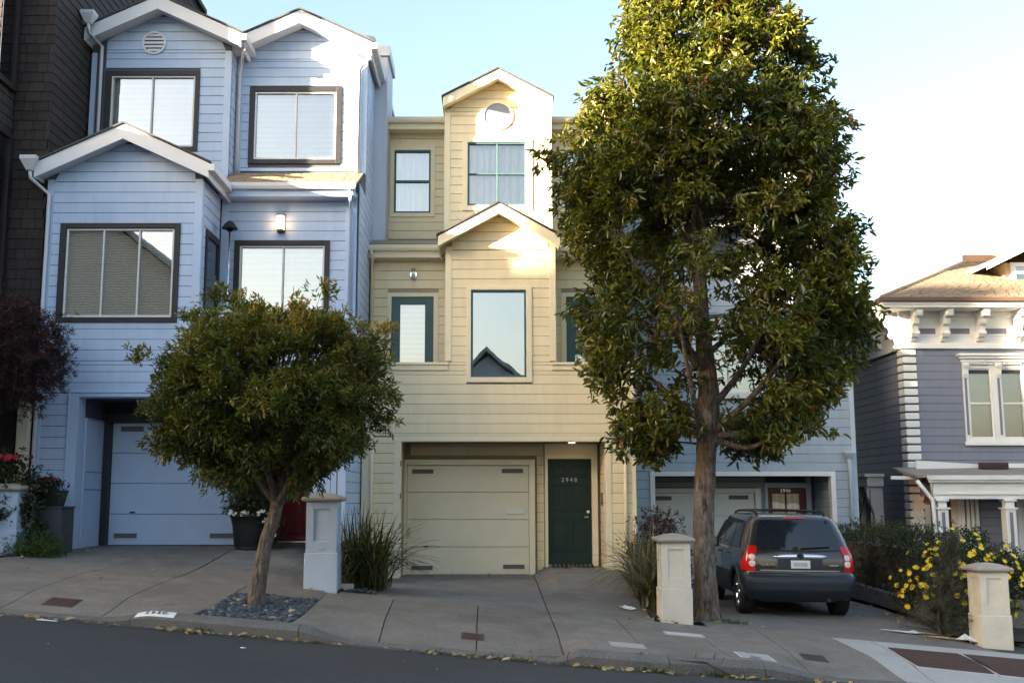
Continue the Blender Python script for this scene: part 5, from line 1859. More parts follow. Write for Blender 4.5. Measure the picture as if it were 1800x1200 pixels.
# hipped roof
zr0 = zc1 + .24
ex, ey = CX_ - ov - .1, VY - ov - .1
rx, ry, rz = ex + 3.6, ey + 3.6, zr0 + 1.62
rfm = MB()
rfm.add([(ex, ey, zr0), (VR, ey, zr0), (VR, ry, rz), (rx, ry, rz), (ex, 35.5, zr0), (rx, 35.5, rz), (VR, 35.5, rz), (ex, ey, zr0 - .06), (VR, ey, zr0 - .06), (ex, 35.5, zr0 - .06)],
        [(0, 1, 2, 3), (4, 0, 3, 5), (3, 2, 6, 5), (7, 8, 1, 0), (9, 7, 0, 4)])
ro = rfm.build('roof', M['roof_tan'], V, fixn=True)
M['roof_mix'] = mat('weathered_shingle', (.20, .165, .13), .9, .4, 18, .35, 120)
shm = shingle_rows([(ex, ey, zr0 + .004), (VR, ey, zr0 + .004), (VR, ry, rz + .004), (rx, ry, rz + .004)], 24, 26, .014, 8)
o = shm.build('shingles', M['roof_tan'], ro, fixn=True)
o['kind'] = 'stuff'
shm = shingle_rows([(ex, 35.5, zr0 + .004), (ex, ey, zr0 + .004), (rx, ry, rz + .004), (rx, 35.5, rz + .004)], 22, 30, .014, 9)
o = shm.build('shingles', M['roof_tan'], ro, fixn=True)
o['kind'] = 'stuff'
o = MB().tube([(ex, ey, zr0 + .02), (rx, ry, rz + .025)], .05, 6).build('hip_cap', M['roof_tan'], ro)
MB().box(rx - .05, VR, ry - .05, ry + .08, rz + .005, rz + .2).build('ridge_board', mat('ridge_metal', (.33, .2, .13), .6), ro)
# dormer
dx0 = X(1765, 500, 26.6)
dyf = 26.5
dz0, dz1 = zr0 + .55, Z(462, dyf)
dm = MB()
dm.box(dx0, dx0 + 2.4, dyf, 29.6, dz0, dz1)
dm.build('dormer', mat('dormer_wall', (.55, .42, .30), .7, .05), V)
wd = frame_mb(dx0 + .12, dx0 + 2.2, dz0, dz1, .12, .12, .1, .1, dyf - .05, dyf - .001)
wd.box(dx0 + .24, dx0 + 2.1, dyf - .045, dyf - .002, (dz0 + dz1) / 2 + .05, (dz0 + dz1) / 2 + .10)
wd = wd.build('window', M['white'], V)
MB().box(dx0 + .24, dx0 + 2.08, dyf - .02, dyf - .012, dz0 + .1, dz1 - .1).build('pane', M['glass_r'], wd)
dr = MB()
xm = dx0 + 1.2
for s, xe in ((-1, dx0 - .55), (1, dx0 + 2.95)):
    dr.slab([(xe, dyf - .35, dz1 - .10), (xm, dyf - .35, dz1 + .75), (xm, 30.5, dz1 + .75), (xe, 30.5, dz1 - .10)], (0, 0, .06))
dr.build('dormer_roof', M['roof_tan'], V, fixn=True)
for s, xe in ((-1, dx0 - .6), (1, dx0 + 3.0)):
    MB().slab([(xe, dyf - .36, dz1 - .24), (xm, dyf - .36, dz1 + .63), (xm, dyf - .36, dz1 + .8), (xe, dyf - .36, dz1 - .07)], (0, .05, 0)).build('rake_board', M['white'], V, fixn=True)
MB().slab([(dx0 - .58, dyf - .3, dz1 - .16), (dx0 - .58, 30, dz1 - .16), (dx0 - .58, 30, dz1 - .06), (dx0 - .58, dyf - .3, dz1 - .06)], (-.04, 0, 0)).build('dormer_eave', M['white'], V, fixn=True)
# upper paired window
ww = empty_part()
zt = w2[3] + .34
cap = MB()
cap.box(w2[0] - .12, w3[1] + .12, VY - .20, VY - .001, zt, zt + .06)
cap.box(w2[0] - .08, w3[1] + .08, VY - .16, VY - .001, zt - .06, zt - .001)
cap.box(w2[0] - .03, w3[1] + .03, VY - .11, VY - .001, zt - .14, zt - .061)
capo = cap.build('window_hood', M['white'], V, bevel=.008)
for i in range(34):
    x = w2[0] + .17 + i * .047
    if x < w3[1] - .15:
        MB().box(x, x + .026, VY - .095, VY - .05, zt - .20, zt - .142).build('dentil', M['white'], capo)
for w_ in (w2, w3):
    wf = frame_mb(w_[0], w_[1], w_[2], w_[3] + .28, .12, .10, .10, .22, VY - .05, VY + .02).build('window', M['white'], V, bevel=.005)
    gx0, gx1, gz0, gz1 = w_[0] + .12, w_[1] - .10, w_[2] + .10, w_[3] + .06
    zm = (gz0 + gz1) / 2
    s = frame_mb(gx0, gx1, gz0, gz1, .035, .035, .04, .035, VY - .02, VY + .05)
    s.box(gx0 + .03, gx1 - .03, VY - .016, VY + .04, zm - .02, zm + .02)
    s.build('sash', M['white'], wf, bevel=.003)
    for (c, d) in ((gz0 + .04, zm - .02), (zm + .02, gz1 - .035)):
        MB().box(gx0 + .035, gx1 - .035, VY + .01, VY + .016, c, d).build('pane', M['glass'], wf)
    MB().box(gx0 - .05, gx1 + .05, VY + .12, VY + .13, gz0 - .05, gz1 + .05).build('blind', mat('grey_shade', (.38, .35, .34), .9), wf)
    for xx in (w_[0] + .03, ):
        MB().box(xx, xx + .055, VY - .056, VY - .0505, w_[2] + .18, w_[3] - .12).build('pilaster_inlay', M['vic_acc'], wf)
        b_ = MB()
        b_.prism_x([(VY - .051, zt - .15), (VY - .14, zt - .15), (VY - .15, zt - .22), (VY - .11, zt - .30), (VY - .10, zt - .42), (VY - .07, zt - .50), (VY - .051, zt - .52)], xx - .03, xx + .09)
        b_.build('console', M['white'], wf, fixn=True, bevel=.005)
    MB().box(w_[0] + .2, w_[1] - .16, VY - .056, VY - .0505, w_[3] + .12, w_[3] + .17).build('head_inlay', M['vic_acc'], wf)
board(V, 'window_sill', M['white'], w2[0] - .05, w3[1] + .05, VY - .1, VY - .051, w2[2] - .06, w2[2] + .02)
# porch
PYF = 24.0
zpr = Z(836, PYF)
x0p = X(1583, 830, PYF)
pr = MB()
pr.slab([(x0p + .35, PYF, zpr + .02), (VR, PYF, zpr + .02), (VR, VY - .03, ph - .12), (x0p + .35, VY - .03, ph - .12)], (0, 0, -.06))
pr.build('shade_wing_roof', mat('porch_roofing', (.26, .235, .23), .85, .1, 6), V, fixn=True)
xpc = X(1640, 850, PYF)
gp = MB()
gp.box(xpc - .12, VR, PYF - .12, PYF - .0, zpr - .09, zpr + .01)
gp.box(xpc - .10, VR, PYF - .08, PYF - .001, zpr - .14, zpr - .091)
gp.box(x0p, xpc - .12, PYF + .55, PYF + .65, zpr - .07, zpr + .01)
gp.build('porch_gutter', M['white'], V, bevel=.006)
be = MB()
be.box(xpc, VR, PYF + .0, PYF + .16, zpr - .50, zpr - .145)
be.build('porch_beam', M['white'], V, bevel=.006)
MB().box(xpc - .02, VR, PYF - .03, PYF - .001, zpr - .40, zpr - .37).build('beam_moulding', M['white'], V)
board(V, 'porch_side_panel', M['vic_acc'], CX_ + .27, xpc, PYF + .7, PYF + .75, Z(872, PYF + .7), zpr - .08)
MB().box(CX_ + .27, VR, PYF + .17, VY - .03, zpr - .16, zpr - .13).build('porch_ceiling', M['gblue_trim'], V)
zfl = -.15
MB().box(CX_ + .3, VR, PYF - .1, VY - .001, zbse, zfl).build('porch_floor', M['concrete_dark'], V)


def column(xc, y, w=.115):
    cm = MB()
    cm.box(xc - w, xc + w, y - w, y + w, zfl + .25, zpr - .72)
    cm.box(xc - w - .04, xc + w + .04, y - w - .04, y + w + .04, zfl + .001, zfl + .249)
    cm.box(xc - w - .035, xc + w + .035, y - w - .035, y + w + .035, zpr - .72, zpr - .68)
    cm.box(xc - w + .02, xc + w - .02, y - w + .02, y + w - .02, zpr - .679, zpr - .55)
    cm.box(xc - w - .02, xc + w + .02, y - w - .02, y + w + .02, zpr - .55, zpr - .501)
    c_ = cm.build('column', M['white'], V, bevel=.006)
    MB().box(xc - .035, xc + .035, y - w - .008, y - w - .0005, zfl + .32, zpr - .78).build('column_inlay', M['vic_acc'], c_)
    for s in (-1, 1):
        MB().box(xc + s * .075 - .012, xc + s * .075 + .012, y - w - .012, y - w - .0005, zfl + .3, zpr - .76).build('flute', M['white'], c_)


column(X(1657, 900, PYF), PYF + .08)
column(X(1776, 900, PYF), PYF + .08)
column(X(1776, 900, PYF) + 1.7, PYF + .08)
# doorway behind
xd0, xd1 = X(1604, 900, VY), X(1668, 900, VY)
dj = MB()
for i in range(3):
    dj.box(xd0 + .002 + i * .085, xd0 + .075 + i * .085, VY - .06 + .012 * i, VY + .0, zbse, Z(868, VY))
dj.build('door_jamb', M['white'], V, bevel=.008)
vd = MB().box(xd0 + .27, xd1 + .15, VY - .03, VY - .002, zbse, Z(868, VY)).build('front_door', mat('dark_varnished_wood', (.04, .025, .018), .35, .2, 6), V)
MB().box(xd0 + .27, xd0 + .40, VY - .045, VY - .031, .5, Z(880, VY)).build('side_light', M['glass_r'], vd)
for (a, b) in ((1682, 1694), (1697, 1703), (1705, 1711), (1713, 1719)):
    MB().box(X(a, 900, VY), X(b, 900, VY), VY - .07, VY - .002, zbse, zpr - .17).build('pilaster', M['white'], V, bevel=.01)
MB().box(X(1671, 900, VY), X(1692, 900, VY), VY - .045, VY - .025, zbse, zpr - .2).build('shutter', M['pillar_w'], V)
pw = frame_mb(X(1786, 900, VY), X(1850, 900, VY), .3, Z(845, VY), .08, .08, .08, .08, VY - .05, VY - .002).build('window', M['white'], V)
MB().box(X(1786, 900, VY) + .08, X(1850, 900, VY) - .08, VY - .03, VY - .021, .38, Z(845, VY) - .08).build('curtain', M['curtain'], pw)
MB().box(X(1786, 900, VY) + .08, X(1850, 900, VY) - .08, VY - .045, VY - .031, Z(918, VY) - .02, Z(918, VY) + .02).build('sash', M['white'], pw)
# porch lamp
plx = X(1646, 872, VY - .4)
lp = empty('porch_lamp', (plx, VY - .4, Z(872, VY - .4)), 'small glowing orange lamp under the porch ceiling of the purple house', 'lamp')
MB().lathe([(.02, .05), (.07, .03), (.08, 0), (.05, -.04), (.01, -.05)], (plx, VY - .4, Z(872, VY - .4)), 14).build('globe', emit_mat('porch_glow', (1, .36, .10), .9), lp, smooth=True)
MB().tube([(plx, VY - .4, Z(872, VY - .4) + .05), (plx, VY - .4, zpr - .16)], .012, 6).build('stem', M['iron'], lp)
downspout(V, [(xpc - .35, PYF + .0, zpr - .1), (xpc - .28, PYF - .02, zpr - .2), (xpc - .04, PYF - .03, zpr - .52), (xpc - .03, PYF - .03, zpr - .7), (xpc + .0, PYF - .03, zfl)], M['white'], .045)
# white membrane upstand on the porch roof, box on the roof
MB().slab([(CX_ + .02, VY - .35, ph - .19), (X(1720, 812, VY), VY - .1, ph - .13), (X(1720, 808, VY), VY - .1, ph - .05), (CX_ + .02, VY - .35, ph + .03)], (0, .04, 0)).build('flashing', M['white'], V, fixn=True)
MB().box(X(1768, 812, VY), VR, VY - .09, VY - .035, ph - .14, ph - .03).build('flashing', M['white'], V)
bxl = X(1722, 811, 25.1)
rb2 = empty('planter_trough', (bxl, 25.1, ph - .2), 'dark metal trough lying on the porch roof below the paired window', 'trough')
tb = MB()
tb.box(bxl, bxl + .62, 25.0, 25.2, ph - .17, ph - .02)
tb.build('trough', M['rust'], rb2, bevel=.02)
MB().box(bxl + .03, bxl + .59, 24.985, 24.998, ph - .13, ph - .06).build('band', M['iron'], rb2)
# bracketed side window with hood on the side wall
sw_ = MB()
ys0, ys1 = 27.3, 30.2
sw_.box(CX_ - .42, CX_ - .001, ys0 - .1, ys1 + .1, 2.05, 2.28)
sw_.box(CX_ - .50, CX_ - .001, ys0 - .18, ys1 + .18, 2.281, 2.36)
swo = MB().box(CX_ - .25, CX_ - .001, ys0, ys1, -.5, .35).build('side_bay', M['white'], V, bevel=.008)
sw_.build('bay_hood', M['white'], swo, bevel=.008)
for y_ in (ys0 + .08, ys0 + 1.05, ys0 + 2.0, ys1 - .08):
    MB().prism([(CX_ - .001, -.5), (CX_ - .28, -.5), (CX_ - .24, 1.35), (CX_ - .30, 1.55), (CX_ - .40, 1.8), (CX_ - .41, 2.05), (CX_ - .001, 2.05)], y_ - .09, y_ + .09).build('mullion', M['white'], swo, bevel=.008)
MB().box(CX_ - .12, CX_ - .1, ys0, ys1, .36, 2.04).build('pane', M['glass_m'], swo)
MB().box(CX_ - .08, CX_ - .07, ys0, ys1, .36, 2.04).build('curtain', M['room'], swo)
MB().box(CX_ - .05, CX_ - .0015, VY + .75, VY + .95, Z(945, VY), Z(932, VY)).build('meter_box', M['iron'], V)

# ================================================================== PILLARS
def pillar(name, label, xc, y0, w, z0, ztop, m, capm):
    p = empty(name, (xc, y0 + w / 2, z0), label, 'pillar', 'gate pillars along the sidewalk')
    yc = y0 + w / 2
    h = ztop - z0
    hb = h * .38
    ws = w * .93
    z0b = z0 - .15
    b = MB()
    b.box(xc - w / 2, xc + w / 2, yc - w / 2, yc + w / 2, z0b, z0 + hb)
    b.build('base', m, p, bevel=.012)
    zs, ze = z0 + hb, ztop - .09
    s = MB()
    a = ws / 2
    s.box(xc - a + .022, xc + a - .022, yc - a + .022, yc + a - .022, zs + .0005, ze)
    st = ws * .24
    s2 = MB()
    for sx_ in (-1, 1):
        for sy in (-1, 1):
            xa, xb = sorted((xc + sx_ * a, xc + sx_ * (a - st)))
            ya, yb_ = sorted((yc + sy * a, yc + sy * (a - st)))
            s2.box(xa, xb, ya, yb_, zs + .001, ze)
    for sy in (-1, 1):
        ya, yb_ = sorted((yc + sy * a, yc + sy * (a - .021)))
        s2.box(xc - a + st, xc + a - st, ya, yb_, ze - h * .085, ze)
        s2.box(xc - a + st, xc + a - st, ya, yb_, zs + .001, zs + h * .12)
        xa, xb = sorted((xc + sy * a, xc + sy * (a - .021)))
        s2.box(xa, xb, yc - a + st, yc + a - st, ze - h * .085, ze)
        s2.box(xa, xb, yc - a + st, yc + a - st, zs + .001, zs + h * .12)
    so_ = s.build('shaft', m, p)
    s2.build('panel_frame', m, so_, bevel=.004)
    c = MB()
    cw = w / 2 + .05
    prof = [(cw - .05, -.012), (cw - .015, -.005), (cw, .018), (cw, .035), (cw - .02, .055), (cw - .05, .062), (cw * .45, .10), (.02, .115)]
    vs, fs = [], []
    for r, zz in prof:
        vs += [(xc - r, yc - r, ztop - .085 + zz), (xc + r, yc - r, ztop - .085 + zz), (xc + r, yc + r, ztop - .085 + zz), (xc - r, yc + r, ztop - .085 + zz)]
    for i in range(len(prof) - 1):
        for k in range(4):
            fs.append((i * 4 + k, i * 4 + (k + 1) % 4, (i + 1) * 4 + (k + 1) % 4, (i + 1) * 4 + k))
    fs.append((3, 2, 1, 0))
    fs.append(tuple(range(len(vs) - 4, len(vs))))
    c.add(vs, fs).build('cap', capm, p, bevel=.012)
    return p


def pil(label, pxl, pxr, ptop, pbot, Y, m):
    xc = (X(pxl, pbot, Y) + X(pxr, pbot, Y)) / 2
    w = (X(pxr, pbot, Y) - X(pxl, pbot, Y))
    pillar('pillar', label, xc, Y, w, Z(pbot, Y), Z(ptop, Y), m, M['stone_cap'])


pil('pale blue panelled pillar beside the small round tree and strap leaved plant', 533, 592, 869, 1034, 15.7, M['pillar_b'])
pil('cream panelled pillar in front of the tall tree trunk', 1163, 1219, 941, 1091, 15.6, M['pillar_w'])
pil('cream panelled pillar beside the cut spruce at the right', 1728, 1783, 993, 1136, 16.0, M['pillar_w'])
pil('pale blue pillar cut off by the left edge of the picture', -24, 26, 851, 978, 16.8, M['pillar_b'])


# ================================================================== FOLIAGE HELPERS
NR = np.random.default_rng(5)


def unit(a):
    return a / np.maximum(np.linalg.norm(a, axis=-1, keepdims=True), 1e-9)


def leaf_mesh(name, B, D, L, Wd, tint, m, parent, curl=.18, fold=.22):
    N = len(B)
    D = unit(D)
    U = unit(NR.normal(size=(N, 3)) * .7 + np.array([0, 0, 1.0]))
    S = unit(np.cross(D, U))
    Nn = np.cross(S, D)
    L, Wd = L[:, None], Wd[:, None]
    mid = B + D * L * .5 + Nn * L * .02
    v = np.empty((N, 6, 3))
    v[:, 0] = B
    v[:, 1] = B + D * L * .32 + S * Wd * .46 + Nn * Wd * fold
    v[:, 2] = B + D * L * .70 + S * Wd * .38 + Nn * (Wd * fold - L * curl * .35)
    v[:, 3] = B + D * L - Nn * L * curl
    v[:, 4] = B + D * L * .70 - S * Wd * .38 + Nn * (Wd * fold - L * curl * .35)
    v[:, 5] = B + D * L * .32 - S * Wd * .46 + Nn * Wd * fold
    me = bpy.data.meshes.new(name)
    me.vertices.add(N * 6)
    me.vertices.foreach_set('co', v.reshape(-1))
    base = np.arange(N)[:, None] * 6
    idx = np.concatenate([base + np.array([0, 1, 2, 3]), base + np.array([0, 3, 4, 5])], axis=1).reshape(-1)
    me.loops.add(N * 8)
    me.loops.foreach_set('vertex_index', idx.astype(np.int32))
    me.polygons.add(N * 2)
    me.polygons.foreach_set('loop_start', (np.arange(N * 2) * 4).astype(np.int32))
    me.polygons.foreach_set('loop_total', np.full(N * 2, 4, np.int32))
    me.update(calc_edges=True)
    at = me.attributes.new('tint', 'FLOAT', 'POINT')
    at.data.foreach_set('value', np.repeat(np.clip(tint, 0, 1), 6).astype(np.float32))
    me.materials.append(m)
    o = bpy.data.objects.new(name, me)
    return link(o, parent)


def whorls(C, O, n, spread, jitter, Lr, Wr, droop=.25, tint_f=None):
    """n leaves round each shoot tip C with outward direction O"""
    K = len(C)
    B = np.repeat(C, n, axis=0) + NR.normal(size=(K * n, 3)) * jitter
    Od = np.repeat(O, n, axis=0)
    D = unit(Od * .55 + unit(NR.normal(size=(K * n, 3))) * spread + np.array([0, 0, -droop]))
    L = NR.uniform(Lr[0], Lr[1], K * n)
    Wd = L * NR.uniform(Wr[0], Wr[1], K * n)
    t = np.repeat(tint_f, n) + NR.normal(size=K * n) * .10
    return B, D, L, Wd, t


def twig_mesh(name, P0, P1, r0, r1, m, parent):
    """thin three sided twigs from P0 to P1, sagging a little"""
    N = len(P0)
    mb = MB()
    D = unit(P1 - P0)
    A = unit(np.cross(D, np.array([.3, .5, .8])))
    Bq = np.cross(D, A)
    v = np.empty((N, 6, 3))
    for k in range(3):
        c, s = math.cos(k * 2.094), math.sin(k * 2.094)
        v[:, k] = P0 + (A * c + Bq * s) * r0
        v[:, 3 + k] = P1 + (A * c + Bq * s) * r1
    me = bpy.data.meshes.new(name)
    me.vertices.add(N * 6)
    me.vertices.foreach_set('co', v.reshape(-1))
    base = np.arange(N)[:, None] * 6
    idx = np.concatenate([base + np.array(q) for q in ([0, 1, 4, 3], [1, 2, 5, 4], [2, 0, 3, 5])], axis=1).reshape(-1)
    me.loops.add(N * 12)
    me.loops.foreach_set('vertex_index', idx.astype(np.int32))
    me.polygons.add(N * 3)
    me.polygons.foreach_set('loop_start', (np.arange(N * 3) * 4).astype(np.int32))
    me.polygons.foreach_set('loop_total', np.full(N * 3, 4, np.int32))
    me.update(calc_edges=True)
    me.materials.append(m)
    return link(bpy.data.objects.new(name, me), parent)


def trunk_mesh(path, radii, m, parent, name='trunk', n=20, rough=.06, seed=1, sub=6):
    """tapered lumpy stem through the points of path"""
    rn = random.Random(seed)
    P = [Vector(p) for p in path]
    pts, rs = [], []
    for i in range(len(P) - 1):
        p0, p1, p2, p3 = P[max(i - 1, 0)], P[i], P[i + 1], P[min(i + 2, len(P) - 1)]
        for j in range(sub):
            t = j / sub
            q = .5 * ((2 * p1) + (p2 - p0) * t + (2 * p0 - 5 * p1 + 4 * p2 - p3) * t * t + (3 * p1 - p0 - 3 * p2 + p3) * t ** 3)
            pts.append(q)
            rs.append(radii[i] + (radii[i + 1] - radii[i]) * t)
    pts.append(P[-1])
    rs.append(radii[-1])
    vs, fs = [], []
    ph = [rn.uniform(0, 6) for _ in range(6)]
    for i, p in enumerate(pts):
        d = (pts[min(i + 1, len(pts) - 1)] - pts[max(i - 1, 0)]).normalized()
        a = d.cross(Vector((0, 1, .1))).normalized()
        b = d.cross(a).normalized()
        for k in range(n):
            an = 2 * math.pi * k / n
            rr = rs[i] * (1 + rough * (math.sin(an * 3 + ph[0] + i * .25) + .7 * math.sin(an * 5 + ph[1] - i * .4) + .6 * math.sin(an * 9 + ph[2] + i * .9)) + rn.uniform(-rough, rough) * .7)
            vs.append(p + (a * math.cos(an) + b * math.sin(an)) * rr)
    for i in range(len(pts) - 1):
        for k in range(n):
            k2 = (k + 1) % n
            fs.append((i * n + k, i * n + k2, (i + 1) * n + k2, (i + 1) * n + k))
    fs.append(tuple(range((len(pts) - 1) * n, len(pts) * n)))
    o = MB().add(vs, fs).build(name, m, parent, smooth=True, fixn=True)
    return o, pts


# ================================================================== TALL TREE
TX, TY = 3.22, 16.6
tz = ground(TX, TY)
tall = empty('broadleaf_tree', (TX, TY, tz), 'tall glossy leaved street tree with sunlit top beside the parked car', 'tree')
outl = [(-170, 1190, 1270), (-110, 1150, 1320), (-50, 1125, 1340), (0, 1108, 1352), (50, 1085, 1392), (100, 1068, 1425), (150, 1042, 1450), (200, 1012, 1482), (260, 985, 1492), (320, 965, 1490), (380, 985, 1495), (440, 995, 1503), (500, 1003, 1518), (550, 993, 1538), (600, 1005, 1530), (650, 1030, 1508), (700, 1075, 1500), (750, 1095, 1460), (790, 1110, 1380)]
oz = np.array([Z(q[0], TY) for q in outl])
oL = np.array([X(q[1], q[0], TY) for q in outl])
oR = np.array([X(q[2], q[0], TY) for q in outl])
oL, oR = oL + .14, oR - .14
order = np.argsort(oz)
oz, oL, oR = oz[order], oL[order], oR[order]
stem = [(TX, TY, tz - .1), (TX - .01, TY, tz + .35), (TX - .03, TY, tz + 1.4), (TX + .06, TY, Z(790, TY)), (TX + .10, TY, Z(700, TY)), (TX + .05, TY + .05, Z(560, TY)), (TX + .0, TY, Z(400, TY)), (TX - .02, TY, Z(200, TY)), (TX + .05, TY, Z(30, TY))]
tr_o, tpts = trunk_mesh(stem, [.25, .165, .15, .15, .16, .11, .085, .055, .02], M['bark'], tall, n=28, rough=.05, seed=4, sub=9)


def env(z, th):
    l, r = np.interp(z, oz, oL), np.interp(z, oz, oR)
    cx = (l + r) / 2
    hw = (r - l) / 2
    lump = .98 + .08 * np.sin(3 * th + z * 1.7) + .06 * np.sin(5 * th - z * 2.9 + 1) + .05 * np.sin(9 * th + z * 6)
    return cx, hw, lump


K = 900
zt_ = NR.uniform(oz[0], oz[-1], K * 6)
hwz = np.interp(zt_, oz, (oR - oL) / 2)
keep = NR.random(K * 6) < (hwz / hwz.max())
zt_ = zt_[keep][:K]
th = NR.uniform(0, 2 * np.pi, len(zt_))
cx, hw, lump = env(zt_, th)
rad = np.where(NR.random(len(zt_)) < .72, NR.uniform(.78, .98, len(zt_)), NR.uniform(.35, .78, len(zt_)))
tc_ = np.stack([cx + np.maximum(hw, .2) * lump * rad * np.cos(th), TY + np.maximum(hw, .2) * .92 * lump * rad * np.sin(th), zt_], 1)
# the crown is open round the stem low down on the street side
opn = (np.abs(tc_[:, 0] - TX - .05) < 1.25) & (zt_ < Z(390, TY)) & (zt_ > Z(730, TY))
low = (zt_ < Z(700, TY)) & (np.abs(tc_[:, 0] - TX - .1) < .5)
tc_ = tc_[~((opn & (NR.random(len(tc_)) < .68)) | (low & (NR.random(len(tc_)) < .9)))]
axis = np.stack([np.interp(tc_[:, 2], oz, (oL + oR) / 2), np.full(len(tc_), TY), tc_[:, 2] - .7], 1)
td = unit(tc_ - axis)
# limbs: from the stem to tuft groups
stem_np = np.array([tuple(p) for p in tpts])
limb_pts = []
sel = NR.permutation(len(tc_))[:38]
for i in sel:
    e = tc_[i]
    d2 = math.hypot(e[0] - TX, e[1] - TY)
    zs = max(Z(770, TY), e[2] - d2 * NR.uniform(.75, 1.25))
    j = int(np.argmin(np.abs(stem_np[:, 2] - zs)))
    s0 = Vector(stem_np[j])
    ev_ = Vector(e)
    mid = s0.lerp(ev_, .5) + Vector((NR.normal() * .16, NR.normal() * .16, -.14 * d2))
    r0 = .018 + .022 * min(1.6, d2)
    if zs < Z(640, TY):
        r0 *= 1.25
    _, pp = trunk_mesh([s0, mid, ev_], [r0, r0 * .6, r0 * .22], M['twig'] if r0 < .04 else M['bark'], tall, 'branch', n=8, rough=.04, seed=int(i), sub=6)
    limb_pts += [tuple(p) for p in pp]
LP_ = np.array(limb_pts)
# shoots in each tuft
per = 13
C = np.repeat(tc_, per, axis=0) + unit(NR.normal(size=(len(tc_) * per, 3))) * (NR.random((len(tc_) * per, 1)) ** .5) * np.array([.36, .36, .27])
O = unit(np.repeat(td, per, axis=0) * .8 + NR.normal(size=C.shape) * .35 + np.array([0, 0, .15]))
tt = np.repeat(NR.uniform(.12, .62, len(tc_)), per) + NR.normal(size=len(C)) * .08
tt = np.where(NR.random(len(C)) < .03, .95, tt)
Bv, D, Lf, Wd, t = whorls(C, O, 9, .72, .035, (.095, .165), (.29, .40), .40, tt)
crown = leaf_mesh('crown', Bv, D, Lf, Wd, t, M['leaf_big'], tall, .2, .2)
crown['kind'] = 'stuff'
# twigs: tuft centre to nearest limb point, shoot to tuft centre
nl = np.array([LP_[np.argmin(((LP_ - c) ** 2).sum(1))] for c in tc_])
twig_mesh('twigs', np.concatenate([nl, np.repeat(tc_, per, axis=0)[::2]]), np.concatenate([tc_, C[::2]]), .008, .004, M['twig'], tall)['kind'] = 'stuff'

# ================================================================== SMALL ROUND TREE
SX, SY = -2.93, 13.98
sz = ground(SX, SY)
smt = empty('broadleaf_tree', (SX, SY, sz), 'small round dense tree with leaning trunk in the pebble bed', 'tree')
st_top = Vector((X(488, 872, SY), SY, Z(872, SY)))
_, sp_ = trunk_mesh([(SX, SY, sz - .08), (SX + .02, SY, sz + .2), (SX + .09, SY, sz + .7), (st_top.x - .03, SY, st_top.z - .25), st_top], [.13, .098, .085, .08, .075], M['bark2'], smt, n=22, rough=.05, seed=9, sub=7)
ccx, ccz = X(476, 700, SY), Z(700, SY)
for (dx, dy, dz, r) in ((-.9, .2, 1.0, .045), (-.35, -.5, 1.3, .05), (.25, .3, 1.45, .05), (.95, -.2, .75, .045), (.7, .6, 1.1, .04), (-.6, .7, .9, .04), (.55, -.7, .9, .04), (.8, .1, .45, .03)):
    e = st_top + Vector((dx, dy, dz))
    trunk_mesh([st_top - Vector((0, 0, .12)), st_top.lerp(e, .5) + Vector((0, 0, -.08)), e], [r, r * .7, r * .3], M['bark2'], smt, 'branch', n=8, rough=.04, seed=int(dx * 50 + 60), sub=6)
K = 500
u = unit(NR.normal(size=(K, 3)))
u = u[u[:, 2] > -.95]
th = np.arctan2(u[:, 1], u[:, 0])
lump = .97 + .08 * np.sin(3 * th + 4 * u[:, 2]) + .09 * np.sin(7 * th + 9 * u[:, 2]) + .05 * np.sin(13 * th - 11 * u[:, 2]) + NR.normal(size=len(u)) * .06
hi = u[:, 2] > .35
lump = lump + np.where(hi & (NR.random(len(u)) < .22), NR.uniform(.08, .26, len(u)), 0)
rad = np.where(NR.random(len(u)) < .8, 1.0, .7)
a3 = np.array([1.30, 1.22, 1.08])
sc_ = np.array([ccx, SY, ccz]) + u * a3 * (lump * rad)[:, None]
sc_[:, 2] = np.maximum(sc_[:, 2], Z(850, SY) + .05 * np.sin(sc_[:, 0] * 9))
so3 = unit(u + np.array([0, 0, .35]))
per = 15
C = np.repeat(sc_, per, axis=0) + unit(NR.normal(size=(len(sc_) * per, 3))) * (NR.random((len(sc_) * per, 1)) ** .5) * np.array([.21, .21, .17])
O = unit(np.repeat(so3, per, axis=0) + NR.normal(size=C.shape) * .35)
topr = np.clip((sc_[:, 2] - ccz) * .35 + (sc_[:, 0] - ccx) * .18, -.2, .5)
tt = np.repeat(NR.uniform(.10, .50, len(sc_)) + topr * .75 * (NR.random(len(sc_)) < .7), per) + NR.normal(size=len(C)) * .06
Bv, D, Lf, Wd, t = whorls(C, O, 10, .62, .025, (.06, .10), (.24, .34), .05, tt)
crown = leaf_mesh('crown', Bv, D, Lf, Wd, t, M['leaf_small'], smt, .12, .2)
crown['kind'] = 'stuff'
twig_mesh('twigs', np.repeat(np.array([[ccx, SY, ccz - .35]]), len(sc_), 0) * .55 + sc_ * .45, sc_, .007, .003, M['twig'], smt)['kind'] = 'stuff'

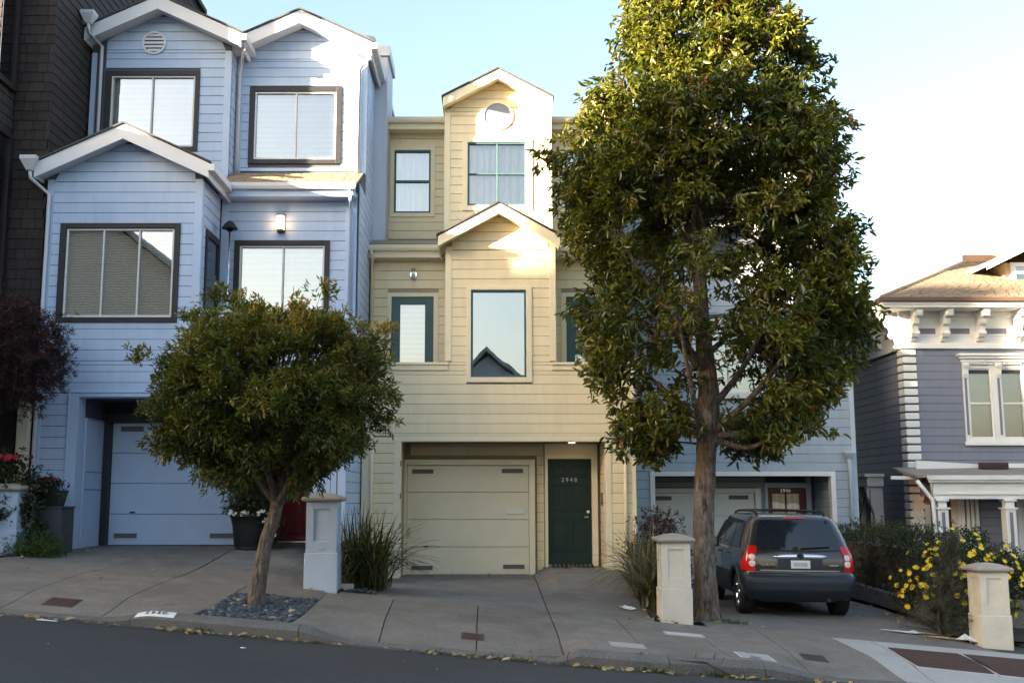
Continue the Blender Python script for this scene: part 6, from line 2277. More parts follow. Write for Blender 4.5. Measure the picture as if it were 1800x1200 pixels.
# ================================================================== PURPLE TREE, SHRUBS, HEDGES
def shrub(name, label, cat, c, rad, m, ntuft, per, nl, Lr, Wr, tint=(.1, .7), droop=.1, spread=.7, flat=None, tuft=.16, group=None, stem_r=.05, sm_=None, box=False, parent=None, upd=.3):
    zb = ground(c[0], c[1]) if parent is None else None
    root = parent or empty(name, (c[0], c[1], zb), label, cat, group)
    rad = np.array(rad)
    if box:
        u = NR.uniform(-1, 1, size=(ntuft, 3))
        ax_ = NR.integers(0, 3, ntuft)
        sg = np.where(NR.random(ntuft) < .5, -1., 1.)
        u[np.arange(ntuft), ax_] = sg
        u[:, 2] = np.where((ax_ == 2), 1, u[:, 2])
        ps = np.array(c) + u * rad * (1 + NR.normal(size=(ntuft, 1)) * .04)
        od = unit(u * np.array([.6, .6, .8]))
    else:
        u = unit(NR.normal(size=(ntuft, 3)))
        lump = 1 + .08 * np.sin(4 * u[:, 0] * 3 + 5 * u[:, 2]) + NR.normal(size=ntuft) * .07
        r_ = np.where(NR.random(ntuft) < .75, 1, .65)
        ps = np.array(c) + u * rad * (lump * r_)[:, None]
        od = u
    if flat is not None:
        ps = ps[ps[:, 2] > flat] if False else np.where(ps[:, 2:3] < flat, np.concatenate([ps[:, :2], np.full((len(ps), 1), flat)], 1), ps)
    C = np.repeat(ps, per, axis=0) + NR.normal(size=(len(ps) * per, 3)) * tuft * .6
    O = unit(np.repeat(od, per, axis=0) + NR.normal(size=C.shape) * .4 + np.array([0, 0, upd]))
    tt = np.repeat(NR.uniform(tint[0], tint[1], len(ps)), per)
    Bv, D, Lf, Wd, t = whorls(C, O, nl, spread, .02, Lr, Wr, droop, tt)
    o = leaf_mesh('foliage', Bv, D, Lf, Wd, t, m, root, .1, .2)
    o['kind'] = 'stuff'
    return root, ps, od


ptree, ps, od = shrub('purple_leaf_tree', 'feathery dark purple leaved tree at the left edge', 'tree', (X(-8, 622, 17.0), 17.0, Z(622, 17.0)), (1.02, .95, .80), M['leaf_red'], 330, 14, 10, (.05, .085), (.12, .2), (.1, .75), .05, .45, upd=.4)
pz = ground(-8.1, 17.0)
trunk_mesh([(-8.05, 17.0, pz - .05), (-8.0, 17.0, pz + 1.0), (-7.95, 17.0, 2.9), (-7.8, 17.0, 3.7)], [.09, .075, .07, .04], M['twig'], ptree, n=12, seed=3)
shrub('flowering_shrub', 'dark leafy shrub with red blooms behind the left blue pillar', 'shrub', (-7.55, 17.25, 1.62), (.42, .4, .62), M['leaf_hedge'], 110, 9, 8, (.05, .09), (.35, .5), (.2, .9))
fs_root = bpy.data.objects['flowering_shrub']


def bloom_mesh(name, m, petals, r, w):
    mb = MB()
    for k in range(petals):
        a = 2 * math.pi * k / petals
        d = Vector((math.cos(a), math.sin(a), .18))
        s = Vector((-math.sin(a), math.cos(a), 0))
        mb.add([(0, 0, .004), tuple(d * r * .55 + s * w), tuple(d * r), tuple(d * r * .55 - s * w)], [(0, 1, 2, 3)])
    return mb.mesh(name, m)


def blooms(root, me, pts, dirs, name='flower', sc=(.8, 1.2)):
    rl = root.location
    for p, d in zip(pts, dirs):
        o = bpy.data.objects.new(name, me)
        o.location = Vector(p)
        q = Vector(d).to_track_quat('Z', 'Y')
        o.rotation_euler = q.to_euler()
        s = NR.uniform(*sc)
        o.scale = (s, s, s)
        link(o, root)


me_red = bloom_mesh('red_bloom', M['flower_r'], 7, .065, .018)
me_yel = bloom_mesh('yellow_bloom', M['flower_y'], 9, .05, .013)
me_wht = bloom_mesh('white_bloom', M['flower_w'], 5, .03, .012)
blooms(fs_root, me_red, [(X(12, 806, 17.0), 17.0, Z(806, 17)), (X(30, 804, 17), 16.95, Z(804, 17)), (X(20, 803, 17), 16.9, Z(804, 17)), (X(2, 803, 17), 16.95, Z(802, 17))], [(.1, -.8, .6)] * 4)
# slate planter stack with black pot and poinsettia
pp = empty('planter_box', (-7.12, 17.5, ground(-7.1, 17.5)), 'tall dark slate planter box against the pale blue house', 'planter')
gz_ = ground(-7.1, 17.5)
x0, x1 = X(60, 930, 17.4), X(106, 930, 17.4)
tp = Z(893, 17.4)
frame = MB()
frame.box(x0, x1, 17.4, 17.95, gz_ - .1, tp)
frame.build('box', M['slate_box'], pp, bevel=.01)
MB().box(x0 - .015, x1 + .015, 17.385, 17.965, tp + .001, tp + .03).build('rim', M['slate_box'], pp, bevel=.006)
bp = empty('flower_pot', (X(88, 890, 17.5), 17.6, tp + .03), 'square black pot holding red poinsettias on the slate planter', 'pot')
xm = X(86, 880, 17.5)
pm = MB()
zz0, zz1 = tp + .032, Z(861, 17.5)
pm.add([(xm - .15, 17.45, zz0), (xm + .15, 17.45, zz0), (xm + .15, 17.75, zz0), (xm - .15, 17.75, zz0), (xm - .2, 17.4, zz1), (xm + .2, 17.4, zz1), (xm + .2, 17.8, zz1), (xm - .2, 17.8, zz1)], [(3, 2, 1, 0), (4, 5, 6, 7), (0, 1, 5, 4), (1, 2, 6, 5), (2, 3, 7, 6), (3, 0, 4, 7)])
pm.build('pot', M['pot'], bp, bevel=.008)
pn = empty('poinsettia', (xm, 17.6, zz1), 'red poinsettia in the square black pot', 'plant')
shrub(None, None, None, (xm - .03, 17.55, zz1 + .06), (.15, .15, .07), M['leaf_hedge'], 30, 4, 6, (.05, .08), (.4, .5), parent=pn)
blooms(pn, me_red, [(xm + NR.uniform(-.17, .11), 17.5 + NR.uniform(-.13, .1), zz1 + NR.uniform(.08, .17)) for _ in range(12)], [(NR.normal() * .5, -.6, .8) for _ in range(12)])
shrub('low_shrub', 'low bright green mound beside the left blue pillar', 'shrub', (X(58, 962, 16.9), 16.95, ground(-7.0, 16.95) + .1), (.36, .3, .14), M['leaf_low'], 120, 9, 8, (.02, .035), (.4, .6), (.1, .9))
# black round pot by the garage of the blue house
px_, py_ = X(438, 935, 19.0), 19.0
gz_ = ground(px_, py_)
bpo = empty('flower_pot', (px_, py_, gz_), 'large round black pot beside the blue garage door', 'pot')
hp = Z(905, 18.8) - gz_
MB().lathe([(.22, 0), (.25, .05), (.29, hp * .7), (.32, hp - .05), (.34, hp - .04), (.34, hp), (.29, hp), (.28, hp - .08)], (px_, py_, gz_ + .01), 30).build('pot', M['pot'], bpo, smooth=True)
psh = empty('potted_shrub', (px_, py_, gz_ + hp - .05), 'leafy potted shrub with small white flowers spilling over the black pot', 'plant')
shrub(None, None, None, (px_, py_, gz_ + hp + .45), (.34, .32, .55), M['leaf_hedge'], 110, 9, 8, (.04, .075), (.3, .45), (.15, .8), parent=psh)
spill = [(px_ + .38 + NR.uniform(-.1, .12), py_ - .1 + NR.uniform(-.15, .1), gz_ + hp - NR.uniform(-.05, .42)) for _ in range(30)] + [(px_ + NR.uniform(-.33, .3), py_ - .25 - NR.uniform(0, .08), gz_ + hp + NR.uniform(0, .08)) for _ in range(24)]
blooms(psh, me_wht, spill, [(NR.normal() * .4, -.8, .5) for _ in spill])
shrub(None, None, None, (px_ + .40, py_ - .05, gz_ + hp - .2), (.12, .14, .25), M['leaf_hedge'], 40, 6, 6, (.03, .05), (.3, .5), parent=psh)
# small blue cloth by the red door
bc = MB()
bx_, bz_ = X(545, 858, 19.55), Z(858, 19.55)
bc.add([(bx_ - .09, 19.5, bz_ + .02), (bx_ + .09, 19.52, bz_ + .12), (bx_ + .10, 19.5, bz_ - .09), (bx_ + .0, 19.47, bz_ - .11)], [(0, 3, 2, 1)])
o = bc.build('cloth', M['bluecloth'], None)
md = o.modifiers.new('solid', 'SOLIDIFY')
md.thickness = .012
tag(o, 'small bright blue cloth hanging beside the red door', 'cloth')


def strap_plant(label, spots, n, hgt, seed, group=None):
    rs = np.random.default_rng(seed)
    x0, y0 = spots[0]
    root = empty('strap_leaf_plant', (x0, y0, ground(x0, y0)), label, 'plant', 'strap leaved plants by the driveway')
    V_, F_, T_ = [], [], []
    for (x, y) in spots:
        z0 = ground(x, y)
        for i in range(n):
            a = rs.uniform(0, 2 * math.pi)
            lean = rs.uniform(.12, 1.0)
            L = hgt * rs.uniform(.65, 1.15)
            w = rs.uniform(.010, .018)
            base = np.array([x + rs.normal() * .09, y + rs.normal() * .09, z0 + rs.uniform(0, .06)])
            d = np.array([math.cos(a), math.sin(a), 0])
            s = np.array([-math.sin(a), math.cos(a), 0])
            k = len(V_)
            ns = 7
            tn = rs.uniform(0, .75) if rs.random() > .1 else .97
            for j in range(ns + 1):
                t = j / ns
                ang = lean * (.35 + 1.15 * t)
                p = base + d * L * t * math.sin(ang) * .9 + np.array([0, 0, L * t * math.cos(ang * .95)])
                ww = w * (1 - t ** 2.2) + .0012
                V_ += [p + s * ww, p - s * ww + np.array([0, 0, .004])]
                T_ += [tn, tn]
            for j in range(ns):
                F_.append((k + 2 * j, k + 2 * j + 1, k + 2 * j + 3, k + 2 * j + 2))
    me = bpy.data.meshes.new('blades')
    me.from_pydata([tuple(v) for v in V_], [], F_)
    at = me.attributes.new('tint', 'FLOAT', 'POINT')
    at.data.foreach_set('value', np.array(T_, np.float32))
    me.materials.append(M['leaf_strap'])
    o = link(bpy.data.objects.new('blades', me), root)
    o['kind'] = 'stuff'
    return root


strap_plant('bushy strap leaved plant between the blue pillar and the cream garage', [(-2.0, 16.5), (-1.78, 16.75), (-2.15, 16.9), (-1.72, 16.4)], 130, 1.12, 2)
strap_plant('long strap leaved plant beside the green front door drive', [(2.45, 16.55), (2.42, 17.3), (2.5, 18.1), (2.62, 18.9)], 120, 1.0, 3)
o = MB().box(-2.3, -1.95, 15.86, 16.0, ground(-2.1, 15.9) - .03, ground(-2.1, 15.9) + .1).build('stone_block', M['stone_cap'], None, bevel=.02)
tag(o, 'small rough stone block at the foot of the strap plant by the blue pillar', 'stone')
shrub('dark_shrub', 'dark reddish clipped shrub behind the cream pillar by the tall tree', 'shrub', (X(1158, 960, 19.5), 19.5, ground(2.9, 19.5) + .65), (.42, .5, .72), M['leaf_red'], 130, 9, 8, (.04, .07), (.25, .4), (.0, .6))
# right hand planting
hedge, _, _ = shrub('hedge', 'clipped dark green hedge between the parked car and the purple house', 'hedge', (7.75, 21.3, .42), (.62, 2.3, .64), M['leaf_hedge'], 420, 8, 8, (.035, .06), (.35, .5), (.0, .75), box=True)
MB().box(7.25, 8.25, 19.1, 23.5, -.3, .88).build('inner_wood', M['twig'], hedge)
daisy, ps, od = shrub('flowering_shrub', 'loose green bush covered in yellow daisies', 'shrub', (7.75, 18.2, .38), (1.0, .75, .62), M['leaf_hedge'], 260, 8, 9, (.035, .065), (.25, .4), (.2, .95))
f_ = (od[:, 1] < .35) & (od[:, 2] > -.55)
cand = np.where(f_ & ((NR.random(len(ps)) < .85)))[0]
P_, D_ = [], []
for i in cand[:150]:
    if ps[i][0] > 7.9 and NR.random() < .6:
        continue
    P_.append(tuple(ps[i] + od[i] * .10 + NR.normal(size=3) * .04))
    D_.append(tuple(od[i] + np.array([0, -.6, .35]) + NR.normal(size=3) * .3))
for _ in range(75):
    a_, b_ = NR.uniform(-2.9, -.35), NR.uniform(-.35, .95)
    n_ = np.array([math.cos(a_) * math.cos(b_), math.sin(a_) * math.cos(b_), math.sin(b_)])
    if n_[0] > .35 and NR.random() < .6:
        continue
    P_.append(tuple(np.array([7.75, 18.2, .38]) + n_ * np.array([1.0, .75, .62]) * NR.uniform(1.03, 1.14)))
    D_.append(tuple(n_ + np.array([0, -.5, .3])))
P_ += [(X(1748, 980, 17.9), 17.9, Z(980, 17.9)), (X(1754, 975, 18), 18, Z(975, 18)), (X(1733, 983, 17.7), 17.7, Z(982, 17.7))]
D_ += [(0, -1, .3)] * 3
blooms(daisy, me_yel, P_, D_, sc=(.7, 1.15))
shrub('flowering_shrub', 'dark bush dotted with white flowers at the right edge behind the cream pillar', 'shrub', (9.0, 18.4, .25), (.75, .6, .52), M['leaf_hedge'], 200, 8, 8, (.04, .07), (.4, .55), (.3, 1.0))
wroot = [o for o in bpy.data.objects if o.name.startswith('flowering_shrub') and 'white flowers' in o.get('label', '')][0]
q = unit(NR.normal(size=(46, 3)))
q[:, 1] = -np.abs(q[:, 1])
blooms(wroot, me_wht, [tuple(np.array([9.0, 18.4, .25]) + v * np.array([.8, .65, .56])) for v in q], [tuple(v) for v in q], sc=(1.0, 1.6))
# low planter walls
pw_ = MB()
pw_.slab([(6.95, 18.0, ground(6.95, 18)), (7.02, 22.5, -.15), (7.02, 22.5, .15), (6.95, 18.0, .10)], (.14, 0, 0))
o = pw_.build('planter_wall', M['concrete_dark'], None, fixn=True, bevel=.01)
tag(o, 'low concrete edging wall under the hedge beside the parked car', 'wall')
o = MB().box(8.05, 13.0, 17.55, 17.72, -.6, Z(1054, 17.6)).build('planter_wall', M['concrete'], None, bevel=.01)
tag(o, 'low concrete planter wall at the right edge behind the cream pillar', 'wall')
# discarded spruce
cxs, cys = 6.72, 16.75
zs0 = ground(cxs, cys)
spr = empty('spruce_tree', (cxs, cys, zs0), 'small dried spruce dumped beside the cream pillar at the right', 'tree')
tip = Vector((X(1672, 952, cys), cys - .05, Z(958, cys)))
trunk_mesh([(cxs, cys, zs0), (cxs, cys, zs0 + .4), tip], [.03, .022, .006], M['twig'], spr, n=8, seed=2)
C_, O_ = [], []
P0, P1 = [], []
for i in range(230):
    t = NR.random() ** 1.25
    b = Vector((cxs, cys, zs0 + .05)).lerp(tip, t)
    a = NR.uniform(0, 2 * math.pi)
    rr = (.52 * (1 - t) + .06) * NR.uniform(.7, 1.1)
    e = b + Vector((math.cos(a) * rr, math.sin(a) * rr, NR.uniform(.02, .2) * (1 + t)))
    P0.append(tuple(b)); P1.append(tuple(e))
    for k in range(12):
        f = .2 + .8 * k / 11
        C_.append(tuple(b.lerp(e, f)))
        O_.append(tuple((e - b).normalized()))
C_, O_ = np.array(C_), np.array(O_)
n_ = 8
Bv, D, Lf, Wd, t = whorls(C_, O_, n_, .75, .012, (.03, .05), (.09, .13), 0, NR.uniform(.05, .85, len(C_)))
leaf_mesh('needles', Bv, D, Lf, Wd, t, M['needle'], spr, .05, .1)['kind'] = 'stuff'
twig_mesh('branches', np.array(P0), np.array(P1), .006, .002, M['twig'], spr)['kind'] = 'stuff'
# bare climber on the side bay of the purple house
cl = empty('bare_vine', (9.2, 27.2, -.3), 'leafless climbing vine in front of the side bay of the purple house', 'vine')
mbv = MB()
for i in range(16):
    y_ = 26.7 + NR.uniform(0, 2.5)
    pts = [(9.12, y_, -.3)]
    for k in range(8):
        pts.append((9.15 - NR.uniform(0, .15), pts[-1][1] + NR.normal() * .28, -.3 + (k + 1) * NR.uniform(.2, .29)))
    mbv.tube(pts, .011, 4)
mbv.build('stems', M['twig'], cl)

# ================================================================== GROUND FURNITURE AND LITTER
def cover(name, label, cat, xc, yc, w, d, m, frame_m=None, bars=0, group=None, bar_m=None):
    r = empty(name, (xc, yc, ground(xc, yc)), label, cat, group)
    def q(x0, x1, y0, y1, lift):
        return [(x0, y0, ground(x0, y0) + lift), (x1, y0, ground(x1, y0) + lift), (x1, y1, ground(x1, y1) + lift), (x0, y1, ground(x0, y1) + lift)]
    x0, x1, y0, y1 = xc - w / 2, xc + w / 2, yc - d / 2, yc + d / 2
    f = .025
    fm = MB()
    for a in (q(x0, x1, y0, y0 + f, .006), q(x0, x1, y1 - f, y1, .006), q(x0, x0 + f, y0 + f, y1 - f, .006), q(x1 - f, x1, y0 + f, y1 - f, .006)):
        fm.slab(a, (0, 0, -.03))
    fm.build('frame', frame_m or m, r, fixn=True)
    MB().slab(q(x0 + f, x1 - f, y0 + f, y1 - f, .003), (0, 0, -.02)).build('lid' if not bars else 'pit', m, r, fixn=True)
    if bars:
        for i in range(bars):
            b = y0 + f + (y1 - y0 - 2 * f) * (i + .2) / bars
            e = y0 + f + (y1 - y0 - 2 * f) * (i + .75) / bars
            MB().slab(q(x0 + f, x1 - f, b, e, .012), (0, 0, -.008)).build('bar', bar_m or M['rust'], r, fixn=True)
    return r


cover('utility_cover', 'small rusty vent cover in the sidewalk before the blue garage', 'cover', -5.04, 13.16, .36, .34, M['iron'], M['rust'], 6)
cover('utility_cover', 'small rusty vent cover in the sidewalk before the cream garage', 'cover', -.21, 13.25, .27, .26, M['iron'], M['rust'], 5)
cover('utility_cover', 'pale concrete meter lid in the sidewalk left of the cream pillar', 'cover', 1.62, 13.28, .42, .36, M['concrete_new'], M['stone_cap'])
cover('utility_cover', 'narrow metal cover in the sidewalk below the tall tree', 'cover', 2.5, 14.5, .52, .26, M['metal'], M['concrete_new'])
cover('utility_cover', 'bright concrete lid near the curb before the parked car', 'cover', 3.12, 13.3, .42, .42, M['concrete_new'], M['metal'])
cover('utility_cover', 'dark metal cover in the sidewalk behind the parked car', 'cover', 3.95, 13.75, .30, .26, M['iron'], M['rust'])
cover('vault_grate', 'left rusty grate set in new pale concrete at the lower right', 'grate', 5.72, 14.37, .98, 1.12, M['dark'], M['metal'], 16)
cover('vault_grate', 'right rusty grate set in new pale concrete at the lower right', 'grate', 6.71, 14.37, .96, 1.12, M['dark'], M['metal'], 16)


def scrap(name, label, cat, pts, m, lift=.012, bumpy=.02):
    """crumpled sheet draped on the ground"""
    n = len(pts)
    cx_, cy_ = sum(p[0] for p in pts) / n, sum(p[1] for p in pts) / n
    vs = [(cx_, cy_, ground(cx_, cy_) + lift + bumpy * 1.5)]
    for p in pts:
        vs.append(((p[0] + cx_) / 2 + NR.normal() * .01, (p[1] + cy_) / 2 + NR.normal() * .01, ground(*p) + lift + abs(NR.normal()) * bumpy))
    for p in pts:
        vs.append((p[0], p[1], ground(*p) + lift + abs(NR.normal()) * bumpy))
    fs = []
    for i in range(n):
        j = (i + 1) % n
        fs += [(0, 1 + i, 1 + j), (1 + i, 1 + n + i, 1 + n + j, 1 + j)]
    o = MB().add(vs, fs).build(name, m, None, fixn=True)
    md = o.modifiers.new('solid', 'SOLIDIFY')
    md.thickness = .004
    return tag(o, label, cat)


def ring_pts(x, y, a, b, n=9, j=.25):
    return [(x + a * math.cos(2 * math.pi * k / n) * (1 + NR.normal() * j), y + b * math.sin(2 * math.pi * k / n) * (1 + NR.normal() * j)) for k in range(n)]


scrap('paper_sheet', 'pale crumpled paper sheet left of the dumped spruce', 'paper', ring_pts(6.28, 16.72, .26, .10), M['paper'], bumpy=.015)
scrap('plastic_bag', 'crumpled white plastic bag at the foot of the right pillar', 'bag', ring_pts(6.98, 16.25, .17, .09), M['paper'], bumpy=.035)
scrap('cardboard_piece', 'torn brown cardboard under the dumped spruce', 'cardboard', ring_pts(6.66, 16.42, .30, .07), M['card'], bumpy=.012)
scrap('paper_scrap', 'white paper scrap beside the strap plant left of the cream pillar', 'paper', ring_pts(2.02, 16.35, .13, .07), M['paper'], bumpy=.025)
scrap('paper_strip', 'thin white strip lying on the street below the blue garage', 'paper', [(-4.98, 12.28), (-4.75, 12.28), (-4.75, 12.31), (-4.98, 12.31)], M['paper'], bumpy=.002)
scrap('paper_scrap', 'tiny white scrap on the asphalt below the small round tree', 'paper', ring_pts(-2.55, 11.6, .03, .02), M['paper'], bumpy=.003)
B_, D_, L_, W_2, T_2 = [], [], [], [], []


def litter(x, y, s=1.0, flat=True):
    B_.append((x, y, ground(x, y) + .012))
    a = NR.uniform(0, 6.28)
    D_.append((math.cos(a), math.sin(a), NR.uniform(-.02, .15)))
    L = NR.uniform(.06, .13) * s
    L_.append(L)
    W_2.append(L * NR.uniform(.35, .55))
    T_2.append(NR.random())


for i in range(260):
    x = NR.uniform(-6.5, 6)
    litter(x, curb_y(x) - abs(NR.normal()) * .08 - .01, .55 if i % 3 else .9)
for xc_, n_ in ((-3.3, 12), (-3.35, 10), (-2.25, 4), (1.15, 22), (1.9, 10), (2.9, 14), (-2.75, 5)):
    for _ in range(n_):
        x = xc_ + NR.normal() * .16
        litter(x, curb_y(x) - abs(NR.normal()) * .10 - .02, 1.0)
for _ in range(75):
    litter(NR.uniform(-7, 6.5), NR.uniform(12.8, 19.0), .6)
for _ in range(35):
    litter(NR.uniform(-7, 7), NR.uniform(9.5, 12.3), .4)
for (x, y, n_, s_) in ((2.4, 15.7, 16, .25), (2.75, 16.3, 30, .3), (3.2, 16.3, 40, .4), (6.9, 18.5, 60, .5), (6.85, 20, 40, .7), (6.6, 16.4, 30, .3), (-2.5, 15.75, 10, .12), (-7, 18.2, 16, .3), (-.4, 21.2, 10, .8), (1.6, 20.8, 8, .4)):
    for _ in range(n_):
        litter(x + NR.normal() * s_, y + NR.normal() * s_ * .7, .75)
lit = leaf_mesh('leaf_litter', np.array(B_), np.array(D_), np.array(L_), np.array(W_2), np.array(T_2), M['deadleaf'], None, -.15, .25)
tag(lit, 'dry brown leaves scattered over sidewalk and gutter', 'leaves', kind='stuff')
# weeds in the gutter and at the trunk
wz = []
for (x, y, n_, s_) in ((1.75, curb_y(1.7) - .03, 40, .12), (2.6, curb_y(2.6) - .03, 50, .16), (-3.25, 12.46, 24, .06), (3.55, 16.25, 60, .12), (.2, 12.45, 30, .2), (-.6, 12.45, 14, .1)):
    for _ in range(n_):
        xx, yy = x + NR.normal() * s_, y + NR.normal() * .03
        wz.append((xx, yy, ground(xx, yy)))
wz = np.array(wz)
od = unit(NR.normal(size=wz.shape) * .6 + np.array([0, 0, .9]))
wo = leaf_mesh('weeds', wz, od, NR.uniform(.04, .09, len(wz)), NR.uniform(.01, .02, len(wz)), NR.random(len(wz)), M['leaf_low'], None)
tag(wo, 'small green weeds growing in the gutter and at the tree foot', 'weeds', kind='stuff')

# ================================================================== PARKED CAR
CARX, CARY, CYAW = 5.02, 17.95, math.radians(-1.5)
car = empty('parked_car', (CARX, CARY + 2.2, -.17), 'dark grey sport utility car parked nose in before the grey blue house', 'car')
_zs = [.28, .36, .45, .58, .66, .70, .74, .86, .95, 1.00, 1.05, 1.10, 1.25, 1.40, 1.55, 1.63, 1.68, 1.705, 1.715]
_hw = [.80, .86, .895, .91, .912, .905, .900, .905, .90, .895, .89, .875, .838, .795, .745, .705, .65, .55, .30]
_xr = [.14, .06, .0, -.01, .0, .04, .085, .08, .085, .095, .11, .13, .20, .275, .35, .41, .50, .66, .95]
_xf = [4.25, 4.35, 4.4, 4.41, 4.40, 4.39, 4.38, 4.34, 4.22, 3.9, 3.5, 3.25, 3.05, 2.88, 2.70, 2.58, 2.45, 2.25, 1.9]
_rc = [.16, .17, .18, .18, .18, .18, .17, .17, .17, .17, .17, .18, .19, .20, .21, .21, .22, .22, .2]
ip = lambda z, t: float(np.interp(z, _zs, t))
# the driveway tilts slightly: local frame -> world
roll = math.atan(.05)
RM = Matrix.Rotation(CYAW, 4, 'Z') @ Matrix.Rotation(0, 4, 'X')
gl_, gr_ = ground(CARX - .78, CARY + .8), ground(CARX + .78, CARY + .8)
gf_ = ground(CARX, CARY + 3.4)
gz_car = (gl_ + gr_) / 2
rollv, pitchv = (gr_ - gl_) / 1.56, (gf_ - gz_car) / 2.62


def CW(x, y, z):
    """car frame (x forward from rear bumper, y left, z up) to world"""
    wx, wy = -y, x
    c, s = math.cos(CYAW), math.sin(CYAW)
    X_, Y_ = wx * c - wy * s, wx * s + wy * c
    return (CARX + X_, CARY + Y_, gz_car + z * .965 + rollv * wx + pitchv * (wy - .8))


def ringpt(s, z):
    """s: distance from the rear centre line round the corner and along the left side"""
    hw, xr, rc = ip(z, _hw), ip(z, _xr), ip(z, _rc)
    sg = 1 if s >= 0 else -1
    s = abs(s)
    a = hw - rc
    bow = .045 * (min(s, a) / max(a, .01)) ** 2       # rear face is slightly bowed
    q = rc * math.pi / 2
    if s < a:
        return xr + bow, sg * s
    if s < a + q:
        an = (s - a) / rc
        return xr + bow + rc - rc * math.cos(an), sg * (a + rc * math.sin(an))
    return xr + bow + rc + (s - a - q), sg * hw


def side_s(x, z):
    hw, xr, rc = ip(z, _hw), ip(z, _xr), ip(z, _rc)
    return (x - xr - .045 - rc) + (hw - rc) + rc * math.pi / 2


def spt(s, z, off=0.0):
    x, y = ringpt(s, z)
    if off:
        e = .01
        x1, y1 = ringpt(s + e, z)
        x0, y0 = ringpt(s - e, z)
        zx, zy = ringpt(s, z + e)
        wx, wy = ringpt(s, z - e)
        a = Vector((x1 - x0, y1 - y0, 0))
        b = Vector((zx - wx, zy - wy, 2 * e))
        n = a.cross(b).normalized()
        if n.dot(Vector((-1, 0, 0)) if abs(s) < ip(z, _hw) - ip(z, _rc) else Vector((-.6, 1 if s > 0 else -1, 0))) < 0:
            n = -n
        return CW(x + n.x * off, y + n.y * off, z + n.z * off)
    return CW(x, y, z)


def full_ring(z, ns=44):
    hw, xr, rc, xf = ip(z, _hw), ip(z, _xr), ip(z, _rc), ip(z, _xf)
    pts = []
    a = hw - rc
    for i in range(6):
        pts.append(ringpt(a * i / 6, z))
    q = rc * math.pi / 2
    for i in range(6):
        pts.append(ringpt(a + q * i / 6, z))
    x0, x1 = xr + .045 + rc, max(xf - rc - .1, xr + rc + .1)
    for i in range(ns + 1):
        pts.append((x0 + (x1 - x0) * i / ns, hw))
    for i in range(1, 6):
        an = math.pi / 2 * i / 6
        pts.append((x1 + (rc + .1) * math.sin(an), a + rc * math.cos(an)))
    for i in range(5):
        pts.append((x1 + rc + .1, a * (1 - i / 5)))
    left = pts
    right = [(x, -y) for x, y in reversed(left[1:])]
    right[0:1] = right[0:1]
    return left + [(x1 + rc + .1, 0.0)] + right


AX = (.80, 3.42)
WR = .36


def loft(zs, name, m, arch=.44, shrink=0.0):
    rings = [full_ring(z) for z in zs]
    n = len(rings[0])
    vs, fs = [], []
    for r, z in zip(rings, zs):
        for x, y in r:
            vs.append(CW(x, y, z))
    for i in range(len(zs) - 1):
        for k in range(n):
            k2 = (k + 1) % n
            x = (rings[i][k][0] + rings[i][k2][0] + rings[i + 1][k][0] + rings[i + 1][k2][0]) / 4
            y = (rings[i][k][1] + rings[i][k2][1]) / 2
            z = (zs[i] + zs[i + 1]) / 2
            if abs(y) > .7 and any(math.hypot(x - a, z - WR) < arch for a in AX):
                continue
            fs.append((i * n + k, (i + 1) * n + k, (i + 1) * n + k2, i * n + k2))
    return vs, fs, n


zl = frange(.28, .66, .025) + [.685, .70]
vs, fs, n_ = loft(zl, 'cladding', M['plastic'])
cl_ = MB().add(vs, fs)
o_clad = cl_.build('lower_cladding', M['plastic'], car, smooth=True, fixn=True)
zb_ = [.701, .72] + frange(.74, 1.0, .02) + frange(1.02, 1.10, .02) + frange(1.14, 1.55, .045) + [1.59, 1.63, 1.66, 1.68, 1.695, 1.705, 1.712]
vs, fs, n_ = loft(zb_, 'body', M['carpaint'])
k = len(vs)
vs.append(CW(1.5, 0, 1.722))
last = (len(zb_) - 1) * n_
for i in range(n_):
    fs.append((last + i, k, last + (i + 1) % n_))
o_body = MB().add(vs, fs).build('body', M['carpaint'], car, smooth=True, fixn=True)


def patch(s0f, s1f, z0, z1, m, name, off, parent, nu=14, nv=10, rim=None):
    vs, fs = [], []
    for j in range(nv + 1):
        z = z0 + (z1 - z0) * j / nv
        a, b = s0f(z), s1f(z)
        for i in range(nu + 1):
            vs.append(spt(a + (b - a) * i / nu, z, off))
    for j in range(nv):
        for i in range(nu):
            fs.append((j * (nu + 1) + i, j * (nu + 1) + i + 1, (j + 1) * (nu + 1) + i + 1, (j + 1) * (nu + 1) + i))
    return MB().add(vs, fs).build(name, m, parent, smooth=True)


def sup(z, zc, hz, p=5):
    return max(0.0, 1 - abs((z - zc) / hz) ** p) ** (1 / p)


# rear window, wide with rounded corners
def rw(z):
    base = .70 - (z - 1.12) * .26
    return base * max(.9, sup(z, 1.36, .275, 7) ** .6) if z > 1.13 else base * .9


rwin = patch(lambda z: -rw(z), lambda z: rw(z), 1.105, 1.60, M['carglass'], 'rear_window', .006, car, 20, 14)
MB().add([spt(s, z, .012) for (s, z) in ((-.62, 1.10), (-.3, 1.085), (0, 1.08), (.3, 1.085), (.62, 1.10), (.66, 1.115), (.3, 1.107), (0, 1.107), (-.3, 1.107), (-.66, 1.115))], [(0, 1, 8, 9), (1, 2, 7, 8), (2, 3, 6, 7), (3, 4, 5, 6)]).build('window_seal', M['blackplastic'], rwin)
patch(lambda z: -.17, lambda z: .17, 1.622, 1.648, M['tail_red'], 'brake_light', .008, car, 6, 2)
MB().tube([spt(-.03, 1.13, .03), spt(-.25, 1.145, .03), spt(-.50, 1.16, .025)], .011, 6).build('wiper', M['blackplastic'], car)
MB().lathe([(.04, -.02), (.035, .02)], spt(.06, 1.125, .02), 10, 'Y').build('wiper_pivot', M['blackplastic'], car)
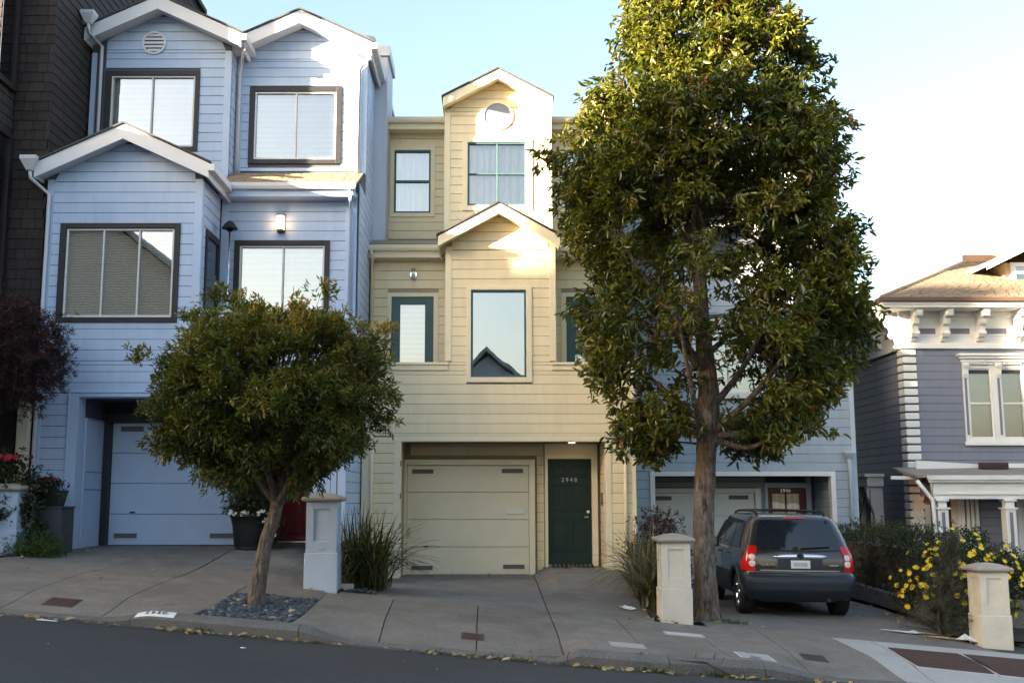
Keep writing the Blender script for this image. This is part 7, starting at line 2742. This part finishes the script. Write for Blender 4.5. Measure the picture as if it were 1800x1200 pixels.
for s in (-.52, .50):
    MB().box(*[v for p in zip(tuple(a - .012 for a in spt(s, 1.58, .02)), tuple(a + .012 for a in spt(s, 1.58, .02))) for v in p][:4], spt(s, 1.55, .02)[2], spt(s, 1.60, .02)[2]).build('window_hinge', M['blackplastic'], car)
# tailgate seams
for z in (.765,):
    patch(lambda z: -.66, lambda z: .66, .752, .762, M['blackplastic'], 'tailgate_seam', .003, car, 12, 1)
patch(lambda z: -.64, lambda z: .64, .764, .785, M['steel'], 'tailgate_trim', .008, car, 12, 1)
patch(lambda z: -.40, lambda z: .40, .80, .975, M['carpaint'], 'plate_recess', .004, car, 8, 2)
patch(lambda z: -.36, lambda z: .36, .805, .97, M['plastic'], 'plate_panel', .007, car, 8, 2)
lp_ = patch(lambda z: -.155, lambda z: .155, .815, .945, M['plate'], 'licence_plate', .022, car, 2, 2)
patch(lambda z: -.11, lambda z: .11, .85, .905, mat('plate_blur', (.42, .46, .58), .6, .25, 45), 'plate_characters', .0235, lp_, 2, 1)
gar = MB()
pr_ = []
for i in range(21):
    s = -.44 + .88 * i / 20
    e = max(.12, 1 - abs(s / .44) ** 8)
    pr_.append((s, 1.0 + .008 * (1 - (s / .44) ** 2), .046 * e))
gv_, gf2 = [], []
for s, z, hgt in pr_:
    for (dz, off) in ((-hgt, .006), (-hgt * .7, .030), (hgt * .5, .036), (hgt, .018), (hgt, .004)):
        gv_.append(spt(s, z + dz, off))
for i in range(20):
    for k in range(4):
        gf2.append((i * 5 + k, i * 5 + k + 1, (i + 1) * 5 + k + 1, (i + 1) * 5 + k))
chb = MB().add(gv_, gf2).build('chrome_bar', M['chrome'], car, smooth=True, fixn=True)
# winged emblem on the bar
em = MB()
c0 = [(.052 * math.cos(a), .036 * math.sin(a)) for a in frange(0, 2 * math.pi, .35)]
em.tube([spt(-u, 1.008 + v, .042) for u, v in c0], .006, 6, cap=False)
em.tube([spt(-u, 1.008 + v, .043) for u, v in ((-.046, .018), (-.02, .010), (0, -.018), (.02, .010), (.046, .018))], .007, 6)
em.build('emblem', M['blackplastic'], chb)
MB().add([spt(-u, 1.008 + v, .040) for u, v in c0[:-1]], [tuple(range(len(c0) - 1))]).build('emblem_field', M['iron'], chb)
# model lettering, reads as a row of small bright letters
ltr = Matrix(((math.cos(CYAW), 0, math.sin(CYAW)), (math.sin(CYAW), 0, -math.cos(CYAW)), (0, 1, 0)))
text_obj('badge_lettering', 'TRIBUTE', .05, M['steel'], car, Vector(spt(.52, .865, .012)), ltr, .001, 1.3)
patch(lambda z: -.62, lambda z: -.47, .856, .874, mat('green_badge', (.25, .45, .40), .3, .2, 60, metal=.5), 'side_badge', .006, car, 3, 1)
# tail lamps wrap the corners
for sg in (-1, 1):
    def s_in(z):
        return sg * (.715 - .05 * sm((z - .98) / .2))
    def s_out(z):
        return sg * (1.02 - .20 * sm((z - .80) / .36))
    tl = patch(s_in, s_out, .765, 1.17, M['tail_red'], 'tail_lamp', .014, car, 10, 12)
    for z, r in ((.885, .05), (.99, .046)):
        vs, fs = [], []
        s_c = sg * .765
        n = 18
        for k in range(n):
            a = 2 * math.pi * k / n
            vs.append(spt(s_c + r * math.cos(a), z + r * math.sin(a), .019))
        vs.append(spt(s_c, z, .026))
        for k in range(n):
            fs.append((k, (k + 1) % n, n))
        MB().add(vs, fs).build('reversing_light', M['tail_white'], tl, fixn=True)
    vs = []
# side windows
for sg in (-1, 1):
    def swin(xa, xb, name, m, za=1.135, zb2=1.53, sl0=0.0, sl1=0.0):
        def f0(z):
            return sg * side_s(xa + sl0 * (z - za), z)
        def f1(z):
            return sg * side_s(xb + sl1 * (z - za), z)
        patch(f0, f1, za, zb2, m, name, .006, car, 6, 8)
    patch(lambda z: sg * side_s(.55 + .18 * (z - 1.12), z), lambda z: sg * side_s(2.98 - 1.15 * (z - 1.12), z), 1.12, 1.56, M['blackplastic'], 'window_surround', .003, car, 16, 8)
    swin(.62, 1.22, 'quarter_window', M['carglass'], sl0=.2)
    swin(1.28, 1.98, 'side_window', M['carglass'])
    swin(2.06, 2.86, 'side_window', M['carglass_s'], sl1=-1.1)
    for xd in (1.25, 2.02, 3.0):
        patch(lambda z: sg * side_s(xd - .006, z), lambda z: sg * side_s(xd + .006, z), .45, 1.10, M['blackplastic'], 'door_seam', .002, car, 1, 14)
    for xd in (1.42, 2.2):
        MB().tube([spt(sg * side_s(xd, 1.0), 1.0, .005), spt(sg * side_s(xd + .03, 1.0), 1.0, .035), spt(sg * side_s(xd + .17, 1.0), 1.0, .035), spt(sg * side_s(xd + .2, 1.0), 1.0, .005)], .014, 6).build('door_handle', M['carpaint'], car, smooth=True)
    # wheel arch lips
    for ax_ in AX:
        pts = []
        for k in range(19):
            a = math.pi * (-.04 + 1.08 * k / 18)
            x, z = ax_ + .445 * math.cos(a), WR + .445 * math.sin(a)
            z = max(.29, z)
            pts.append(CW(x, sg * (ip(z, _hw) + .008), z))
        MB().tube(pts, .045, 8).build('wheel_arch', M['plastic'], car, smooth=True)
        vs, fs = [], []
        for k in range(17):
            a = math.pi * k / 16
            for y in (.45, .88):
                vs.append(CW(ax_ + .45 * math.cos(a), sg * y, WR + .45 * math.sin(a)))
        for k in range(16):
            fs.append((2 * k, 2 * k + 1, 2 * k + 3, 2 * k + 2))
        MB().add(vs, fs).build('wheel_well', M['blackplastic'], car)
    # mirror
    mr = MB()
    c = (2.62, sg * .98, 1.16)
    mv = []
    for (dx, k) in ((-.05, 1.0), (.03, .95), (.11, .55)):
        for (dy, dz) in ((-.10, -.08), (.10, -.08), (.115, 0), (.10, .085), (-.10, .085)):
            mv.append(CW(c[0] + dx, c[1] + dy * k, c[2] + dz * k))
    mf = [(0, 1, 2, 3, 4), (14, 13, 12, 11, 10)]
    for i in range(2):
        for k in range(5):
            mf.append((i * 5 + k, i * 5 + (k + 1) % 5, (i + 1) * 5 + (k + 1) % 5, (i + 1) * 5 + k))
    mr.add(mv, mf)
    mro = mr.build('door_mirror', M['blackplastic'], car, fixn=True, bevel=.012)
    MB().add([CW(c[0] - .056, c[1] + dy, c[2] + dz) for dy, dz in ((-.085, -.065), (.085, -.065), (.095, 0), (.085, .068), (-.085, .068))], [(0, 1, 2, 3, 4)]).build('mirror_glass', M['chrome'], mro)
    MB().tube([CW(2.64, sg * .85, 1.10), CW(2.63, sg * .96, 1.10)], .03, 6).build('mirror_arm', M['blackplastic'], mro)
    # roof rail
    rail = [CW(.62, sg * .56, 1.70), CW(.72, sg * .56, 1.735), CW(1.2, sg * .57, 1.755), CW(2.0, sg * .57, 1.75), CW(2.35, sg * .56, 1.725), CW(2.45, sg * .56, 1.70)]
    MB().tube(rail, .02, 8).build('roof_rail', M['blackplastic'], car, smooth=True)
for x in (.95, 1.75):
    MB().tube([CW(x, -.57, 1.755), CW(x, 0, 1.775), CW(x, .57, 1.755)], .018, 8).build('cross_bar', M['blackplastic'], car, smooth=True)
# front glass, underbody, exhaust
patch_f = MB()
vs = []
for (x, y, z) in ((3.28, .74, 1.13), (3.28, -.74, 1.13), (2.74, -.62, 1.56), (2.74, .62, 1.56)):
    vs.append(CW(x + .02, y, z))
patch_f.add(vs, [(0, 1, 2, 3)]).build('windscreen', M['carglass_s'], car)
ub = MB()
pts = [CW(x, y, z) for z in (.24, .40) for (x, y) in ((.35, -.62), (4.1, -.62), (4.1, .62), (.35, .62))]
ub.add(pts, [(3, 2, 1, 0), (4, 5, 6, 7), (0, 1, 5, 4), (1, 2, 6, 5), (2, 3, 7, 6), (3, 0, 4, 7)])
ub.build('underbody', M['blackplastic'], car)
MB().tube([CW(.80, -.7, .33), CW(.80, .7, .33)], .04, 8).build('rear_axle', M['blackplastic'], car)
MB().tube([CW(.5, -.62, .36), CW(1.3, -.35, .24)], .025, 6).build('suspension_arm', M['iron'], car)
MB().tube([CW(.12, -.45, .30), CW(.9, -.42, .30)], .035, 10).build('exhaust', M['iron'], car)
MB().lathe([(.02, -.1), (.22, -.1), (.22, .1), (.02, .1)], CW(.55, 0, .36), 16).build('spare_shield', M['blackplastic'], car)


def wheel(ax_, sg):
    c = Vector(CW(ax_, sg * .775, WR))
    yv = (Vector(CW(ax_, sg * 1.775, WR)) - c).normalized()     # outward
    zv = Vector((0, 0, 1))
    xv = yv.cross(zv).normalized()
    zv = xv.cross(yv).normalized()

    def lathe(prof, n=36):
        vs, fs = [], []
        for r, h in prof:
            for k in range(n):
                a = 2 * math.pi * k / n
                vs.append(c + xv * r * math.cos(a) + zv * r * math.sin(a) + yv * h)
        for i in range(len(prof) - 1):
            for k in range(n):
                k2 = (k + 1) % n
                fs.append((i * n + k, i * n + k2, (i + 1) * n + k2, (i + 1) * n + k))
        return vs, fs
    vs, fs = lathe([(.20, -.11), (.33, -.115), (.355, -.09), (.36, -.05), (.36, .05), (.355, .09), (.33, .115), (.245, .115), (.225, .10)])
    w = MB().add(vs, fs).build('wheel', M['tyre'], car, smooth=True, fixn=True)
    vs, fs = lathe([(.232, .106), (.222, .108), (.205, .07), (.20, -.05)])
    MB().add(vs, fs).build('rim', M['chrome'], w, smooth=True, fixn=True)
    vs, fs = lathe([(.20, .02), (.02, .02)])
    MB().add(vs, fs).build('brake_disc', M['iron'], w, fixn=True)
    for i in range(5):
        a = 2 * math.pi * i / 5 + .3
        d = xv * math.cos(a) + zv * math.sin(a)
        t = yv.cross(d)
        q = [c + d * .04 + t * .035 + yv * .085, c + d * .04 - t * .035 + yv * .085, c + d * .215 - t * .05 + yv * .10, c + d * .215 + t * .05 + yv * .10]
        MB().slab(q, -yv * .03).build('spoke', M['chrome'], w, fixn=True)
    vs, fs = lathe([(.055, .07), (.05, .10), (.02, .105), (.001, .105)], 16)
    MB().add(vs, fs).build('hub_cap', M['chrome'], w, smooth=True, fixn=True)


for ax_ in AX:
    for sg in (-1, 1):
        wheel(ax_, sg)
